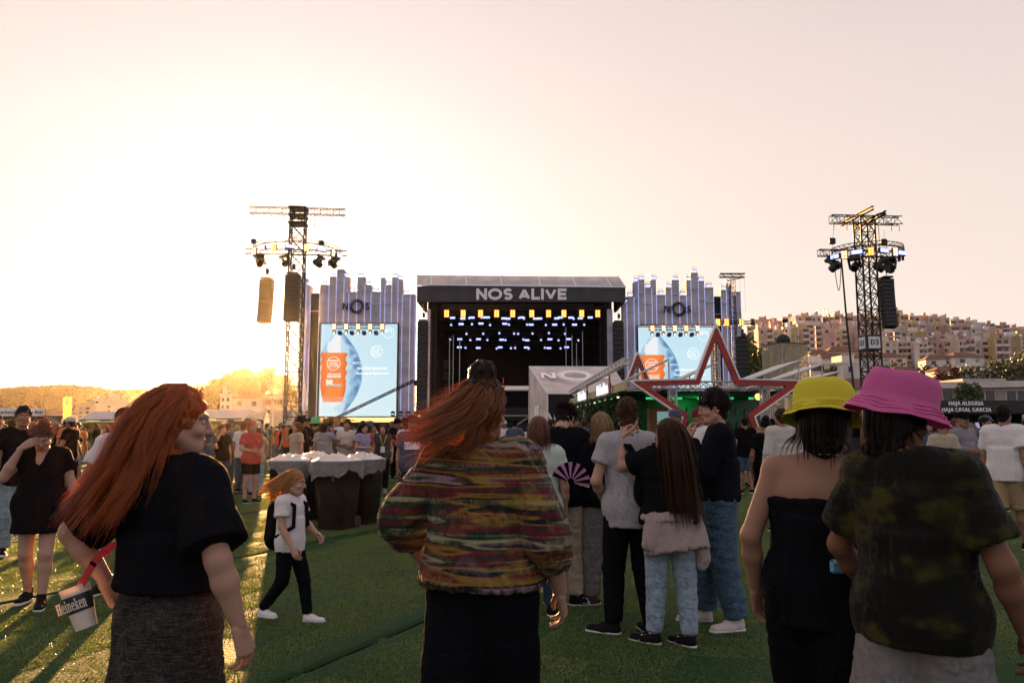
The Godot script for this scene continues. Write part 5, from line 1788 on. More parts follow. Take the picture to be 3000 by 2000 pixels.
	building("long white villa with red roof behind the parked truck", 172.0, 676, 765, 1168, 1228, 2, paints[2], 2, 605)
	building("white villa wing behind the boom lift", 175.0, 762, 830, 1166, 1228, 2, paints[1], 1, 606)

func greenery() -> void:
	var dk := foliage("leaf_dark", 0.028, 0.05, 0.016)
	var md := foliage("leaf_mid", 0.05, 0.08, 0.02)
	var rd := foliage("leaf_red", 0.07, 0.018, 0.015)
	var wt := foliage("blossom_white", 0.5, 0.48, 0.42)
	var gr := "trees between the field and the town"
	tree("broad_tree", "large round dark green tree between the star and the scaffold", Vector3(34.398, 0.234, -112.0) * Vector3(1, 0, 1), 14.869, 4.2, 6.6, md, 1, gr, 3600, 0.42)
	tree("broad_tree", "green tree showing behind the scaffold cover", Vector3(45.389, 0.552, -135.0) * Vector3(1, 0, 1), 17.328, 4.0, 5.0, md, 2, gr, 2200, 0.45)
	tree("broad_tree", "dark tree tucked behind the outer speaker hang", Vector3(38.175, 0.585, -130.0) * Vector3(1, 0, 1), 17.023, 4.0, 5.0, dk, 12, gr, 1800, 0.45)
	var list := [[2600, 1080, 170, 5.0, 4.0, 0], [2650, 1062, 175, 6.0, 5.0, 1], [2700, 1068, 165, 6.0, 4.5, 0], [2745, 1090, 160, 4.0, 4.0, 1], [2790, 1072, 170, 4.0, 5.0, 0], [2940, 1040, 175, 6.5, 8.0, 0], [2985, 1015, 180, 7.0, 10.0, 0], [3030, 1020, 170, 7.0, 9.0, 0], [2830, 1100, 150, 4.5, 4.0, 0], [2960, 1100, 140, 5.0, 4.0, 0], [3010, 1110, 130, 5.0, 4.0, 0], [2770, 1120, 140, 4.0, 3.0, 0], [2690, 1130, 135, 4.5, 3.0, 0]]
	var k := 0
	for q in list:
		k += 1
		tree("garden_tree", "%s dark evergreen from the left in the tree belt below the town" % ORD[k - 1], Vector3(sx(q[0], 1200.0, q[2]), sy(1190.0, q[2]) - 6.0, -q[2]), sy(q[1], q[2]) - sy(1190.0, q[2]) + 6.0, q[3], q[4], md if q[5] == 1 else dk, 20 + k, "evergreen trees below the town", 1500, 0.5)
	tree("blossom_tree", "round tree covered in white blossom at the right", Vector3(80.717, -0.052, -138.0) * Vector3(1, 0, 1), 14.212, 3.6, 4.0, dk, 41, gr, 1500, 0.4, 0.75, wt)
	tree("red_leaf_tree", "dark red leaved shrub tree left of the white blossom tree", Vector3(74.919, -0.03, -136.0) * Vector3(1, 0, 1), 12.853, 2.6, 2.6, rd, 42, gr, 1300, 0.35)
	tree("young_tree", "bushy green tree before the flat white building above the HAJA lettering", Vector3(57.427, 0.366, -100.0) * Vector3(1, 0, 1), 7.687, 2.3, 2.6, md, 43, gr, 1800, 0.25)
	tree("conifer", "small dark conical cypress between the white terraces", Vector3(68.252, 2.473, -170.0) * Vector3(1, 0, 1), 16.14, 1.9, 3.4, dk, 44, gr, 900, 0.4)
	# dark hedge in front of the pavilion
	for i in 7:
		leaf_rnd.seed = 900 + i
		var hx := 2660 + i * 58
		var t := thing("hedge_bush", "%s dark hedge bush from the left above the black stalls" % ORD[i], "bush", Vector3(sx(hx, 1200.0, 92.0), 0, -92.0), 0.0, "hedge bushes behind the black stalls")
		var g := G.new()
		for e in 6: leaf_cloud(g, Vector3(leaf_rnd.randf_range(-1.1, 1.1), leaf_rnd.randf_range(0.8, sy(1168.0, 92.0) - 0.8), leaf_rnd.randf_range(-0.6, 0.6)), Vector3(1.1, 1.0, 0.9), 170, 0.22)
		part(t, "leaves", g, dk)
		g = G.new()
		g.bar(Vector3(0, -0.1, 0), Vector3(0, 2.0, 0), 0.06)
		part(t, "stem", g, M.bark)
	# left: wooded ridge as one mass with trees that stand out of the skyline
	var wood := mottled(mt("wood_floor", 0.03, 0.032, 0.014, 0.95), T.mottle, 0.03, true)
	hill("wooded_ridge", [[330.0, [[-500, 0.0], [300, 0.0], [900, 0.0], [1300, -2.0]]], [420.0, [[-500, 10.0], [300, 12.0], [700, 14.0], [1000, 8.0], [1400, -2.0]]], [600.0, [[-600, 26.0], [100, 29.5], [500, 31.0], [800, 34.0], [1300, 12.0]]], [720.0, [[-600, 20.0], [100, 24.0], [500, 26.0], [900, 30.0], [1300, 10.0]]]], wood, 2.0, 6)
	var rnd := RandomNumberGenerator.new()
	rnd.seed = 5
	var fm := foliage("leaf_wood", 0.04, 0.045, 0.016)
	for kind in 3:
		leaf_rnd.seed = 60 + kind
		var g := G.new()
		for e in 5: leaf_cloud(g, Vector3(leaf_rnd.randf_range(-2.6, 2.6), leaf_rnd.randf_range(-1.2, 1.6), leaf_rnd.randf_range(-2.0, 2.0)), Vector3(2.8, 1.9, 2.6), 110, 1.0)
		var mm := MultiMesh.new()
		mm.transform_format = MultiMesh.TRANSFORM_3D
		mm.mesh = g.mesh()
		mm.mesh.surface_set_material(0, fm)
		mm.instance_count = 800
		for i in 800:
			var u := rnd.randf()
			var d := lerpf(400.0, 640.0, sqrt(u))
			var px := rnd.randf_range(-150, 1000)
			var hh := lerpf(10.0, 31.0, clampf((d - 420.0) / 180.0, 0.0, 1.0)) if d > 420.0 else lerpf(8.0, 10.0, (d - 400) / 20.0)
			hh += 2.5 * sin(px * 0.011) + (px - 300) * 0.004
			if px > 850: hh *= 1.0 - (px - 850) / 350.0
			mm.set_instance_transform(i, Transform3D(Basis(Vector3.UP, rnd.randf() * TAU).scaled(Vector3.ONE * rnd.randf_range(0.8, 1.7)), Vector3((px - 1500) / 2333.0 * d, hh - 1.5, -d)))
		var mi := MultiMeshInstance3D.new()
		mi.name = numbered("wood")
		mi.multimesh = mm
		mi.set_meta("kind", "stuff")
		tag(mi, "dense pine wood covering the ridge at left", "wood")
		add_child(mi)
	var sil := [[40, 1146, 590, 8.0, 3.5], [160, 1134, 590, 6.0, 3.2], [610, 1120, 280, 6.0, 4.5], [640, 1098, 260, 6.5, 5.0], [672, 1088, 255, 6.0, 5.0], [700, 1070, 250, 4.6, 4.5], [735, 1082, 250, 6.0, 5.5], [765, 1053, 245, 6.5, 7.0], [800, 1085, 250, 5.5, 5.5], [830, 1092, 255, 5.5, 5.0]]
	k = 0
	for q in sil:
		k += 1
		var gy := sy(1190.0, q[2])
		tree("ridge_tree", "%s loose tree from the left along the sunlit ridge, standing out against the sky" % ORD[k - 1], Vector3(sx(q[0], 1150.0, q[2]), gy - 3.0, -q[2]), sy(q[1], q[2]) - gy + 3.0, q[3], q[4], fm, 70 + k, "trees standing out on the sunlit ridge", 1100, 0.6, 0.6)
	# slope that carries the near ridge trees
	hill("tree_slope", [[200.0, [[480, 0.0], [700, 0.0], [900, 0.0]]], [245.0, [[480, 7.0], [700, 14.0], [860, 13.5], [1000, 6.0]]], [290.0, [[480, 8.0], [700, 16.0], [900, 13.0], [1050, 5.0]]], [330.0, [[450, 0.0], [700, 2.0], [900, 2.0]]]], wood, 1.2, 9)
	for i in 16:
		leaf_rnd.seed = 1200 + i
		var hx := 560.0 + i * 20.0
		var d := 232.0 + (i % 3) * 8.0
		var t := thing("slope_shrub", "%s dark shrub from the left on the slope behind the white villa" % ORD[i], "bush", Vector3(sx(hx, 1180.0, d), sy(1180.0, d) - 3.0, -d), 0.0, "shrubs on the slope behind the villa")
		var g := G.new()
		for e in 6: leaf_cloud(g, Vector3(leaf_rnd.randf_range(-2, 2), leaf_rnd.randf_range(1.0, 6.0 + (3.0 if hx > 650 and hx < 850 else 0.0)), leaf_rnd.randf_range(-1.5, 1.5)), Vector3(2.4, 1.9, 2.0), 110, 0.5)
		part(t, "leaves", g, fm)
		g = G.new()
		g.bar(Vector3(0, -2, 0), Vector3(0, 4.0, 0), 0.15)
		part(t, "stem", g, M.bark)

# ------------------------------------------------------------------ people
# Local frame of a person 1.75 m tall: y up, faces +z, own left at +x.
const REST := {
	"pel": Vector3(0, 0.96, 0), "mid": Vector3(0, 1.14, 0.0), "chest": Vector3(0, 1.32, 0.0), "neck": Vector3(0, 1.47, -0.015), "head": Vector3(0, 1.625, 0.015),
	"shL": Vector3(0.168, 1.42, -0.01), "elL": Vector3(0.23, 1.13, -0.03), "wrL": Vector3(0.235, 0.88, 0.05),
	"shR": Vector3(-0.168, 1.42, -0.01), "elR": Vector3(-0.23, 1.13, -0.03), "wrR": Vector3(-0.235, 0.88, 0.05),
	"hipL": Vector3(0.09, 0.92, 0), "knL": Vector3(0.105, 0.50, 0.02), "anL": Vector3(0.11, 0.085, -0.02),
	"hipR": Vector3(-0.09, 0.92, 0), "knR": Vector3(-0.105, 0.50, 0.02), "anR": Vector3(-0.11, 0.085, -0.02),
	"face": Vector3(0, 0, 1), "front": Vector3(0, 0, 1), "toeL": Vector3(0.15, 0, 1), "toeR": Vector3(-0.15, 0, 1)}
var cache := {}
var fold_noise: FastNoiseLite
var fuzz_noise: FastNoiseLite
var hair_rnd := RandomNumberGenerator.new()

func head_geo(cell: float) -> G:
	var key := "head%d" % int(cell * 10000)
	if cache.has(key): return cache[key]
	var f := Field.new(Vector3(-0.12, -0.16, -0.14), Vector3(0.12, 0.16, 0.16), cell)
	f.ell(Vector3(0, 0.035, -0.012), Vector3(0.074, 0.088, 0.094), Basis.IDENTITY, 0.02)
	f.ell(Vector3(0, -0.03, 0.032), Vector3(0.060, 0.078, 0.062), Basis.IDENTITY, 0.035)
	f.cap(Vector3(-0.022, -0.083, 0.062), Vector3(0.022, -0.083, 0.062), 0.026, 0.026, 0.025)
	f.cap(Vector3(-0.052, -0.055, 0.01), Vector3(-0.018, -0.092, 0.058), 0.02, 0.018, 0.025)
	f.cap(Vector3(0.052, -0.055, 0.01), Vector3(0.018, -0.092, 0.058), 0.02, 0.018, 0.025)
	for s in [-1.0, 1.0]:
		f.ell(Vector3(0.032 * s, 0.006, 0.102), Vector3(0.021, 0.014, 0.018), Basis.IDENTITY, 0.012, true)
		f.cap(Vector3(0.014 * s, 0.026, 0.090), Vector3(0.046 * s, 0.026, 0.074), 0.010, 0.009, 0.012)
		f.ell(Vector3(0.042 * s, -0.028, 0.068), Vector3(0.022, 0.018, 0.020), Basis.IDENTITY, 0.02)
		f.ell(Vector3(0.031 * s, 0.006, 0.078), Vector3(0.0135, 0.0115, 0.0125), Basis.IDENTITY, 0.002)
		f.ell(Vector3(0.073 * s, 0.0, -0.008), Vector3(0.009, 0.031, 0.019), Basis(Vector3.UP, 0.35 * s) * Basis(Vector3.RIGHT, -0.2), 0.006)
		f.ell(Vector3(0.081 * s, -0.002, 0.0), Vector3(0.006, 0.016, 0.009), Basis.IDENTITY, 0.006, true)
		f.cap(Vector3(0.009 * s, -0.033, 0.098), Vector3(0.010 * s, -0.033, 0.098), 0.0085, 0.0085, 0.008)
	f.cap(Vector3(0, 0.02, 0.090), Vector3(0, -0.026, 0.112), 0.0075, 0.0105, 0.012)
	f.cap(Vector3(-0.017, -0.059, 0.087), Vector3(0.017, -0.059, 0.087), 0.006, 0.006, 0.006)
	f.cap(Vector3(-0.008, -0.059, 0.093), Vector3(0.008, -0.059, 0.093), 0.006, 0.006, 0.006)
	f.cap(Vector3(-0.012, -0.071, 0.089), Vector3(0.012, -0.071, 0.089), 0.007, 0.007, 0.006)
	f.cap(Vector3(-0.02, -0.065, 0.099), Vector3(0.02, -0.065, 0.099), 0.0022, 0.0022, 0.0, 1.0, Vector3.ZERO, false, true)
	f.cap(Vector3(0, -0.05, -0.02), Vector3(0, -0.15, -0.035), 0.052, 0.053, 0.03)
	var g := G.new()
	var paint := func(p: Vector3, _n: Vector3) -> Color:
		var ax := absf(p.x)
		var e := Vector2(ax - 0.031, p.y - 0.006)
		if p.z > 0.078 and e.length() < 0.0052: return Color(0, 1, 0)
		if p.z > 0.076 and Vector2(e.x / 0.013, e.y / 0.0068).length() < 1.0: return Color(0, 0, 1)
		if p.z > 0.06 and ax > 0.012 and ax < 0.05 and absf(p.y - 0.03 + (ax - 0.03) * (ax - 0.03) * 6.0) < 0.0042: return Color(0, 1, 0)
		if p.z > 0.08 and ax < 0.026 - absf(p.y + 0.065) * 0.8 and absf(p.y + 0.065) < 0.0125: return Color(0.8, 0.5, 0.5)
		return Color(1, 1, 1)
	f.into(g, Transform3D.IDENTITY, paint)
	cache[key] = g
	return g

# right hand: wrist at the origin, fingers along +z, palm facing -y, thumb at +x
func hand_geo(cell: float, curl: float) -> G:
	var key := "hand%d_%d" % [int(cell * 10000), int(curl * 100)]
	if cache.has(key): return cache[key]
	var f := Field.new(Vector3(-0.075, -0.13, -0.05), Vector3(0.10, 0.05, 0.21), cell)
	f.cap(Vector3(0, 0, -0.03), Vector3(0, 0, 0.01), 0.026, 0.025, 0.012, 0.75, Vector3.UP)
	var root := [Vector3(0.030, 0, 0.088), Vector3(0.010, 0.003, 0.093), Vector3(-0.011, 0.001, 0.089), Vector3(-0.030, -0.004, 0.080)]
	var lens := [[0.040, 0.024, 0.020], [0.045, 0.028, 0.021], [0.041, 0.026, 0.020], [0.032, 0.020, 0.018]]
	for i in 4:
		var r: Vector3 = root[i]
		f.cap(Vector3(r.x * 0.55, 0, 0.005), r, 0.0165, 0.0125, 0.012, 0.9, Vector3.UP)
		var a := 0.15 + curl * (0.9 + 0.06 * i)
		var p := r
		for k in 3:
			var d := Vector3(0.03 * (1.5 - i) * (1.0 - curl), -sin(a), cos(a)).normalized()
			var q: Vector3 = p + d * lens[i][k]
			f.cap(p, q, 0.0094 - 0.0008 * k, 0.0086 - 0.0009 * k, 0.003)
			p = q
			a += 0.15 + curl * (1.05 - 0.2 * k)
	var t0 := Vector3(0.022, -0.006, 0.018)
	var t1 := Vector3(0.046, -0.020 - 0.012 * curl, 0.048)
	var t2 := t1 + Vector3(0.014 - 0.02 * curl, -0.010 - 0.01 * curl, 0.030)
	var t3 := t2 + Vector3(-0.004 - 0.018 * curl, -0.004, 0.024)
	f.cap(t0, t1, 0.017, 0.0125, 0.01)
	f.cap(t1, t2, 0.0115, 0.0105, 0.004)
	f.cap(t2, t3, 0.0105, 0.0085, 0.004)
	var g := G.new()
	f.into(g)
	cache[key] = g
	return g

func shoe_geo(cell: float, high: float) -> Array:
	var key := "shoe%d_%d" % [int(cell * 10000), int(high * 100)]
	if cache.has(key): return cache[key]
	var f := Field.new(Vector3(-0.07, -0.02, -0.11), Vector3(0.07, 0.19, 0.24), cell)
	f.cap(Vector3(0, 0.045, -0.035), Vector3(0, 0.042, 0.05), 0.043, 0.046, 0.02)
	f.cap(Vector3(0.004, 0.036, 0.05), Vector3(0.004, 0.030, 0.155), 0.046, 0.040, 0.02, 0.85, Vector3.UP)
	f.cap(Vector3(0, 0.06, -0.025), Vector3(0, 0.085 + high, -0.03), 0.043, 0.042, 0.02)
	f.cap(Vector3(0, 0.085, 0.0), Vector3(0, 0.058, 0.07), 0.03, 0.024, 0.015)
	f.plane(Vector3(0, 0.02, 0), Vector3.DOWN)
	f.plane(Vector3(0, 0.085 + high + 0.015, 0), Vector3.UP)
	var up := G.new()
	f.into(up)
	f = Field.new(Vector3(-0.08, -0.02, -0.12), Vector3(0.08, 0.06, 0.25), cell)
	f.cap(Vector3(0, 0.014, -0.04), Vector3(0.002, 0.014, 0.06), 0.044, 0.046, 0.01)
	f.cap(Vector3(0.002, 0.014, 0.06), Vector3(0.005, 0.014, 0.158), 0.046, 0.046, 0.01)
	f.plane(Vector3.ZERO, Vector3.DOWN)
	f.plane(Vector3(0, 0.027, 0), Vector3.UP)
	var so := G.new()
	f.into(so)
	cache[key] = [up, so]
	return cache[key]

func axes(z: Vector3, y: Vector3) -> Basis:
	z = z.normalized()
	var x := y.cross(z)
	if x.length() < 0.01: x = Vector3.RIGHT.cross(z)
	x = x.normalized()
	return Basis(x, z.cross(x), z)

func put_skin(g: G, src: G, t: Transform3D, skin: Color, dark: Color) -> void:
	var bn := t.basis.inverse().transposed()
	var turned := t.basis.determinant() < 0.0
	for ii in src.v.size():
		var i := ii
		if turned and ii % 3 > 0: i = ii + (1 if ii % 3 == 1 else -1)
		g.v.push_back(t * src.v[i]); g.n.push_back((bn * src.n[i]).normalized())
		var c := src.c[i]
		if c.r < 0.2 and c.g > 0.5: g.c.push_back(dark)
		elif c.r < 0.2 and c.b > 0.5: g.c.push_back(Color(0.55, 0.52, 0.5))
		else: g.c.push_back(Color(skin.r * c.r, skin.g * c.g, skin.b * c.b))

func put_plain(g: G, src: G, t: Transform3D) -> void:
	g.add(src, t)

# torso, hips and shoulders; r swells the flesh into a garment
func trunk(f: Field, J: Dictionary, w: float, fem: float, r: float, k := 0.05) -> void:
	var fr: Vector3 = J.front.normalized()
	var side: Vector3 = (J.shL - J.shR).normalized()
	var hs: Vector3 = (J.hipL - J.hipR).normalized()
	var pel: Vector3 = J.pel
	f.cap(pel - hs * (0.062 + 0.014 * fem) * w, pel + hs * (0.062 + 0.014 * fem) * w, 0.108 * w + r, 0.108 * w + r, k, 0.88, fr)
	f.cap(pel, J.mid, (0.128 - 0.004 * fem) * w + r, (0.124 - 0.014 * fem) * w + r, k, 0.80, fr)
	f.cap(J.mid, J.chest, (0.124 - 0.014 * fem) * w + r, 0.128 * w + r, k, 0.80, fr)
	f.cap(J.chest - side * 0.075 * w, J.chest + side * 0.075 * w, 0.100 * w + r, 0.100 * w + r, k, 0.85, fr)
	var nk: Vector3 = J.neck - (J.neck - J.chest) * 0.25
	f.cap(nk, J.shL, 0.062 + r, 0.054 * w + r, k)
	f.cap(nk, J.shR, 0.062 + r, 0.054 * w + r, k)
	if fem > 0.3:
		for s in [-1.0, 1.0]:
			f.cap(J.chest + side * 0.072 * s + fr * 0.075 + Vector3(0, -0.045, 0), J.chest + side * 0.07 * s + fr * 0.07 + Vector3(0, -0.02, 0), 0.052 + r * 0.8, 0.045 + r * 0.8, 0.03)

func bounds(J: Dictionary, names: Array, pad: float) -> Array:
	var lo := Vector3(9, 9, 9)
	var hi := Vector3(-9, -9, -9)
	for n in names:
		lo = lo.min(J[n]); hi = hi.max(J[n])
	return [lo - Vector3(pad, pad, pad), hi + Vector3(pad, pad, pad)]

func cloth(key: String, r: float, g: float, b: float, sheen := 0.25) -> StandardMaterial3D:
	if M.has(key): return M[key]
	var m := mt(key, r, g, b, 0.85)
	m.normal_enabled = true; m.normal_texture = T.weave; m.normal_scale = 0.35
	m.uv1_triplanar = true; m.uv1_scale = Vector3(6, 6, 6)
	m.rim_enabled = true; m.rim = sheen; m.rim_tint = 0.7
	m.metallic_specular = 0.3
	return m

func denim(key: String, r: float, g: float, b: float) -> StandardMaterial3D:
	if M.has(key): return M[key]
	var m := cloth(key, r, g, b, 0.1)
	m.albedo_texture = noise_tex("fade", 0.015, 0.72, 1.0, 5, 17)
	m.uv1_scale = Vector3(1.6, 1.6, 1.6)
	m.normal_scale = 0.3
	return m

# o: label, at, turn, h, w (girth), fem, cell, j (joints), skin, dark, top, legs, shoe, hair ...
func person(o: Dictionary) -> Node3D:
	var J := REST.duplicate()
	var given: Dictionary = o.get("j", {})
	for k in given: J[k] = given[k]
	var h: float = o.get("h", 1.75)
	var s := h / 1.75
	var w: float = o.get("w", 1.0)
	var fem: float = o.get("fem", 0.0)
	var cell: float = o.get("cell", 0.014)
	var near: bool = cell < 0.017
	var skin: Color = o.get("skin", Color(0.42, 0.24, 0.16))
	var dark: Color = o.get("dark", Color(0.02, 0.012, 0.008))
	if o.has("look"): J.face = Basis(Vector3.UP, -o.get("turn", 0.0)) * o.look
	if fem > 0.3:
		for k in ["shL", "shR"]:
			if not given.has(k): J[k] = J[k] * Vector3(0.9, 1, 1)
	var at: Vector3 = o.at
	var p := thing("person", o.label, "person", at, o.get("turn", 0.0), o.get("group", ""))
	var sc := Transform3D(Basis.from_scale(Vector3(s, s, s)), Vector3.ZERO)
	if fold_noise == null:
		fold_noise = noise(5.5, FastNoiseLite.TYPE_SIMPLEX_SMOOTH, 2, 44)
		fold_noise.domain_warp_enabled = true
		fold_noise.domain_warp_amplitude = 0.12
		fold_noise.domain_warp_frequency = 4.0
		fuzz_noise = noise(40.0, FastNoiseLite.TYPE_SIMPLEX_SMOOTH, 2, 45)
	# ---- body
	var all := ["pel", "chest", "neck", "head", "shL", "shR", "elL", "elR", "wrL", "wrR", "knL", "knR", "anL", "anR"]
	var bb := bounds(J, all, 0.19)
	bb[0].y = minf(bb[0].y, -0.02)
	var f := Field.new(bb[0], bb[1], cell)
	trunk(f, J, w, fem, -0.004)
	var hb := axes(J.face, Vector3.UP)
	if o.has("tilt"): hb = hb * Basis(Vector3.BACK, o.tilt)
	f.cap(J.chest.lerp(J.neck, 0.6), J.head + hb * Vector3(0, -0.1, -0.03), 0.062 * (0.6 + 0.4 * w), 0.050, 0.03)
	var cover: float = 1.0
	if o.has("legs"): cover = 0.86
	for q in ["L", "R"]:
		f.cap(J["sh" + q], J["el" + q], 0.050 * w, 0.040 * w, 0.03)
		f.cap(J["el" + q], J["el" + q].lerp(J["wr" + q], 0.35), 0.040 * w, 0.041 * w, 0.02)
		f.cap(J["el" + q].lerp(J["wr" + q], 0.35), J["wr" + q], 0.040 * w, 0.026, 0.02)
		var shin: float = 0.82 if o.has("legs") and o.legs.get("hem", 2.0) > 1.3 else 1.0
		f.cap(J["hip" + q], J["kn" + q], 0.088 * w * cover, 0.056 * w * shin, 0.04)
		var calf: Vector3 = J["kn" + q].lerp(J["an" + q], 0.3) - J.front * 0.018 * shin
		f.cap(J["kn" + q], calf, 0.054 * w * shin, 0.055 * w * shin, 0.03)
		f.cap(calf, J["an" + q], 0.053 * w * shin, 0.036, 0.03)
		var td: Vector3 = J["toe" + q].normalized()
		f.cap(J["an" + q], J["an" + q] + td * 0.11 - Vector3(0, 0.045, 0), 0.036, 0.03, 0.02)
	var g := G.new()
	g.col = skin
	f.into(g, sc)
	var hc := 0.0036 if near else 0.0085
	put_skin(g, head_geo(hc), sc * Transform3D(hb.scaled(Vector3.ONE * o.get("head", 1.0)), J.head), skin, dark)
	for q in ["L", "R"]:
		var dir: Vector3 = (J["wr" + q] - J["el" + q]).normalized()
		var sg := 1.0 if q == "L" else -1.0
		var palm := Vector3(-sg, 0, -0.25)
		var hd: Array = o.get("hand" + q, [])
		if hd.size() > 0: dir = hd[0]
		if hd.size() > 1: palm = hd[1]
		var hbz := axes(dir, -palm)
		if q == "L": hbz = Basis(-hbz.x, hbz.y, hbz.z)
		put_skin(g, hand_geo(0.0042 if near else 0.009, o.get("curl" + q, 0.35)), sc * Transform3D(hbz, J["wr" + q] + dir.normalized() * 0.008), skin, dark)
	var sk := mt("skin", 1, 1, 1, 0.5)
	sk.vertex_color_use_as_albedo = true
	sk.metallic_specular = 0.28
	part(p, "body", g, sk)
	# ---- lower garment
	var amp := 0.0075 if near else 0.005
	if o.has("legs"):
		var L: Dictionary = o.legs
		var e: float = L.get("loose", 0.012)
		bb = bounds(J, ["pel", "mid", "hipL", "hipR", "knL", "knR", "anL", "anR"], 0.24)
		f = Field.new(bb[0], bb[1], cell)
		var hs: Vector3 = (J.hipL - J.hipR).normalized()
		var hem: float = L.get("hem", 2.0)
		f.cap(J.pel - hs * (0.062 + 0.014 * fem) * w, J.pel + hs * (0.062 + 0.014 * fem) * w, 0.110 * w, 0.110 * w, 0.03, 0.88, J.front)
		f.cap(J.pel, J.mid, 0.129 * w, 0.122 * w, 0.03, 0.80, J.front)
		if L.get("skirt", false):
			var hm: Vector3 = (J.knL + J.knR) * 0.5
			hm = Vector3(lerpf(J.pel.x, hm.x, 0.7), hem, lerpf(J.pel.z, hm.z, 0.7))
			f.cap(J.pel + Vector3(0, -0.02, 0), hm, 0.150 * w, (0.150 + e) * w, 0.05, 0.9, J.front, true)
			f.cap(J.hipL, J.knL, 0.098 * w, 0.085 * w, 0.05)
			f.cap(J.hipR, J.knR, 0.098 * w, 0.085 * w, 0.05)
			f.plane(Vector3(0, hem, 0), Vector3.DOWN)
		else:
			for q in ["L", "R"]:
				if hem <= 1.0:
					var end: Vector3 = J["hip" + q].lerp(J["kn" + q], hem)
					f.cap(J["hip" + q] + Vector3(0, 0.03, 0), end, 0.098 * w + e * 0.15, lerpf(0.098, 0.075, hem) * w + e, 0.03, 1.0, Vector3.ZERO, true)
				else:
					var end: Vector3 = J["kn" + q].lerp(J["an" + q], minf(hem - 1.0, 0.97))
					f.cap(J["hip" + q], J["kn" + q], 0.097 * w + e * 0.6, 0.064 * w + e, 0.035)
					f.cap(J["kn" + q], end, 0.064 * w + e, 0.045 + e * L.get("flare", 1.0), 0.02, 1.0, Vector3.ZERO, true)
		f.plane(J.mid + Vector3(0, L.get("waist", -0.04), 0), Vector3.UP)
		g = G.new()
		f.into(g, sc, null, fold_noise, amp * L.get("fold", 1.0), Vector3(0.5, 1.7, 0.5) if not L.get("skirt", false) else Vector3(1.3, 0.3, 1.3))
		part(p, L.get("name", "trousers"), g, L.mat)
	# ---- upper garment
	if o.has("top"):
		var U: Dictionary = o.top
		var e: float = U.get("loose", 0.014)
		var sl: float = U.get("sleeve", 0.6)
		bb = bounds(J, ["pel", "neck", "shL", "shR", "elL", "elR", "wrL", "wrR"], 0.22)
		bb[0].y = minf(bb[0].y, U.get("hem", 0.86) - 0.05)
		f = Field.new(bb[0], bb[1], cell)
		trunk(f, J, w, fem, 0.015 + e * 0.45, 0.04)
		var hy: float = U.get("hem", 0.86)
		var low := Vector3(J.pel.x, hy, J.pel.z)
		f.cap(J.mid + Vector3(0, 0.08, 0), low, 0.138 * w + e, 0.150 * w + e * U.get("flare", 1.3), 0.06, 0.84, J.front, true)
		f.cap(J.pel - (J.hipL - J.hipR).normalized() * (0.062 + 0.014 * fem) * w, J.pel + (J.hipL - J.hipR).normalized() * (0.062 + 0.014 * fem) * w, 0.124 * w + e * 0.4, 0.124 * w + e * 0.4, 0.05, 0.9, J.front)
		for q in ["L", "R"]:
			if sl <= 0.05: break
			var se: Vector3 = J["sh" + q].lerp(J["el" + q], minf(sl, 1.0))
			var wide: float = U.get("cuff", 0.058) + e
			if sl <= 1.0:
				f.cap(J["sh" + q], se, 0.058 * w + e * 0.6, wide * w, 0.03, 1.0, Vector3.ZERO, true)
			else:
				f.cap(J["sh" + q], se, 0.058 * w + e * 0.6, 0.052 * w + e * 0.8, 0.03)
				f.cap(se, J["el" + q].lerp(J["wr" + q], sl - 1.0), 0.052 * w + e * 0.8, 0.036 + e * 0.7, 0.02, 1.0, Vector3.ZERO, true)
		f.cap(J.neck.lerp(J.chest, 0.1), J.head, 0.075 + U.get("neck", 0.0), 0.08, 0.0, 1.0, Vector3.ZERO, false, true)
		if U.has("vee"):
			f.cap(J.chest + J.front * 0.17 - Vector3(0, U.vee, 0), J.neck + J.front * 0.1 + Vector3(0, 0.06, 0), 0.02, 0.085, 0.0, 1.0, Vector3.ZERO, false, true)
		if U.get("strap", false):
			for q in ["L", "R"]:
				f.cap(J["sh" + q] + Vector3(0, 0.02, 0), J["sh" + q] + Vector3(0, 0.3, 0), 0.085, 0.1, 0.0, 1.0, Vector3.ZERO, false, true)
		if U.has("cut"): f.plane(Vector3(0, U.cut, 0), Vector3.UP)
		f.plane(Vector3(0, hy, 0), Vector3.DOWN)
		g = G.new()
		f.into(g, sc, null, fold_noise, amp * U.get("fold", 1.0), Vector3(1.7, 0.33, 1.7))
		part(p, U.get("name", "shirt"), g, U.mat)
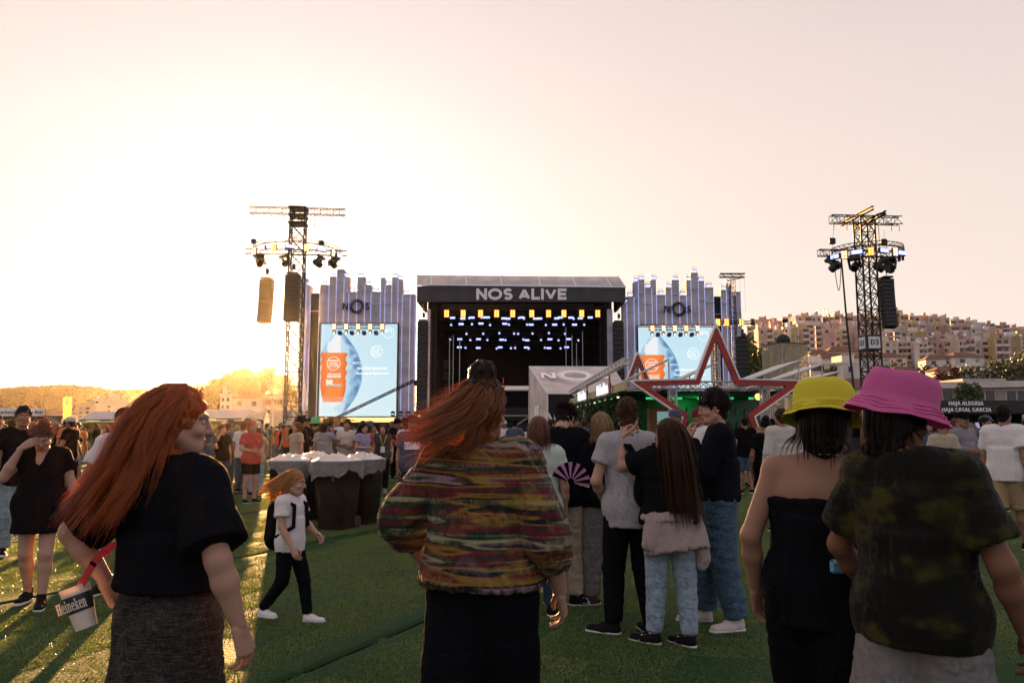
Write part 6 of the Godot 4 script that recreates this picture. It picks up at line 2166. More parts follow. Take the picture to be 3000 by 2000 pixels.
	# ---- shoes
	if o.has("shoe"):
		var S: Dictionary = o.shoe
		for q in ["L", "R"]:
			var geo := shoe_geo(0.006 if near else 0.012, S.get("high", 0.0))
			var td: Vector3 = J["toe" + q].normalized()
			var fb := axes(td, Vector3.UP)
			var base: Vector3 = J["an" + q] + fb * Vector3(0, -0.085, 0.025)
			var tr := sc * Transform3D(fb, base)
			g = G.new()
			put_plain(g, geo[0], tr)
			var up := part(p, "shoe", g, S.mat)
			g = G.new()
			put_plain(g, geo[1], tr)
			part(up, "sole", g, S.sole)
			if S.has("stripe"):
				for i in 3:
					for e in [-1.0, 1.0]:
						g = G.new()
						for st in 4:
							var y0 := 0.03 + 0.012 * st
							var zz := 0.085 - 0.024 * i - 0.006 * st
							var xo := 0.0495 - 0.004 * st
							g.quad(tr * Vector3(xo * e, y0, zz - 0.005), tr * Vector3(xo * e, y0, zz + 0.009), tr * Vector3((xo - 0.004) * e, y0 + 0.012, zz + 0.003), tr * Vector3((xo - 0.004) * e, y0 + 0.012, zz - 0.011))
						part(up, "stripe", g, S.stripe)
			if near:
				g = G.new()
				for i in 4:
					var y := 0.088 - 0.010 * i
					var z := 0.018 + 0.021 * i
					g.tube(PackedVector3Array([tr * Vector3(-0.026, y - 0.012, z), tr * Vector3(0, y + 0.003, z + 0.004), tr * Vector3(0.026, y - 0.012, z)]), PackedFloat32Array([0.0028]), 4)
				part(up, "laces", g, S.get("lace", S.sole)).set_meta("kind", "stuff")
	# ---- hair
	for key in ["hair", "hair2"]:
		if o.has(key):
			var hh: Dictionary = o[key].duplicate()
			if hh.has("wind"): hh.wind = Basis(Vector3.UP, -o.get("turn", 0.0)) * hh.wind
			add_hair(p, hh, J, hb, sc, near)
	if o.has("hat"): add_hat(p, o.hat, J, hb, sc, near)
	return p

# hat: style bucket | cap | visor | bald, mat
func add_hat(p: Node3D, H: Dictionary, J: Dictionary, hb: Basis, sc: Transform3D, near: bool) -> void:
	var t := sc * Transform3D(hb, J.head)
	var g := G.new()
	var sides := 28 if near else 14
	var st: String = H.style
	var k: float = H.get("size", 1.0)
	var rx := 0.104 * k
	var rz := 0.118 * k
	var b := t.basis * Basis.from_scale(Vector3(1, 1, rz / rx))
	var c := t * Vector3(0, 0.0, -0.012)
	if st == "bucket":
		g.lathe(c, PackedVector2Array([Vector2(0.150 * k, 0.005), Vector2(0.146 * k, 0.012), Vector2(rx + 0.004, 0.062), Vector2(rx + 0.002, 0.075), Vector2(rx * 0.97, 0.13), Vector2(rx * 0.86, 0.158), Vector2(rx * 0.5, 0.166), Vector2(0, 0.168)]), sides, b)
		g.lathe(c, PackedVector2Array([Vector2(rx, 0.06), Vector2(0.150 * k, 0.003)]), sides, b)
		if H.has("crown"):
			var cr := G.new()
			cr.lathe(c + t.basis.y * 0.004, PackedVector2Array([Vector2(rx + 0.007, 0.066), Vector2(rx + 0.005, 0.075), Vector2(rx, 0.132), Vector2(rx * 0.88, 0.162), Vector2(rx * 0.5, 0.170), Vector2(0, 0.172)]), sides, b)
			part(p, "hat_crown", cr, H.crown)
	else:
		if st == "cap": g.lathe(c, PackedVector2Array([Vector2(rx * 1.0, 0.045), Vector2(rx * 1.0, 0.085), Vector2(rx * 0.9, 0.125), Vector2(rx * 0.6, 0.150), Vector2(0.012, 0.160), Vector2(0, 0.164)]), sides, b)
		else: g.lathe(c, PackedVector2Array([Vector2(rx, 0.04), Vector2(rx, 0.085)]), sides, b)
		var back := -1.0 if H.get("back", false) else 1.0
		for i in 12:
			var q := []
			for e in [[i, 0.0], [i + 1, 0.0], [i + 1, 1.0], [i, 1.0]]:
				var a: float = lerpf(-1.15, 1.15, e[0] / 12.0)
				var ro: float = e[1] * (0.082 * cos(a * 1.1)) * H.get("brim", 1.0)
				q.append(t * (Vector3(sin(a) * (rx + ro * 0.55), 0.048 - 0.16 * ro, -0.012 + back * cos(a) * (rz + ro))))
			g.quad(q[0], q[1], q[2], q[3])
			g.quad(q[3] - Vector3(0, 0.004, 0), q[2] - Vector3(0, 0.004, 0), q[1] - Vector3(0, 0.004, 0), q[0] - Vector3(0, 0.004, 0))
	var soft := noise(9.0, FastNoiseLite.TYPE_SIMPLEX_SMOOTH, 2, 61)
	for i in g.v.size(): g.v[i] += Vector3(soft.get_noise_3dv(g.v[i]), 0.8 * soft.get_noise_3dv(g.v[i] + Vector3(9, 0, 0)), soft.get_noise_3dv(g.v[i] + Vector3(0, 9, 0))) * 0.012
	smooth(g)
	var hat := part(p, "hat", g, H.mat)
	if near and st == "bucket":
		for e in [0.3, 0.55, 0.8]:
			var rr := lerpf(rx + 0.004, 0.146 * k, e) + 0.0015
			var pts := PackedVector3Array()
			for i in 41:
				var q := c + b * Vector3(cos(TAU * i / 40.0) * rr, lerpf(0.062, 0.012, e) + 0.001, -sin(TAU * i / 40.0) * rr)
				pts.push_back(q + Vector3(soft.get_noise_3dv(q), 0.8 * soft.get_noise_3dv(q + Vector3(9, 0, 0)), soft.get_noise_3dv(q + Vector3(0, 9, 0))) * 0.012)
			var sg := G.new()
			sg.tube(pts, PackedFloat32Array([0.0016]), 4, false)
			part(hat, "stitching", sg, H.mat)

func ribbon(g: G, pts: PackedVector3Array, wid: float, outw: Vector3) -> void:
	var n := pts.size()
	var pl := Vector3.ZERO
	var pr := Vector3.ZERO
	var pn := Vector3.ZERO
	for i in n:
		var d := (pts[mini(i + 1, n - 1)] - pts[maxi(i - 1, 0)]).normalized()
		var s := d.cross(outw)
		if s.length() < 0.05: s = d.cross(Vector3(0.3, 1, 0.2))
		s = s.normalized()
		var nn := s.cross(d)
		if nn.dot(outw) < 0: nn = -nn
		var k := wid * (1.0 - 0.75 * pow(float(i) / (n - 1), 2.0)) * 0.5
		var l := pts[i] - s * k
		var r := pts[i] + s * k
		if i > 0:
			g.tri(pl, pr, r, pn, pn, nn)
			g.tri(pl, r, l, pn, nn, nn)
		pl = l; pr = r; pn = nn

func hair_mat(key: String, c: Color) -> StandardMaterial3D:
	if M.has(key): return M[key]
	var m := mt(key, c.r, c.g, c.b, 0.42)
	m.metallic_specular = 0.22 if c.r < 0.08 else 0.4
	m.vertex_color_use_as_albedo = true
	m.backlight_enabled = true
	m.backlight = Color(minf(1.0, c.r * 2.6 + 0.12), minf(1.0, c.g * 2.4 + 0.06), minf(1.0, c.b * 2.0 + 0.02)).linear_to_srgb()
	return m

# H: style short | bob | long | bun | curly, mat, n strands, len, wind, wid
func add_hair(p: Node3D, H: Dictionary, J: Dictionary, hb: Basis, sc: Transform3D, near: bool) -> void:
	var style: String = H.get("style", "short")
	var k: float = H.get("vol", 1.0)
	var top: float = H.get("top", 0.0)
	var f := Field.new(Vector3(-0.15, -0.17, -0.18), Vector3(0.15, 0.20, 0.16), 0.006 if near else 0.012)
	f.ell(Vector3(0, 0.042 + top * 0.4, -0.018), Vector3(0.083 * k, 0.094 * k + top, 0.104 * k), Basis.IDENTITY, 0.01)
	if style in ["long", "bob"]:
		f.cap(Vector3(0, 0.0, -0.03), Vector3(0, -0.10, -0.045), 0.082 * k, 0.072 * k, 0.03)
	if style in ["short", "curly"]:
		f.cap(Vector3(0, 0.0, -0.03), Vector3(0, -0.055, -0.045), 0.074, 0.056, 0.02)
	f.ell(Vector3(0, -0.045, 0.088), Vector3(0.069, 0.098, 0.075), Basis.IDENTITY, 0.01, true)
	if style in ["short", "curly", "bun"]:
		for s in [-1.0, 1.0]: f.ell(Vector3(0.088 * s, -0.03, 0.02), Vector3(0.03, 0.045, 0.04), Basis.IDENTITY, 0.008, true)
		f.plane(Vector3(0, -0.075, -0.05), Vector3(0, -1, 0.25).normalized())
	if H.has("fringe"):
		for i in 7:
			var x := -0.06 + 0.02 * i
			f.cap(Vector3(x * 0.8, 0.10 + top * 0.6, 0.055), Vector3(x + H.fringe * 0.3, 0.052 + 0.012 * sin(i * 2.3), 0.105 - absf(x) * 0.45), 0.022, 0.012, 0.008)
	if style == "bun": f.ell(H.get("bun", Vector3(0, 0.13, -0.05)), Vector3(0.055, 0.05, 0.055), Basis.IDENTITY, 0.015)
	var t := sc * Transform3D(hb, J.head)
	var g := G.new()
	var amp := 0.012 if style != "curly" else 0.03
	f.into(g, t, null, fuzz_noise, amp, Vector3(1, 0.45, 1) if style != "curly" else Vector3(0.8, 0.8, 0.8), 0.0)
	hair_rnd.seed = H.get("seed", 3)
	var n: int = H.get("n", 300 if near else 60)
	var ln: float = H.get("len", 0.05)
	var wind: Vector3 = H.get("wind", Vector3.ZERO)
	var wid: float = H.get("wid", 0.0035 if near else 0.010)
	var hbi := hb.inverse()
	for i in n:
		var u := Vector3(hair_rnd.randfn(), absf(hair_rnd.randfn()) * 0.9 + (-0.25 if style != "bun" else -0.1), hair_rnd.randfn() - 0.25).normalized()
		if u.z > 0.55 and u.y < 0.42: continue
		if style in ["long", "bob"] and (u.z > 0.45 or u.z > 0.1 and u.y < 0.2): continue
		var root := Vector3(0, 0.042 + top * 0.3, -0.018) + u * Vector3(0.083, 0.094 + top, 0.104) * k * 0.97
		var outw: Vector3 = u
		var tone := hair_rnd.randf_range(0.65, 1.0)
		g.col = Color(tone, tone * hair_rnd.randf_range(0.92, 1.0), tone)
		var pts := PackedVector3Array([t * root])
		if style in ["short", "curly", "bun"]:
			var comb := Vector3(0.25, -0.35, -0.9) if style != "short" or u.z < 0.2 else Vector3(0.5, -0.1, 0.5)
			comb = (comb - u * comb.dot(u)).normalized()
			var d := (u * (0.28 if style != "curly" else 0.8) + comb + Vector3(hair_rnd.randfn(), hair_rnd.randfn(), hair_rnd.randfn()) * (0.22 if style != "curly" else 0.7) + hbi * wind * (0.4 if style == "bun" else 1.0)).normalized()
			var q := root
			var l := ln * hair_rnd.randf_range(0.5, 1.2)
			for e in 3:
				q += d * l / 3
				d = (d + Vector3(0, -0.2, -0.05) + (Vector3(hair_rnd.randfn(), hair_rnd.randfn(), hair_rnd.randfn()) * 0.8 if style == "curly" else Vector3.ZERO)).normalized()
				pts.push_back(t * q)
		else:
			# free strands in the person's frame: down, out with the wind, kept off head and back
			var q: Vector3 = J.head + hb * root
			# locks: strands that grow side by side share their sway
			var lk: Vector3 = (u * H.get("locks", 5.0)).round()
			var r1 := fposmod(sin(lk.dot(Vector3(12.9, 78.2, 37.7))) * 43758.5, 1.0)
			var r2 := fposmod(sin(lk.dot(Vector3(39.3, 11.1, 83.1))) * 24634.6, 1.0)
			var r3 := fposmod(sin(lk.dot(Vector3(73.1, 52.2, 9.3))) * 56445.2, 1.0)
			var heart: Vector3 = (lk / H.get("locks", 5.0)).normalized()
			var d: Vector3 = hb * (u * 0.55 + Vector3(0, 0.0, -0.6))
			var l := ln * (0.75 + 0.4 * r3) * hair_rnd.randf_range(0.85, 1.08)
			var steps := 13 if near else 6
			var gust := wind * (0.5 + 0.9 * r1) * hair_rnd.randf_range(0.9, 1.1)
			var curl: float = H.get("curl", 0.12)
			var wav := Vector3(r1 - 0.5, r2 - 0.5, r3 - 0.5) * curl * 2.4 + Vector3(hair_rnd.randfn(), hair_rnd.randfn(), hair_rnd.randfn()) * curl * 0.3
			var pull: Vector3 = hb * (heart - u)
			if near and i % 11 == 0:
				# flyaway hairs
				wav = Vector3(hair_rnd.randfn(), hair_rnd.randfn() * 0.6, hair_rnd.randfn()) * 0.32
				gust *= hair_rnd.randf_range(0.5, 1.25)
				l *= hair_rnd.randf_range(0.5, 0.95)
				pull = Vector3.ZERO
			tone *= 0.72 + 0.4 * r2
			g.col = Color(minf(tone, 1.0), minf(tone * (0.9 + 0.1 * r3), 1.0), minf(tone, 1.0))
			for e in steps:
				var loose := float(e) / steps
				d = (d.normalized() * 1.1 + Vector3(0, -0.75, 0) + gust * (0.35 + 1.1 * loose) + wav * sin(e * 0.9 + r2 * 6.0) + pull * 1.2 * loose).normalized()
				q += d * l / steps
				var hl: Vector3 = hbi * (q - J.head) - Vector3(0, 0.03, -0.015)
				var er := (hl / Vector3(0.094, 0.112, 0.116)).length()
				if er < 1.0: q = J.head + hb * (hl / maxf(er, 0.2) + Vector3(0, 0.03, -0.015))
				for b in [[J.neck, J.chest, 0.115], [J.chest, J.mid, 0.135]]:
					var ab: Vector3 = b[1] - b[0]
					var hh := clampf((q - b[0]).dot(ab) / ab.length_squared(), 0.0, 1.0)
					var off: Vector3 = q - b[0] - ab * hh
					off.x *= 0.72
					var dl := off.length()
					if dl < b[2]:
						var push: Vector3 = off / maxf(dl, 0.01) * (b[2] - dl)
						push.x /= 0.72
						q += push
				pts.push_back(sc * q)
			outw = (hb * u + Vector3(0, 0.2, 0)).normalized()
		ribbon(g, pts, wid * hair_rnd.randf_range(0.7, 1.3), outw)
	part(p, "hair", g, H.mat)

# ------------------------------------------------------------------ the people in the picture
func wardrobe() -> void:
	cloth("black", 0.006, 0.006, 0.008, 0.0)
	cloth("black_knit", 0.007, 0.007, 0.010, 0.0)
	M.black.metallic_specular = 0.12
	M.black_knit.metallic_specular = 0.12
	cloth("heather", 0.30, 0.29, 0.30, 0.2)
	cloth("white", 0.62, 0.58, 0.58, 0.2)
	cloth("cream_tee", 0.5, 0.45, 0.38, 0.2)
	cloth("taupe", 0.30, 0.24, 0.22, 0.2)
	cloth("mint_white", 0.42, 0.5, 0.42, 0.2)
	cloth("khaki", 0.28, 0.2, 0.11, 0.1)
	cloth("beige", 0.38, 0.31, 0.23, 0.1)
	cloth("lilac", 0.26, 0.22, 0.33, 0.2)
	cloth("slate", 0.06, 0.08, 0.12, 0.1)
	cloth("red_shirt", 0.45, 0.07, 0.05, 0.2)
	cloth("maroon", 0.12, 0.02, 0.03, 0.2)
	cloth("hat_pink", 0.52, 0.11, 0.28, 0.3)
	M.hat_pink.backlight_enabled = true; M.hat_pink.backlight = Color(0.6, 0.2, 0.4)
	cloth("hat_yellow", 0.50, 0.43, 0.03, 0.2)
	cloth("hat_green", 0.08, 0.4, 0.16, 0.3)
	cloth("grey_trouser", 0.16, 0.145, 0.14, 0.2)
	denim("jeans_light", 0.30, 0.40, 0.48)
	denim("jeans_blue", 0.07, 0.13, 0.19)
	denim("jeans_dark", 0.03, 0.05, 0.08)
	mt("sole_white", 0.6, 0.57, 0.53, 0.6)
	mt("shoe_black", 0.009, 0.009, 0.011, 0.65)
	M.shoe_black.metallic_specular = 0.15
	mt("shoe_canvas", 0.5, 0.45, 0.41, 0.7)
	mt("shoe_white", 0.62, 0.6, 0.6, 0.6)
	hair_mat("hair_dark", Color(0.014, 0.008, 0.006))
	hair_mat("hair_brown", Color(0.05, 0.024, 0.011))
	hair_mat("hair_auburn", Color(0.16, 0.05, 0.018))
	hair_mat("hair_red", Color(0.50, 0.13, 0.025))
	hair_mat("hair_blond", Color(0.45, 0.30, 0.14))
	hair_mat("hair_gold", Color(0.55, 0.27, 0.08))
	hair_mat("hair_sunlit", Color(0.30, 0.11, 0.03))  # sunlit gold-orange of the blowing strands put into their base colour
	hair_mat("hair_grey", Color(0.4, 0.38, 0.36))
	# heather knit for the skirt and the many-coloured print of the loose shirt
	var im := Image.create(256, 256, false, Image.FORMAT_RGB8)
	var a := noise(0.02, FastNoiseLite.TYPE_SIMPLEX_SMOOTH, 3, 2)
	for j in 256:
		for i in 256:
			var t := 0.30 + 0.32 * a.get_noise_2d(i * 1.2 + 14.0 * sin(j * TAU / 256.0), j * 9.0) + 0.22 * a.get_noise_2d(i * 14.0, j * 2.0 + 400)
			t = clampf(t, 0.05, 0.75)
			im.set_pixel(i, j, Color(t, t * 0.97, t * 0.93))
	cloth("speckled_knit", 0.34, 0.32, 0.31, 0.1)
	M.speckled_knit.albedo_texture = ImageTexture.create_from_image(im)
	M.speckled_knit.uv1_scale = Vector3(3, 3, 3)
	im = Image.create(512, 512, false, Image.FORMAT_RGB8)
	var b := noise(0.006, FastNoiseLite.TYPE_SIMPLEX_SMOOTH, 3, 8)
	var pal := [Color("4a1512"), Color("8a3a18"), Color("24502c"), Color("9a7f8e"), Color("141218"), Color("8f7030"), Color("64222a"), Color("17382a"), Color("a39a78"), Color("452a45"), Color("0e0c10"), Color("7e2c24")]
	for j in 512:
		for i in 512:
			var u := b.get_noise_2d(i * 0.32 + 16.0 * b.get_noise_2d(j, i), j * 3.0) * 0.5 + 0.5
			var w := b.get_noise_2d(i * 0.5 + 900, j * 5.0) * 0.5 + 0.5
			var q := clampf(u * 0.75 + w * 0.5 - 0.1, 0.0, 0.999) * 11.0
			im.set_pixel(i, j, (pal[int(q)] as Color).lerp(pal[int(q) + 1], smoothstep(0.45, 0.9, q - int(q))))
	cloth("print_shirt", 0.8, 0.8, 0.8, 0.1)
	M.print_shirt.albedo_texture = ImageTexture.create_from_image(im)
	M.print_shirt.uv1_scale = Vector3(0.9, 0.9, 0.9)
	M.print_shirt.uv1_offset = Vector3(0.43, 0.2, 0.43)
	im = Image.create(256, 256, false, Image.FORMAT_RGB8)
	for j in 256:
		for i in 256:
			var u := clampf(0.5 + 0.9 * b.get_noise_2d(i * 4.0, j * 5.0), 0.0, 1.0)
			im.set_pixel(i, j, Color(0.05, 0.05, 0.03).lerp(Color(0.27, 0.25, 0.06), smoothstep(0.5, 1.0, u)))
	cloth("tie_dye", 0.8, 0.8, 0.8, 0.1)
	M.tie_dye.albedo_texture = ImageTexture.create_from_image(im)
	M.tie_dye.uv1_scale = Vector3(0.8, 0.8, 0.8)
	M.tie_dye.uv1_offset = Vector3(0.45, 0.3, 0.45)
	im = Image.create(256, 256, false, Image.FORMAT_RGB8)
	for j in 256:
		for i in 256:
			var u := 0.5 + b.get_noise_2d(i * 7.0, j * 7.0)
			im.set_pixel(i, j, Color(0.72, 0.68, 0.6) if u < 0.5 else (Color(0.45, 0.45, 0.38) if u < 0.68 else Color(0.3, 0.32, 0.26)))
	cloth("camo", 0.9, 0.9, 0.9, 0.1)
	M.camo.albedo_texture = ImageTexture.create_from_image(im)
	M.camo.uv1_scale = Vector3(1.5, 1.5, 1.5)

const PALE := Color(0.40, 0.235, 0.17)
const TAN := Color(0.28, 0.15, 0.095)

func walk(l: float) -> Dictionary:
	# mid-stride legs and swinging arms; l > 0 puts the left foot forward
	return {"knL": Vector3(0.10, 0.50, 0.02 + 0.16 * l), "anL": Vector3(0.095, 0.09 + 0.02 * maxf(0, -l), 0.30 * l - 0.02), "knR": Vector3(-0.10, 0.50, 0.02 - 0.06 * l), "anR": Vector3(-0.095, 0.09 + 0.05 * maxf(0, l), -0.26 * l - 0.02),
		"elL": Vector3(0.23, 1.14, -0.03 - 0.10 * l), "wrL": Vector3(0.25, 0.90, 0.06 - 0.12 * l), "elR": Vector3(-0.23, 1.14, -0.03 + 0.08 * l), "wrR": Vector3(-0.25, 0.91, 0.06 + 0.18 * l)}

func with(a: Dictionary, b: Dictionary) -> Dictionary:
	var r := a.duplicate()
	r.merge(b, true)
	return r

func foreground() -> void:
	var blk: Material = M.black
	var sneak := {"mat": M.shoe_black, "sole": M.sole_white}
	# red-haired woman nearest the camera, walking away to the right
	person({"label": "red-haired woman in loose black T-shirt and speckled skirt, seen from behind at left", "at": Vector3(-1.12, 0, -2.66), "turn": 2.62, "look": Vector3(0.9, -0.05, -0.35), "h": 1.61, "fem": 1.0, "w": 1.06, "cell": 0.012, "skin": PALE, "dark": Color(0.2, 0.06, 0.02),
		"j": with(walk(0.6), {"elR": Vector3(-0.30, 1.17, -0.04), "wrR": Vector3(-0.33, 0.95, 0.03), "elL": Vector3(0.36, 1.23, -0.14), "wrL": Vector3(0.25, 1.06, -0.07)}), "curlL": 0.8,
		"top": {"mat": blk, "sleeve": 0.85, "loose": 0.036, "hem": 1.05, "cuff": 0.066, "flare": 0.9, "name": "t_shirt"}, "legs": {"mat": M.speckled_knit, "skirt": true, "hem": 0.30, "loose": 0.11, "name": "skirt", "fold": 2.2}, "shoe": sneak,
		"hair": {"style": "long", "mat": M.hair_red, "n": 9000, "len": 0.42, "wind": Vector3(-0.30, 0.0, 0.16), "wid": 0.0024, "curl": 0.34, "vol": 1.05}})
	# woman in the many-coloured shirt
	person({"label": "woman in many-coloured loose shirt and black trousers with hair in a bun, centre foreground", "at": Vector3(-0.11, 0, -2.98), "turn": 2.9, "look": Vector3(0.35, -0.1, -1), "h": 1.66, "fem": 0.6, "w": 1.05, "cell": 0.012, "skin": PALE,
		"j": with(walk(-0.7), {"elL": Vector3(0.35, 1.20, 0.02), "wrL": Vector3(0.30, 1.0, 0.18), "elR": Vector3(-0.27, 1.16, -0.06), "wrR": Vector3(-0.29, 0.93, 0.08)}),
		"top": {"mat": M.print_shirt, "sleeve": 1.5, "loose": 0.036, "hem": 0.97, "flare": 2.2, "fold": 2.0}, "legs": {"mat": blk, "loose": 0.04, "hem": 1.95}, "shoe": {"mat": M.shoe_white, "sole": M.sole_white},
		"hair": {"style": "long", "mat": M.hair_sunlit, "n": 2600, "len": 0.30, "wind": Vector3(-0.8, 0.25, 0.2), "wid": 0.0024, "curl": 0.35}, "hair2": {"style": "bun", "mat": M.hair_dark, "n": 500, "len": 0.05, "bun": Vector3(0, 0.15, -0.03), "vol": 1.07}})
	# pair in hats at right
	person({"label": "bare-shouldered person in black with yellow-brimmed hat, walking away at right", "at": Vector3(1.16, 0, -3.1), "turn": 2.55, "look": Vector3(0.75, -0.2, -0.6), "tilt": -0.12, "h": 1.63, "fem": 0.7, "w": 1.02, "cell": 0.012, "skin": Color(0.30, 0.165, 0.11),
		"j": with(walk(0.5), {"neck": Vector3(-0.03, 1.47, 0.0), "head": Vector3(-0.06, 1.615, 0.03), "elR": Vector3(-0.30, 1.18, 0.08), "wrR": Vector3(-0.44, 1.08, 0.24), "elL": Vector3(0.25, 1.14, -0.06), "wrL": Vector3(0.27, 0.90, 0.05)}),
		"top": {"mat": blk, "sleeve": 0.0, "hem": 0.80, "loose": 0.02, "cut": 1.30}, "legs": {"mat": blk, "loose": 0.05, "hem": 1.95}, "shoe": sneak,
		"hair": {"style": "bob", "mat": M.hair_dark, "n": 1500, "len": 0.20, "wid": 0.004}, "hat": {"style": "bucket", "mat": M.hat_yellow, "size": 1.14}})
	person({"label": "person in pink bucket hat and olive yellow tie-dyed shirt, nearest at right", "at": Vector3(1.30, 0, -2.62), "turn": 2.25, "look": Vector3(0.95, -0.2, -0.3), "tilt": 0.1, "h": 1.635, "fem": 0.4, "w": 1.04, "cell": 0.012, "skin": Color(0.19, 0.09, 0.055),
		"j": with(walk(-0.5), {"neck": Vector3(0.02, 1.47, 0.0), "head": Vector3(0.05, 1.615, 0.03), "elL": Vector3(0.29, 1.15, 0.02), "wrL": Vector3(0.27, 0.95, 0.20), "elR": Vector3(-0.27, 1.14, 0.0), "wrR": Vector3(-0.28, 0.92, 0.12)}),
		"top": {"mat": M.tie_dye, "sleeve": 0.75, "hem": 0.86, "loose": 0.03, "name": "t_shirt"}, "legs": {"mat": M.grey_trouser, "loose": 0.05, "hem": 0.85, "name": "shorts"}, "shoe": sneak,
		"hair": {"style": "bob", "mat": M.hair_dark, "n": 1200, "len": 0.16, "wid": 0.004}, "hat": {"style": "bucket", "mat": M.hat_pink, "size": 1.12}})
	# the group that stands still
	person({"label": "man in grey T-shirt and black trousers with black sling bag, seen from behind", "at": Vector3(0.868, 0.0, -5.954), "turn": 3.3, "look": Vector3(0.3, -0.12, -1), "h": 1.70, "cell": 0.0125, "skin": PALE,
		"j": {"anL": Vector3(0.13, 0.085, 0.03), "knL": Vector3(0.12, 0.5, 0.05), "anR": Vector3(-0.15, 0.085, -0.02), "elL": Vector3(0.27, 1.14, -0.03), "wrL": Vector3(0.16, 0.98, 0.16), "elR": Vector3(-0.25, 1.15, 0.02), "wrR": Vector3(-0.13, 1.02, 0.2), "toeL": Vector3(0.75, 0, 0.6), "toeR": Vector3(0.1, 0, 1)},
		"top": {"mat": M.heather, "sleeve": 0.55, "hem": 0.80, "loose": 0.026, "name": "t_shirt", "fold": 1.3}, "legs": {"mat": blk, "loose": 0.018, "hem": 1.97}, "shoe": {"mat": M.shoe_black, "sole": M.sole_white, "high": 0.03},
		"hair": {"style": "short", "mat": M.hair_brown, "n": 900, "len": 0.035, "top": 0.008, "wid": 0.003}})
	person({"label": "long-haired woman in black top and light jeans, sweatshirt tied round her waist, arms raised", "at": Vector3(1.097, 0.0, -5.669), "turn": 2.95, "look": Vector3(-0.5, 0.1, -0.85), "h": 1.55, "fem": 1.0, "w": 1.05, "cell": 0.0125, "skin": PALE,
		"j": {"elL": Vector3(0.37, 1.37, 0.10), "wrL": Vector3(0.36, 1.60, 0.16), "shL": Vector3(0.165, 1.43, 0.01), "elR": Vector3(-0.06, 1.46, 0.30), "wrR": Vector3(0.14, 1.58, 0.36), "shR": Vector3(-0.15, 1.43, 0.02), "anL": Vector3(0.13, 0.085, 0.0), "anR": Vector3(-0.14, 0.085, -0.03), "knR": Vector3(-0.12, 0.5, 0.03), "toeL": Vector3(0.85, 0, 0.5), "toeR": Vector3(0.7, 0, 0.7)},
		"handL": [Vector3(-0.25, 0.85, 0.3), Vector3(-0.9, -0.2, 0.2)], "curlL": 0.75, "handR": [Vector3(0.85, 0.1, 0.4), Vector3(0, -0.8, 0.4)], "curlR": 0.6,
		"top": {"mat": blk, "sleeve": 0.62, "hem": 0.93, "loose": 0.03, "name": "t_shirt"}, "legs": {"mat": M.jeans_light, "loose": 0.014, "hem": 1.95, "fold": 1.2}, "shoe": {"mat": M.shoe_black, "sole": M.sole_white, "stripe": M.sole_white},
		"hair": {"style": "long", "mat": M.hair_brown, "n": 6000, "len": 0.66, "wid": 0.0026, "wind": Vector3(0.06, 0, 0.02), "curl": 0.05}})
	person({"label": "dark-haired boy in black sweater and baggy blue jeans, standing in profile", "at": Vector3(1.603, 0.0, -6.218), "turn": -1.78, "look": Vector3(-1, -0.08, 0.12), "h": 1.77, "cell": 0.0125, "skin": Color(0.40, 0.225, 0.155), "dark": Color(0.015, 0.008, 0.006),
		"j": {"elL": Vector3(0.22, 1.15, 0.13), "wrL": Vector3(0.07, 1.38, 0.215), "elR": Vector3(-0.22, 1.14, 0.10), "wrR": Vector3(-0.05, 1.16, 0.22), "knL": Vector3(0.11, 0.51, 0.0), "anL": Vector3(0.14, 0.085, -0.09), "knR": Vector3(-0.10, 0.51, 0.10), "anR": Vector3(-0.10, 0.085, 0.13), "head": Vector3(0, 1.62, 0.035), "toeL": Vector3(0.5, 0, 1), "toeR": Vector3(0.1, 0, 1)},
		"handL": [Vector3(-0.45, 0.8, 0.1), Vector3(-0.2, 0.0, -1)], "curlL": 0.55,
		"top": {"mat": M.black_knit, "sleeve": 1.95, "hem": 0.93, "loose": 0.03, "flare": 0.6, "name": "sweater"}, "legs": {"mat": M.jeans_blue, "loose": 0.036, "hem": 1.96, "fold": 1.5}, "shoe": {"mat": M.shoe_canvas, "sole": M.sole_white},
		"hair": {"style": "short", "mat": M.hair_dark, "n": 1500, "len": 0.06, "top": 0.022, "fringe": 0.05, "wid": 0.0035, "vol": 1.04}})
	person({"label": "blonde woman with bobbed hair, black top and wide grey trousers, seen from behind", "at": Vector3(0.772, 0.0, -6.927), "turn": 3.35, "look": Vector3(-0.2, -0.25, -1), "h": 1.62, "fem": 0.8, "cell": 0.0135, "skin": PALE,
		"j": {"anL": Vector3(0.10, 0.085, 0.03), "toeL": Vector3(0.9, 0, 0.3)},
		"top": {"mat": blk, "sleeve": 0.6, "hem": 0.90, "loose": 0.024, "name": "t_shirt"}, "legs": {"mat": M.grey_trouser, "loose": 0.03, "hem": 1.97}, "shoe": {"mat": mt("shoe_maroon", 0.05, 0.02, 0.02), "sole": M.sole_white},
		"hair": {"style": "bob", "mat": M.hair_blond, "n": 2200, "len": 0.23, "wid": 0.004, "curl": 0.15}})
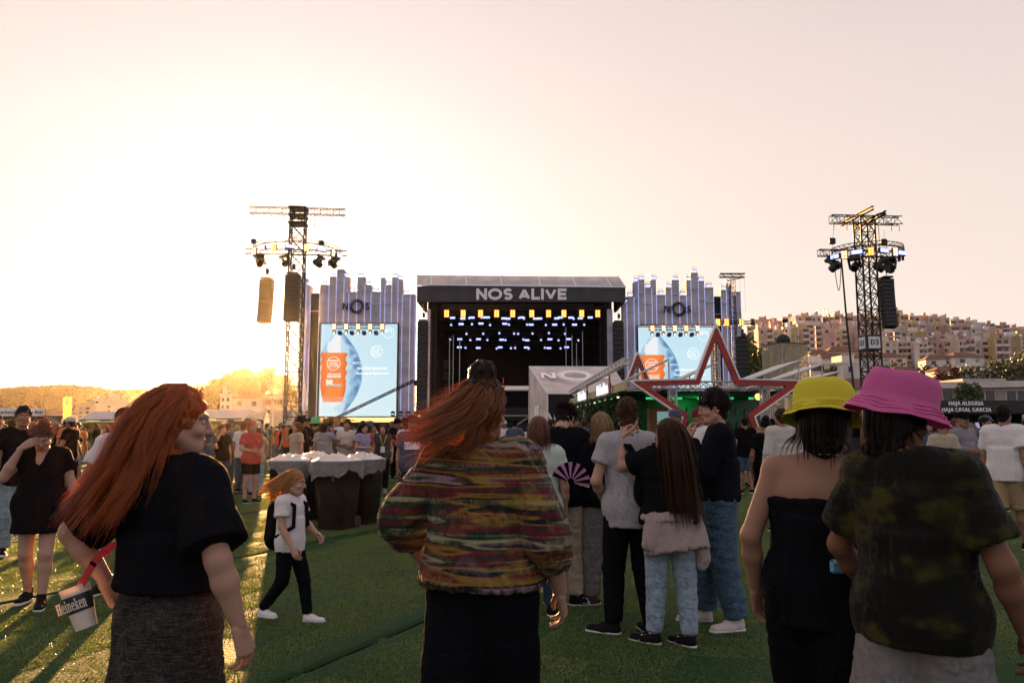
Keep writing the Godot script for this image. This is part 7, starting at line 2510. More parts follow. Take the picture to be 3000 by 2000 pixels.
	person({"label": "curly dark-haired person in black T-shirt and beige trousers, head bent down", "at": Vector3(0.428, 0.0, -6.953), "turn": 3.0, "look": Vector3(0.3, -0.75, -0.8), "h": 1.74, "cell": 0.0135, "skin": PALE,
		"j": {"head": Vector3(-0.03, 1.585, 0.10), "neck": Vector3(-0.01, 1.46, 0.02), "elR": Vector3(-0.24, 1.16, 0.06), "wrR": Vector3(-0.13, 1.02, 0.25), "elL": Vector3(0.24, 1.16, 0.06), "wrL": Vector3(0.13, 1.04, 0.25), "toeR": Vector3(-0.9, 0, 0.3)},
		"top": {"mat": blk, "sleeve": 0.7, "hem": 0.84, "loose": 0.03, "name": "t_shirt"}, "legs": {"mat": M.beige, "loose": 0.025, "hem": 1.95}, "shoe": {"mat": M.shoe_black, "sole": M.sole_white, "stripe": M.sole_white},
		"hair": {"style": "curly", "mat": M.hair_dark, "n": 1300, "len": 0.05, "wid": 0.005}})
	person({"label": "auburn-haired person in pale mint top and dark jeans, half hidden by the coloured shirt", "at": Vector3(0.218, 0.0, -6.553), "turn": 3.2, "h": 1.58, "fem": 0.8, "cell": 0.0135, "skin": PALE,
		"top": {"mat": M.mint_white, "sleeve": 0.6, "hem": 0.86, "loose": 0.03, "name": "blouse"}, "legs": {"mat": M.jeans_dark, "loose": 0.02, "hem": 1.95}, "shoe": sneak,
		"hair": {"style": "bob", "mat": M.hair_auburn, "n": 1500, "len": 0.20, "wid": 0.004}})
	# left side
	person({"label": "woman in short black V-neck dress holding her hand to her forehead, walking at left", "at": Vector3(-4.027, 0.0, -6.9), "turn": 0.25, "look": Vector3(0.35, -0.55, 0.8), "h": 1.55, "fem": 1.0, "w": 1.12, "cell": 0.0135, "skin": PALE,
		"j": with(walk(0.45), {"elR": Vector3(-0.29, 1.22, 0.14), "wrR": Vector3(-0.14, 1.50, 0.17), "elL": Vector3(0.28, 1.12, 0.0), "wrL": Vector3(0.36, 0.90, 0.05), "head": Vector3(0.0, 1.60, 0.06)}),
		"handR": [Vector3(0.8, 0.5, 0.1), Vector3(0.2, -0.3, -0.9)], "curlR": 0.2, "curlL": 0.6,
		"top": {"mat": blk, "sleeve": 0.5, "hem": 0.70, "loose": 0.03, "flare": 2.2, "vee": 0.05, "name": "dress"}, "legs": {"mat": blk, "loose": 0.02, "hem": 0.4, "name": "shorts"}, "shoe": {"mat": M.shoe_black, "sole": M.sole_white, "high": 0.04},
		"hair": {"style": "bun", "mat": M.hair_auburn, "n": 900, "len": 0.09, "wind": Vector3(-0.7, 0.5, 0), "bun": Vector3(0, 0.06, -0.13), "wid": 0.004}})
	person({"label": "person in white T-shirt holding hands with the woman in the black dress", "at": Vector3(-3.639, 0.0, -7.5), "turn": 0.05, "h": 1.68, "fem": 0.3, "cell": 0.0135, "skin": TAN,
		"j": with(walk(-0.4), {"elR": Vector3(-0.30, 1.15, 0.03), "wrR": Vector3(-0.40, 0.92, 0.06)}), "curlR": 0.7,
		"top": {"mat": M.white, "sleeve": 0.75, "hem": 0.84, "loose": 0.035, "name": "t_shirt"}, "legs": {"mat": M.grey_trouser, "loose": 0.03, "hem": 0.9, "name": "shorts"}, "shoe": sneak,
		"hair": {"style": "short", "mat": M.hair_brown, "n": 500, "len": 0.04}})
	person({"label": "man in black T-shirt and pale jeans at the left edge of the picture", "at": Vector3(-5.794, 0.0, -9.471), "turn": 0.6, "h": 1.76, "cell": 0.0145, "skin": TAN, "j": walk(0.5),
		"top": {"mat": blk, "sleeve": 0.6, "hem": 0.84, "loose": 0.025, "name": "t_shirt"}, "legs": {"mat": M.jeans_light, "loose": 0.02, "hem": 1.96}, "shoe": sneak, "hair": {"style": "short", "mat": M.hair_dark, "n": 300, "len": 0.02}})
	person({"label": "small child in white top and black leggings with blowing blond hair, running right", "at": Vector3(-1.726, 0.0, -6.325), "turn": 1.25, "look": Vector3(1, -0.1, 0.15), "h": 1.14, "head": 1.28, "cell": 0.0135, "skin": PALE,
		"j": with(walk(0.75), {"anR": Vector3(-0.09, 0.16, -0.30), "elL": Vector3(0.24, 1.16, 0.05), "wrL": Vector3(0.20, 1.02, 0.24), "head": Vector3(0, 1.64, 0.03)}),
		"top": {"mat": M.white, "sleeve": 0.6, "hem": 0.84, "loose": 0.03, "name": "t_shirt"}, "legs": {"mat": blk, "loose": 0.01, "hem": 1.95, "name": "leggings"}, "shoe": {"mat": M.shoe_white, "sole": M.sole_white},
		"hair": {"style": "bob", "mat": M.hair_gold, "n": 1500, "len": 0.30, "wind": Vector3(-0.9, 0.2, 0.1), "wid": 0.005, "vol": 1.25}})
	# right edge
	person({"label": "man in white T-shirt and khaki shorts walking at the right edge", "at": Vector3(6.114, 0.0, -9.944), "turn": 2.3, "h": 1.80, "w": 1.06, "cell": 0.0145, "skin": TAN, "j": walk(-0.8),
		"top": {"mat": M.white, "sleeve": 0.7, "hem": 0.84, "loose": 0.035, "name": "t_shirt"}, "legs": {"mat": M.khaki, "loose": 0.04, "hem": 0.95, "name": "shorts"}, "shoe": {"mat": M.shoe_black, "sole": M.sole_white}, "hair": {"style": "short", "mat": M.hair_dark, "n": 300, "len": 0.03}})

func middle_ground() -> void:
	var blk: Material = M.black
	var sneak := {"mat": M.shoe_black, "sole": M.sole_white}
	var tee := func(m: Material, sl := 0.6, hem := 0.84) -> Dictionary: return {"mat": m, "sleeve": sl, "hem": hem, "loose": 0.026, "name": "t_shirt"}
	var leg := func(m: Material, hem := 1.95, nm := "trousers") -> Dictionary: return {"mat": m, "loose": 0.022, "hem": hem, "name": nm}
	var hr := func(st: String, m: Material, ln := 0.04, wind := Vector3.ZERO) -> Dictionary: return {"style": st, "mat": m, "len": ln, "n": 260 if st in ["long", "bob"] else 120, "wind": wind, "wid": 0.009}
	var c := 0.02
	var bent := {"elL": Vector3(0.25, 1.15, 0.02), "wrL": Vector3(0.10, 1.08, 0.24), "elR": Vector3(-0.25, 1.15, 0.02), "wrR": Vector3(-0.12, 1.12, 0.24)}
	var L := [
		{"label": "shouting man in backward black cap and slate T-shirt printed BK2TF 35", "at": Vector3(-1.635, 0.0, -13.179), "turn": 0.1, "h": 1.70, "w": 1.15, "cell": 0.0165, "skin": TAN, "j": {"head": Vector3(0, 1.625, 0.03)}, "top": tee.call(M.slate), "legs": leg.call(M.jeans_dark), "shoe": sneak, "hat": {"style": "cap", "mat": blk, "back": true}},
		{"label": "woman in dark patterned top and black trousers with yellow lanyard", "at": Vector3(-3.164, 0.0, -19.613), "turn": 0.0, "h": 1.64, "fem": 1.0, "w": 1.1, "skin": PALE, "j": walk(0.4), "top": tee.call(mt("dot_top", 0.02, 0.025, 0.025), 0.0), "legs": leg.call(blk), "shoe": {"mat": mt("shoe_tan", 0.25, 0.16, 0.11), "sole": M.sole_white}, "hair": hr.call("long", M.hair_brown, 0.36)},
		{"label": "woman in lilac T-shirt with curly dark hair, looking right", "at": Vector3(-3.564, 0.0, -19.186), "turn": 1.0, "h": 1.66, "fem": 1.0, "skin": PALE, "j": with(walk(-0.3), {"elR": Vector3(-0.25, 1.15, 0.0), "wrR": Vector3(-0.08, 1.14, 0.2)}), "top": tee.call(M.lilac, 0.5), "legs": leg.call(blk), "shoe": sneak, "hair": hr.call("long", M.hair_dark, 0.28)},
		{"label": "bearded man in cream T-shirt and dark jeans behind the litter bins", "at": Vector3(-4.2, 0.0, -20.291), "turn": 0.3, "h": 1.74, "skin": TAN, "j": bent, "top": tee.call(M.cream_tee), "legs": leg.call(M.jeans_dark), "shoe": sneak, "hair": hr.call("short", M.hair_dark)},
		{"label": "woman in white sleeveless blouse walking behind the litter bins", "at": Vector3(-4.677, 0.0, -20.06), "turn": 0.5, "h": 1.66, "fem": 1.0, "skin": TAN, "j": walk(0.4), "top": tee.call(M.white, 0.3, 0.80), "legs": leg.call(M.jeans_dark), "shoe": sneak, "hair": hr.call("long", M.hair_brown, 0.34, Vector3(-0.3, 0, 0))},
		{"label": "man in green bucket hat and black T-shirt, seen from behind", "at": Vector3(-5.108, 0.0, -20.771), "turn": 3.2, "h": 1.80, "w": 1.12, "skin": TAN, "top": tee.call(blk), "legs": leg.call(blk, 0.9, "shorts"), "shoe": {"mat": M.shoe_white, "sole": M.sole_white}, "hair": hr.call("short", M.hair_dark), "hat": {"style": "bucket", "mat": M.hat_green}},
		{"label": "woman with long curly hair in dark dress hugging a man below the sunlit tower", "at": Vector3(-6.296, 0.0, -23.555), "turn": 1.2, "h": 1.68, "fem": 1.0, "skin": TAN, "j": bent, "top": tee.call(blk, 0.6, 0.7), "legs": leg.call(blk), "shoe": sneak, "hair": hr.call("long", M.hair_brown, 0.42, Vector3(-0.4, 0, 0))},
		{"label": "man in black T-shirt and cap embracing the curly-haired woman", "at": Vector3(-5.888, 0.0, -22.94), "turn": -1.0, "h": 1.82, "skin": TAN, "j": bent, "top": tee.call(blk), "legs": leg.call(M.jeans_dark), "shoe": sneak, "hat": {"style": "cap", "mat": blk}},
		{"label": "bearded man in white camouflage shirt and shorts with black cap", "at": Vector3(-6.893, 0.0, -21.801), "turn": 0.2, "h": 1.76, "skin": TAN, "j": walk(0.3), "top": tee.call(M.camo), "legs": leg.call(M.camo, 0.95, "shorts"), "shoe": sneak, "hat": {"style": "cap", "mat": blk}},
		{"label": "short-haired redhead with glasses in red shirt and black shorts", "at": Vector3(-5.406, 0.0, -16.65), "turn": 0.8, "h": 1.68, "fem": 0.8, "skin": PALE, "cell": 0.0165, "j": bent, "top": tee.call(M.red_shirt), "legs": leg.call(blk, 0.7, "shorts"), "shoe": sneak, "hair": hr.call("bob", M.hair_red, 0.10)},
		{"label": "blonde long-haired woman in black with striped tote bag, walking away at left", "at": Vector3(-12.118, 0.0, -21.273), "turn": 2.7, "h": 1.68, "fem": 1.0, "skin": PALE, "cell": 0.0165, "j": walk(0.4), "top": tee.call(blk, 1.9), "legs": leg.call(blk), "shoe": sneak, "hair": {"style": "long", "mat": M.hair_blond, "n": 700, "len": 0.48, "wid": 0.007, "wind": Vector3(-0.25, 0, 0)}},
		{"label": "man in dark T-shirt and light jeans walking away beside the blonde woman", "at": Vector3(-15.048, 0.0, -27.639), "turn": 3.0, "h": 1.80, "skin": TAN, "j": walk(-0.5), "top": tee.call(mt("ink", 0.015, 0.017, 0.025)), "legs": leg.call(M.jeans_light), "shoe": sneak, "hair": hr.call("short", M.hair_dark)},
		{"label": "man in maroon cap and white shirt with tanned legs in shorts near the bar", "at": Vector3(2.917, 0.0, -12.441), "turn": -1.2, "h": 1.80, "skin": TAN, "j": walk(0.5), "top": tee.call(M.white, 0.7), "legs": leg.call(M.grey_trouser, 0.9, "shorts"), "shoe": {"mat": M.shoe_white, "sole": M.sole_white, "stripe": M.shoe_black}, "hat": {"style": "cap", "mat": M.maroon}},
		{"label": "white-haired person in dark jacket and pale scarf behind the boy in black", "at": Vector3(3.209, 0.0, -12.892), "turn": -0.8, "h": 1.68, "skin": PALE, "top": tee.call(M.slate, 1.9), "legs": leg.call(M.jeans_dark), "shoe": sneak, "hair": hr.call("bob", M.hair_grey, 0.12)},
		{"label": "man in dark cap and black shirt behind the raised arms", "at": Vector3(3.03, 0.0, -14.834), "turn": 0.9, "h": 1.84, "skin": TAN, "top": tee.call(blk), "legs": leg.call(M.jeans_dark), "shoe": sneak, "hat": {"style": "cap", "mat": M.slate}},
		{"label": "man in pale linen shirt seen from behind, beside the red star foot", "at": Vector3(3.995, 0.0, -11.86), "turn": 3.3, "h": 1.80, "skin": TAN, "cell": 0.0165, "top": tee.call(mt("linen", 0.45, 0.42, 0.36), 1.9, 0.80), "legs": leg.call(M.khaki), "shoe": sneak, "hair": hr.call("short", M.hair_brown)},
		{"label": "dark-clothed person with tied-up hair left of the linen shirt", "at": Vector3(4.028, 0.0, -12.708), "turn": 2.9, "h": 1.68, "fem": 0.8, "skin": TAN, "top": tee.call(blk), "legs": leg.call(blk), "shoe": sneak, "hair": {"style": "bun", "mat": M.hair_dark, "n": 100, "len": 0.05, "bun": Vector3(0, 0.12, -0.08)}},
		{"label": "person in beige top with white drawstring bag on the back at right", "at": Vector3(7.36, 0.0, -13.688), "turn": 2.6, "h": 1.66, "fem": 0.5, "skin": TAN, "cell": 0.0165, "j": walk(0.4), "top": tee.call(M.beige, 0.7), "legs": leg.call(M.jeans_blue), "shoe": sneak, "hair": hr.call("bun", M.hair_brown, 0.05)},
		{"label": "man in cap and open grey hoodie over black shirt, hands together, at right", "at": Vector3(7.891, 0.0, -14.012), "turn": 0.3, "h": 1.78, "skin": TAN, "cell": 0.0165, "j": bent, "top": tee.call(mt("hood_grey", 0.2, 0.19, 0.2), 1.9, 0.82), "legs": leg.call(blk), "shoe": sneak, "hat": {"style": "cap", "mat": blk}},
		{"label": "person in black with cap passing behind the white T-shirt man at right", "at": Vector3(9.59, 0.0, -16.192), "turn": 1.4, "h": 1.76, "skin": TAN, "j": walk(0.6), "top": tee.call(blk), "legs": leg.call(blk), "shoe": sneak, "hat": {"style": "cap", "mat": M.slate}},
		{"label": "dark-haired man in white shirt at the bar, left of the lattice leg", "at": Vector3(3.331, 0.093, -24.0) * Vector3(1, 0, 1), "turn": 2.9, "h": 1.74, "skin": TAN, "top": tee.call(M.white), "legs": leg.call(blk), "shoe": sneak, "hair": hr.call("short", M.hair_dark)},
		{"label": "dark-haired man in pale green shirt at the bar, in front of the fridge", "at": Vector3(3.935, 0.035, -25.0) * Vector3(1, 0, 1), "turn": -1.2, "h": 1.76, "skin": TAN, "top": tee.call(M.mint_white), "legs": leg.call(blk), "shoe": sneak, "hair": hr.call("short", M.hair_dark)}]
	for o in L:
		if not o.has("cell"): o.cell = c
		var who := person(o)
		if o.label.begins_with("shouting"):
			var g := G.new()
			g.slab(Vector3(0, 1.235, 0.172), Vector3(0.25, 0.12, 0.03), 0.006, Basis(Vector3.RIGHT, -0.08))
			var pr := part(who, "shirt_print", g, M.letter_white)
			words(pr, "lettering", "BK2TF-35", 0.055, M.logo_dark, Transform3D(Basis(Vector3.RIGHT, -0.08), Vector3(0, 1.225, 0.19)), 0.003, 500, "Droid Sans Mono", false, 0.85)

# ---- things carried
func carried() -> void:
	# cup with red strap at the redhead's left hand
	var t := thing("plastic_cup", "translucent cup with dark lettered band hanging from a red strap at left", "cup", Vector3(-1.345, 0.85, -2.60))
	var g := G.new()
	var tilt := Basis(Vector3.BACK, 0.35)
	g.lathe(Vector3.ZERO, PackedVector2Array([Vector2(0, 0), Vector2(0.032, 0.0), Vector2(0.046, 0.135), Vector2(0.043, 0.135), Vector2(0.029, 0.005), Vector2(0, 0.006)]), 24, tilt)
	var cp := mt("cup_white", 0.72, 0.66, 0.58, 0.35)
	cp.backlight_enabled = true; cp.backlight = Color(0.7, 0.62, 0.5)
	part(t, "cup_wall", g, cp)
	g = G.new()
	g.lathe(Vector3.ZERO, PackedVector2Array([Vector2(0.0385, 0.055), Vector2(0.0440, 0.108)]), 24, tilt)
	part(t, "printed_band", g, mt("cup_band", 0.02, 0.03, 0.02, 0.5))
	words(t, "lettering", "Heineken", 0.034, cp, Transform3D(tilt, tilt * Vector3(0.0, 0.081, 0.0452)), 0.002, 700, "Droid Serif", false, 0.42)
	g = G.new()
	var sp := PackedVector3Array([tilt * Vector3(0.03, 0.13, 0.02), Vector3(0.02, 0.2, 0.02), Vector3(0.05, 0.24, 0.02), Vector3(0.10, 0.27, -0.03)])
	for i in 3:
		var a := sp[i]
		var b := sp[i + 1]
		g.box((a + b) / 2, Vector3(0.022, a.distance_to(b) + 0.01, 0.004), axes(Vector3.BACK, b - a))
	part(t, "strap", g, mt("strap_red", 0.45, 0.015, 0.015, 0.6))
	# sling bag of the man in grey
	var at: Vector3 = Vector3(0.868, 0.0, -5.954)
	t = thing("sling_bag", "black backpack worn across the back of the man in grey", "bag", at + Vector3(0.04, 0.0, 0.0), 0.16)
	var f := Field.new(Vector3(-0.25, 0.9, -0.05), Vector3(0.28, 1.5, 0.3), 0.012)
	f.cap(Vector3(0.06, 1.03, 0.17), Vector3(0.09, 1.26, 0.165), 0.125, 0.105, 0.03, 0.55, Vector3.BACK)
	g = G.new()
	f.into(g, Transform3D.IDENTITY, null, fold_noise, 0.008)
	part(t, "bag_body", g, M.black)
	for s in [[Vector3(-0.02, 1.24, 0.17), Vector3(-0.09, 1.36, 0.135), Vector3(-0.10, 1.405, 0.02), Vector3(-0.08, 1.33, -0.14)], [Vector3(0.13, 1.24, 0.17), Vector3(0.13, 1.36, 0.135), Vector3(0.13, 1.405, 0.02), Vector3(0.11, 1.33, -0.14)]]:
		g = G.new()
		var c := Curve3D.new()
		for q in s: c.add_point(q)
		for i in s.size() - 1:
			g.box((s[i] + s[i + 1]) / 2, Vector3(0.05, (s[i + 1] - s[i]).length() + 0.015, 0.012), axes((s[i + 1] - s[i]).cross(Vector3.RIGHT), s[i + 1] - s[i]))
		part(t, "strap", g, M.black)
	t = thing("child_rucksack", "small dark rucksack on the back of the running child", "bag", Vector3(-1.726, 0.0, -6.325), 1.25)
	f = Field.new(Vector3(-0.2, 0.5, -0.3), Vector3(0.2, 1.0, 0.02), 0.012)
	f.cap(Vector3(0, 0.65, -0.145), Vector3(0, 0.84, -0.135), 0.10, 0.085, 0.02, 0.6, Vector3.BACK)
	g = G.new()
	f.into(g, Transform3D.IDENTITY, null, fold_noise, 0.006)
	part(t, "bag_body", g, M.black)
	for s in [-0.075, 0.075]:
		g = G.new()
		g.tube(PackedVector3Array([Vector3(s, 0.86, -0.11), Vector3(s * 1.1, 0.945, -0.03), Vector3(s * 1.1, 0.90, 0.085), Vector3(s * 1.3, 0.74, 0.09), Vector3(s * 1.6, 0.66, -0.05)]), PackedFloat32Array([0.016]), 6)
		part(t, "strap", g, M.black)
	# sweatshirt tied round the waist of the long-haired woman
	at = Vector3(1.097, 0.0, -5.669)
	t = thing("tied_sweatshirt", "taupe sweatshirt tied round the hips of the long-haired woman", "sweatshirt", at, 0.1)
	f = Field.new(Vector3(-0.36, 0.45, -0.3), Vector3(0.36, 1.0, 0.32), 0.011)
	f.cap(Vector3(0, 0.90, 0.01), Vector3(0.0, 0.865, 0.01), 0.182, 0.205, 0.02, 0.78, Vector3.BACK, true)
	f.cap(Vector3(0.01, 0.87, 0.03), Vector3(0.035, 0.65, 0.07), 0.19, 0.215, 0.03, 0.60, Vector3.BACK, true)
	f.cap(Vector3(0.16, 0.80, 0.05), Vector3(0.215, 0.60, 0.06), 0.06, 0.045, 0.03)
	f.cap(Vector3(0.215, 0.60, 0.06), Vector3(0.20, 0.55, 0.06), 0.042, 0.035, 0.01)
	f.cap(Vector3(-0.12, 0.84, 0.08), Vector3(-0.17, 0.70, 0.10), 0.06, 0.05, 0.03)
	g = G.new()
	f.into(g, Transform3D.IDENTITY, null, fold_noise, 0.016, Vector3(1.5, 0.42, 1.5))
	part(t, "fabric", g, M.taupe)
	# dark fan with pink rays
	t = thing("hand_fan", "black folding fan with pink rays held behind the beige trousers", "fan", Vector3(0.469, 1.064, -6.45), 0.2)
	for i in 14:
		var a := lerpf(-0.3, 2.6, i / 13.0)
		g = G.new()
		var d := Vector3(cos(a), sin(a), 0)
		var n := Vector3(cos(a + 0.22), sin(a + 0.22), 0)
		g.quad(d * 0.03, d * 0.16 + Vector3(0, 0, 0.008), n * 0.16 - Vector3(0, 0, 0.008), n * 0.03)
		part(t, "fan_leaf", g, mt("fan_pink", 0.5, 0.22, 0.4) if i % 2 == 0 else M.black)
	t = thing("hip_pouch", "small light blue pouch at the hip of the bare-shouldered person", "pouch", Vector3(1.20, 0.985, -2.93), 0.1)
	g = G.new()
	g.slab(Vector3.ZERO, Vector3(0.12, 0.05, 0.02), 0.008)
	part(t, "pouch_body", g, mt("pouch_blue", 0.12, 0.35, 0.5, 0.6))
	g = G.new()
	g.slab(Vector3(0, 0.012, 0.011), Vector3(0.105, 0.008, 0.004), 0.001)
	part(t, "zip", g, M.alu)
	# bags of people further off
	t = thing("tote_bag", "white tote bag with red stripes hanging from the blonde woman's shoulder", "bag", Vector3(-11.317, 0.772, -20.3))
	g = G.new()
	for i in 9:
		var x := -0.2 + 0.045 * i
		g = G.new()
		g.slab(Vector3(x, -0.02 + 0.02 * sin(i * 1.7), 0.04 * sin(i * 0.5)), Vector3(0.044, 0.44, 0.10), 0.006, Basis(Vector3.BACK, 0.12))
		part(t, "bag_panel", g, M.white if i % 2 == 0 else mt("stripe_red", 0.3, 0.06, 0.06))
	g = G.new()
	g.tube(PackedVector3Array([Vector3(-0.14, 0.2, 0), Vector3(-0.12, 0.55, 0.02), Vector3(-0.03, 0.62, 0.05), Vector3(0.05, 0.2, 0.03)]), PackedFloat32Array([0.018]), 6)
	part(t, "handle", g, M.white)
	t = thing("drawstring_bag", "white drawstring bag on the back of the person in beige", "bag", Vector3(6.888, 0.903, -12.6))
	f = Field.new(Vector3(-0.3, -0.35, -0.2), Vector3(0.3, 0.35, 0.2), 0.018)
	f.cap(Vector3(0.02, -0.16, 0), Vector3(-0.02, 0.14, 0), 0.17, 0.10, 0.02, 0.55, Vector3.BACK)
	g = G.new()
	f.into(g, Transform3D.IDENTITY, null, fold_noise, 0.03, Vector3(1.6, 0.5, 1.6))
	part(t, "bag_body", g, M.white)
	g = G.new()
	g.tube(PackedVector3Array([Vector3(-0.02, 0.2, 0.06), Vector3(0.1, 0.05, 0.09), Vector3(0.12, -0.25, 0.05)]), PackedFloat32Array([0.012]), 5)
	part(t, "cord", g, M.black)
	# lanyard
	t = thing("lanyard", "yellow lanyard with badge on the woman in the dark top", "lanyard", Vector3(-3.006, 1.22, -18.7))
	g = G.new()
	g.tube(PackedVector3Array([Vector3(-0.08, 0.16, -0.02), Vector3(0, -0.1, 0.05), Vector3(0.08, 0.16, -0.02)]), PackedFloat32Array([0.012]), 5)
	part(t, "ribbon", g, M.hat_yellow)
	g = G.new()
	g.slab(Vector3(0, -0.17, 0.05), Vector3(0.1, 0.14, 0.01), 0.003)
	part(t, "badge", g, M.white)

# ---- wheeled litter bins with clear liners
func bin(label: String, at: Vector3, turn: float, sd: int) -> void:
	var t := thing("litter_bin", label, "bin", at, turn, "wheeled litter bins with clear liners")
	var g := G.new()
	var ring := func(y: float, wx: float, wz: float) -> Array:
		var p := []
		for i in 28:
			var a := TAU * i / 28
			var cx := cos(a)
			var cz := sin(a)
			var k := pow(pow(absf(cx), 5.0) + pow(absf(cz), 5.0), -0.2)
			p.append(Vector3(cx * k * wx, y, cz * k * wz))
		return p
	var lev := [[0.03, 0.21, 0.23], [0.22, 0.225, 0.25], [0.24, 0.24, 0.262], [0.6, 0.262, 0.30], [0.97, 0.28, 0.34], [0.975, 0.30, 0.365], [1.03, 0.302, 0.367], [1.035, 0.285, 0.35], [0.9, 0.275, 0.335]]
	for i in lev.size() - 1:
		var a: Array = ring.call(lev[i][0], lev[i][1], lev[i][2])
		var b: Array = ring.call(lev[i + 1][0], lev[i + 1][1], lev[i + 1][2])
		for k in 28: g.quad(a[(k + 1) % 28], a[k], b[k], b[(k + 1) % 28])
	smooth(g)
	var pl := mottled(mt("bin_black", 0.011, 0.010, 0.009, 0.55), T.stain, 1.5)
	pl.metallic_specular = 0.3
	part(t, "bin_body", g, pl)
	for s in [-1, 1]:
		g = G.new()
		g.lathe(Vector3(0.2 * s - 0.03, 0.1, -0.24), PackedVector2Array([Vector2(0, 0), Vector2(0.085, 0), Vector2(0.1, 0.012), Vector2(0.1, 0.05), Vector2(0.085, 0.06), Vector2(0, 0.06)]), 14, Basis(Vector3.UP, Vector3.RIGHT, Vector3.FORWARD))
		part(t, "wheel", g, M.speaker)
	g = G.new()
	g.tube(PackedVector3Array([Vector3(-0.2, 1.0, -0.36), Vector3(-0.2, 1.03, -0.42), Vector3(0.2, 1.03, -0.42), Vector3(0.2, 1.0, -0.36)]), PackedFloat32Array([0.015]), 6)
	part(t, "handle", g, pl)
	g = G.new()
	g.slab(Vector3(0.13, 0.78, 0.335), Vector3(0.05, 0.08, 0.006), 0.001)
	part(t, "moulded_mark", g, M.grille)
	# liner folded over the rim, its top bulging, its skirt hanging unevenly
	var nz := noise(2.2, FastNoiseLite.TYPE_SIMPLEX_SMOOTH, 3, sd)
	var skin := mt("liner", 0.85, 0.82, 0.8, 0.2)
	skin.transparency = BaseMaterial3D.TRANSPARENCY_ALPHA
	skin.albedo_color.a = 0.22
	var white := mt("liner_top", 0.78, 0.73, 0.68, 0.28)
	white.backlight_enabled = true; white.backlight = Color(0.75, 0.7, 0.62)
	g = G.new()
	var rr := 12
	for i in rr:
		for k in 28:
			var q := []
			for e in [[i, k], [i + 1, k], [i + 1, k + 1], [i, k + 1]]:
				var u: float = e[0] / float(rr)
				var c: Array = ring.call(1.045, 0.305, 0.37)
				var v: Vector3 = c[e[1] % 28]
				var y := 1.045 + 0.10 * (1.0 - u * u) * (0.6 + 0.9 * nz.get_noise_2d(v.x * u * 3, v.z * u * 3)) - 0.015 * u * u
				q.append(Vector3(v.x * u, y, v.z * u))
			g.quad(q[0], q[1], q[2], q[3])
	smooth(g)
	part(t, "liner_top", g, white)
	g = G.new()
	var rows := 7
	for i in rows:
		for k in 56:
			var q := []
			for e in [[i, k], [i, k + 1], [i + 1, k + 1], [i + 1, k]]:
				var a: float = TAU * (e[1] % 56) / 56.0
				var kk := pow(pow(absf(cos(a)), 5.0) + pow(absf(sin(a)), 5.0), -0.2)
				var len: float = 0.22 + 0.16 * nz.get_noise_2d(cos(a) * 0.35 + sd, sin(a) * 0.35)
				var u: float = e[0] / float(rows)
				var out := 0.014 + 0.012 * nz.get_noise_2d(a * 6.0, u * 2.0) * (0.4 + u) - 0.02 * u
				q.append(Vector3(cos(a) * kk * (0.302 + out), 1.04 - len * u, sin(a) * kk * (0.367 + out)))
			g.quad(q[0], q[1], q[2], q[3])
	smooth(g)
	part(t, "liner_skirt", g, skin)

func bins() -> void:
	bin("black wheeled bin with clear liner, leftmost of the cluster", Vector3(-3.416, 0.0, -12.355), 0.15, 3)
	bin("black wheeled bin with clear liner, front and centre of the cluster behind the child", Vector3(-2.636, 0.0, -12.185), -0.35, 5)
	bin("black wheeled bin with clear liner, rightmost of the cluster", Vector3(-2.396, 0.0, -12.892), -0.2, 8)
	bin("black wheeled bin with clear liner, hidden at the rear of the cluster", Vector3(-3.343, 0.0, -13.583), 0.4, 11)

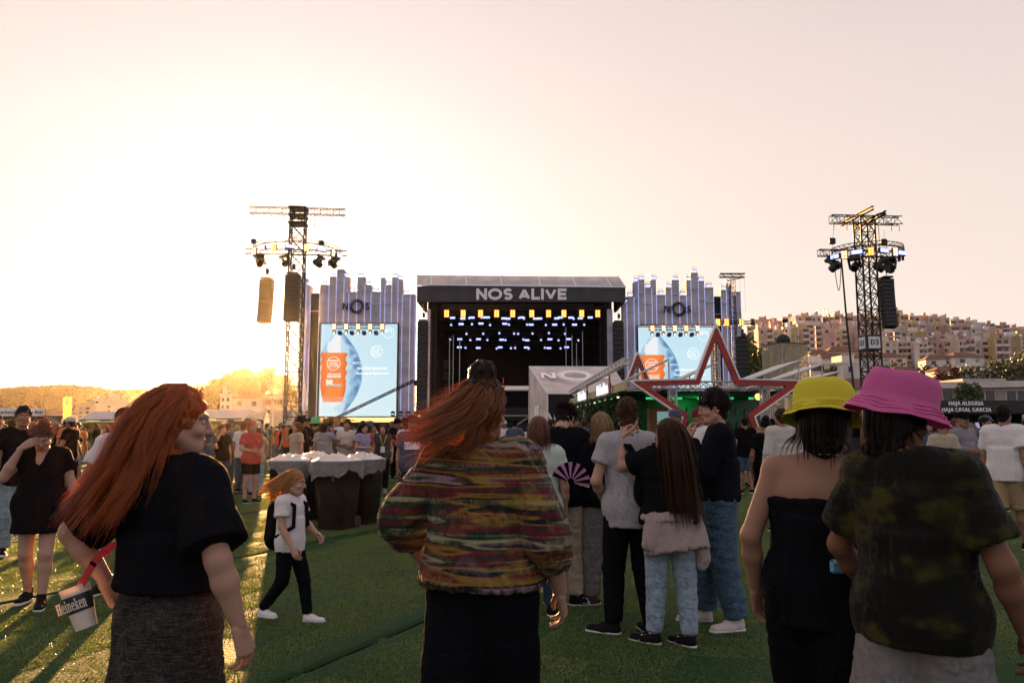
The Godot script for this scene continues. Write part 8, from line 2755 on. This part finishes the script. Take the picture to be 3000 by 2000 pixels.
# ---- crowd
func crowd() -> void:
	var blk: Material = M.black
	var sneak := {"mat": M.shoe_black, "sole": M.sole_white}
	var bent := {"elL": Vector3(0.25, 1.15, 0.02), "wrL": Vector3(0.10, 1.08, 0.24), "elR": Vector3(-0.25, 1.15, 0.02), "wrR": Vector3(-0.12, 1.12, 0.24)}
	var tops := [["black", M.black], ["white", M.white], ["grey", M.heather], ["beige", M.beige], ["slate blue", M.slate], ["red", M.red_shirt], ["lilac", M.lilac], ["cream", M.cream_tee], ["dark green", mt("dark_green", 0.02, 0.06, 0.04)], ["orange", mt("orange_top", 0.5, 0.16, 0.04)]]
	var legs := [M.jeans_dark, M.black, M.jeans_blue, M.khaki, M.jeans_light]
	var hairs := [["dark", M.hair_dark], ["brown", M.hair_brown], ["auburn", M.hair_auburn], ["fair", M.hair_blond], ["grey", M.hair_grey]]
	var zones := [
		["between truck and litter bins", 560, 760, 18.0, 50.0, 34], ["below the sunlit lattice tower", 755, 900, 18.0, 55.0, 34], ["in front of the left screen", 900, 1080, 20.0, 55.0, 36], ["below the stage's left edge", 1080, 1300, 20.0, 52.0, 34],
		["between burger stall and flag", 0, 190, 17.0, 48.0, 28], ["before the green food stall", 190, 460, 18.0, 48.0, 30], ["right of the coloured shirt", 1380, 1560, 24.0, 40.0, 8], ["before the black marquee", 1600, 1720, 18.0, 26.0, 7],
		["before the black stalls", 2560, 2780, 16.0, 34.0, 9], ["below the HAJA lettering", 2780, 3000, 15.0, 34.0, 12], ["at the bar under the star", 2130, 2290, 19.0, 25.0, 6]]
	var rnd := RandomNumberGenerator.new()
	rnd.seed = 321
	var protos := []
	var specs := [
		{"j": {}, "hair": ["short", 0.04], "fem": 0.0}, {"j": walk(0.5), "hair": ["long", 0.36], "fem": 1.0}, {"j": bent, "hair": ["short", 0.03], "fem": 0.0, "hat": "cap"}, {"j": bent, "hair": ["long", 0.3], "fem": 1.0}, {"j": walk(-0.6), "hair": ["curly", 0.05], "fem": 0.0},
		{"j": {"elR": Vector3(-0.27, 1.30, 0.12), "wrR": Vector3(-0.16, 1.52, 0.20)}, "hair": ["bob", 0.16], "fem": 0.8}, {"j": walk(0.3), "hair": ["short", 0.04], "fem": 0.0, "shorts": true}, {"j": {}, "hair": ["bun", 0.05], "fem": 1.0, "shorts": true}, {"j": bent, "hair": ["short", 0.04], "fem": 0.0, "hat": "bucket"}]
	var placed := []
	var words_seen := {}
	var n := 0
	for z in zones:
		var k := 0
		var tries := 0
		while k < z[5] and tries < 400:
			tries += 1
			var d: float = lerpf(z[3], z[4], pow(rnd.randf(), 1.8))
			var px := rnd.randf_range(z[1], z[2])
			var at := Vector3((px - 1500.0) / 2333.0 * d, 0, -d)
			var ok := not (px > 765 and px < 858 and d < 30.0) and not (px < 460 and d < 21.0 and fposmod(px, 160.0) > 60.0)
			for q in placed:
				if q.distance_squared_to(at) < 0.42: ok = false; break
			if not ok: continue
			placed.append(at)
			var si := rnd.randi() % specs.size()
			var sp: Dictionary = specs[si]
			var tp: Array = tops[[0, 0, 0, 1, 1, 2, 3, 4, 4, 5, 6, 7, 8, 9][rnd.randi() % 14]]
			var ha: Array = hairs[[0, 0, 0, 1, 1, 1, 2, 3, 4][rnd.randi() % 9]]
			var lm: Material = legs[rnd.randi() % legs.size()]
			var turn: float = [0.0, 3.1, 3.1, 2.8, -2.6, 1.3, -1.3, 0.3][rnd.randi() % 8] + rnd.randf_range(-0.4, 0.4)
			var look := "front-facing" if absf(wrapf(turn, -PI, PI)) < 0.9 else ("back-turned" if absf(wrapf(turn, -PI, PI)) > 2.2 else "sideways")
			var hd: String = {"cap": "dark cap", "bucket": "bucket hat"}.get(sp.get("hat", ""), "%s %s hair" % [ha[0], {"short": "short", "long": "long", "curly": "curly", "bob": "bobbed", "bun": "tied-up"}[sp.hair[0]]])
			var dist := "near" if d < 30.0 else ("farther" if d < 42.0 else "distant")
			var label := "%s %s person, %s, %s top, %s" % [dist, look, hd, tp[0], z[0]]
			if words_seen.has(label):
				tries += 1
				placed.pop_back()
				continue
			words_seen[label] = true
			var who: Node3D
			if protos.size() <= si: protos.resize(specs.size())
			if protos[si] == null:
				var o := {"label": label, "at": at, "turn": turn, "h": 1.66 if sp.fem > 0.5 else 1.77, "fem": sp.fem, "w": 1.03, "cell": 0.022, "skin": TAN if si % 2 == 0 else PALE, "j": sp.j, "group": "people in the crowd", "shoe": sneak,
					"top": {"mat": tp[1], "sleeve": 0.6, "hem": 0.85, "loose": 0.028, "name": "t_shirt"}, "legs": {"mat": lm, "loose": 0.022, "hem": 0.9 if sp.get("shorts", false) else 1.95, "name": "shorts" if sp.get("shorts", false) else "trousers"},
					"hair": {"style": sp.hair[0], "mat": ha[1], "len": sp.hair[1], "n": 150 if sp.hair[0] in ["long", "bob"] else 70, "wid": 0.014}}
				if sp.has("hat"): o.hat = {"style": sp.hat, "mat": blk}
				who = person(o)
				protos[si] = who
			else:
				who = copy(protos[si], at, turn, label)
				for c in who.get_children():
					var nm := String(c.name)
					if nm.begins_with("t_shirt"): c.material_override = tp[1]
					elif nm.begins_with("trousers") or nm.begins_with("shorts"): c.material_override = lm
					elif nm.begins_with("hair"): c.material_override = ha[1]
					elif nm.begins_with("hat"): c.material_override = [M.black, M.slate, M.cream_tee][rnd.randi() % 3]
			var s := rnd.randf_range(0.94, 1.05)
			who.scale = Vector3(s, s, s)
			k += 1
			n += 1
	print("crowd ", n)

func build_all() -> void:
	var t0 := Time.get_ticks_msec()
	ground()
	stage_materials()
	lamp_meshes()
	stage_area()
	towers()
	bar_area()
	tents()
	town()
	greenery()
	print("place ", Time.get_ticks_msec() - t0)
	wardrobe()
	foreground()
	print("foreground ", Time.get_ticks_msec() - t0)
	middle_ground()
	print("middle ", Time.get_ticks_msec() - t0)
	carried()
	bins()
	crowd()
	print("people ", Time.get_ticks_msec() - t0)
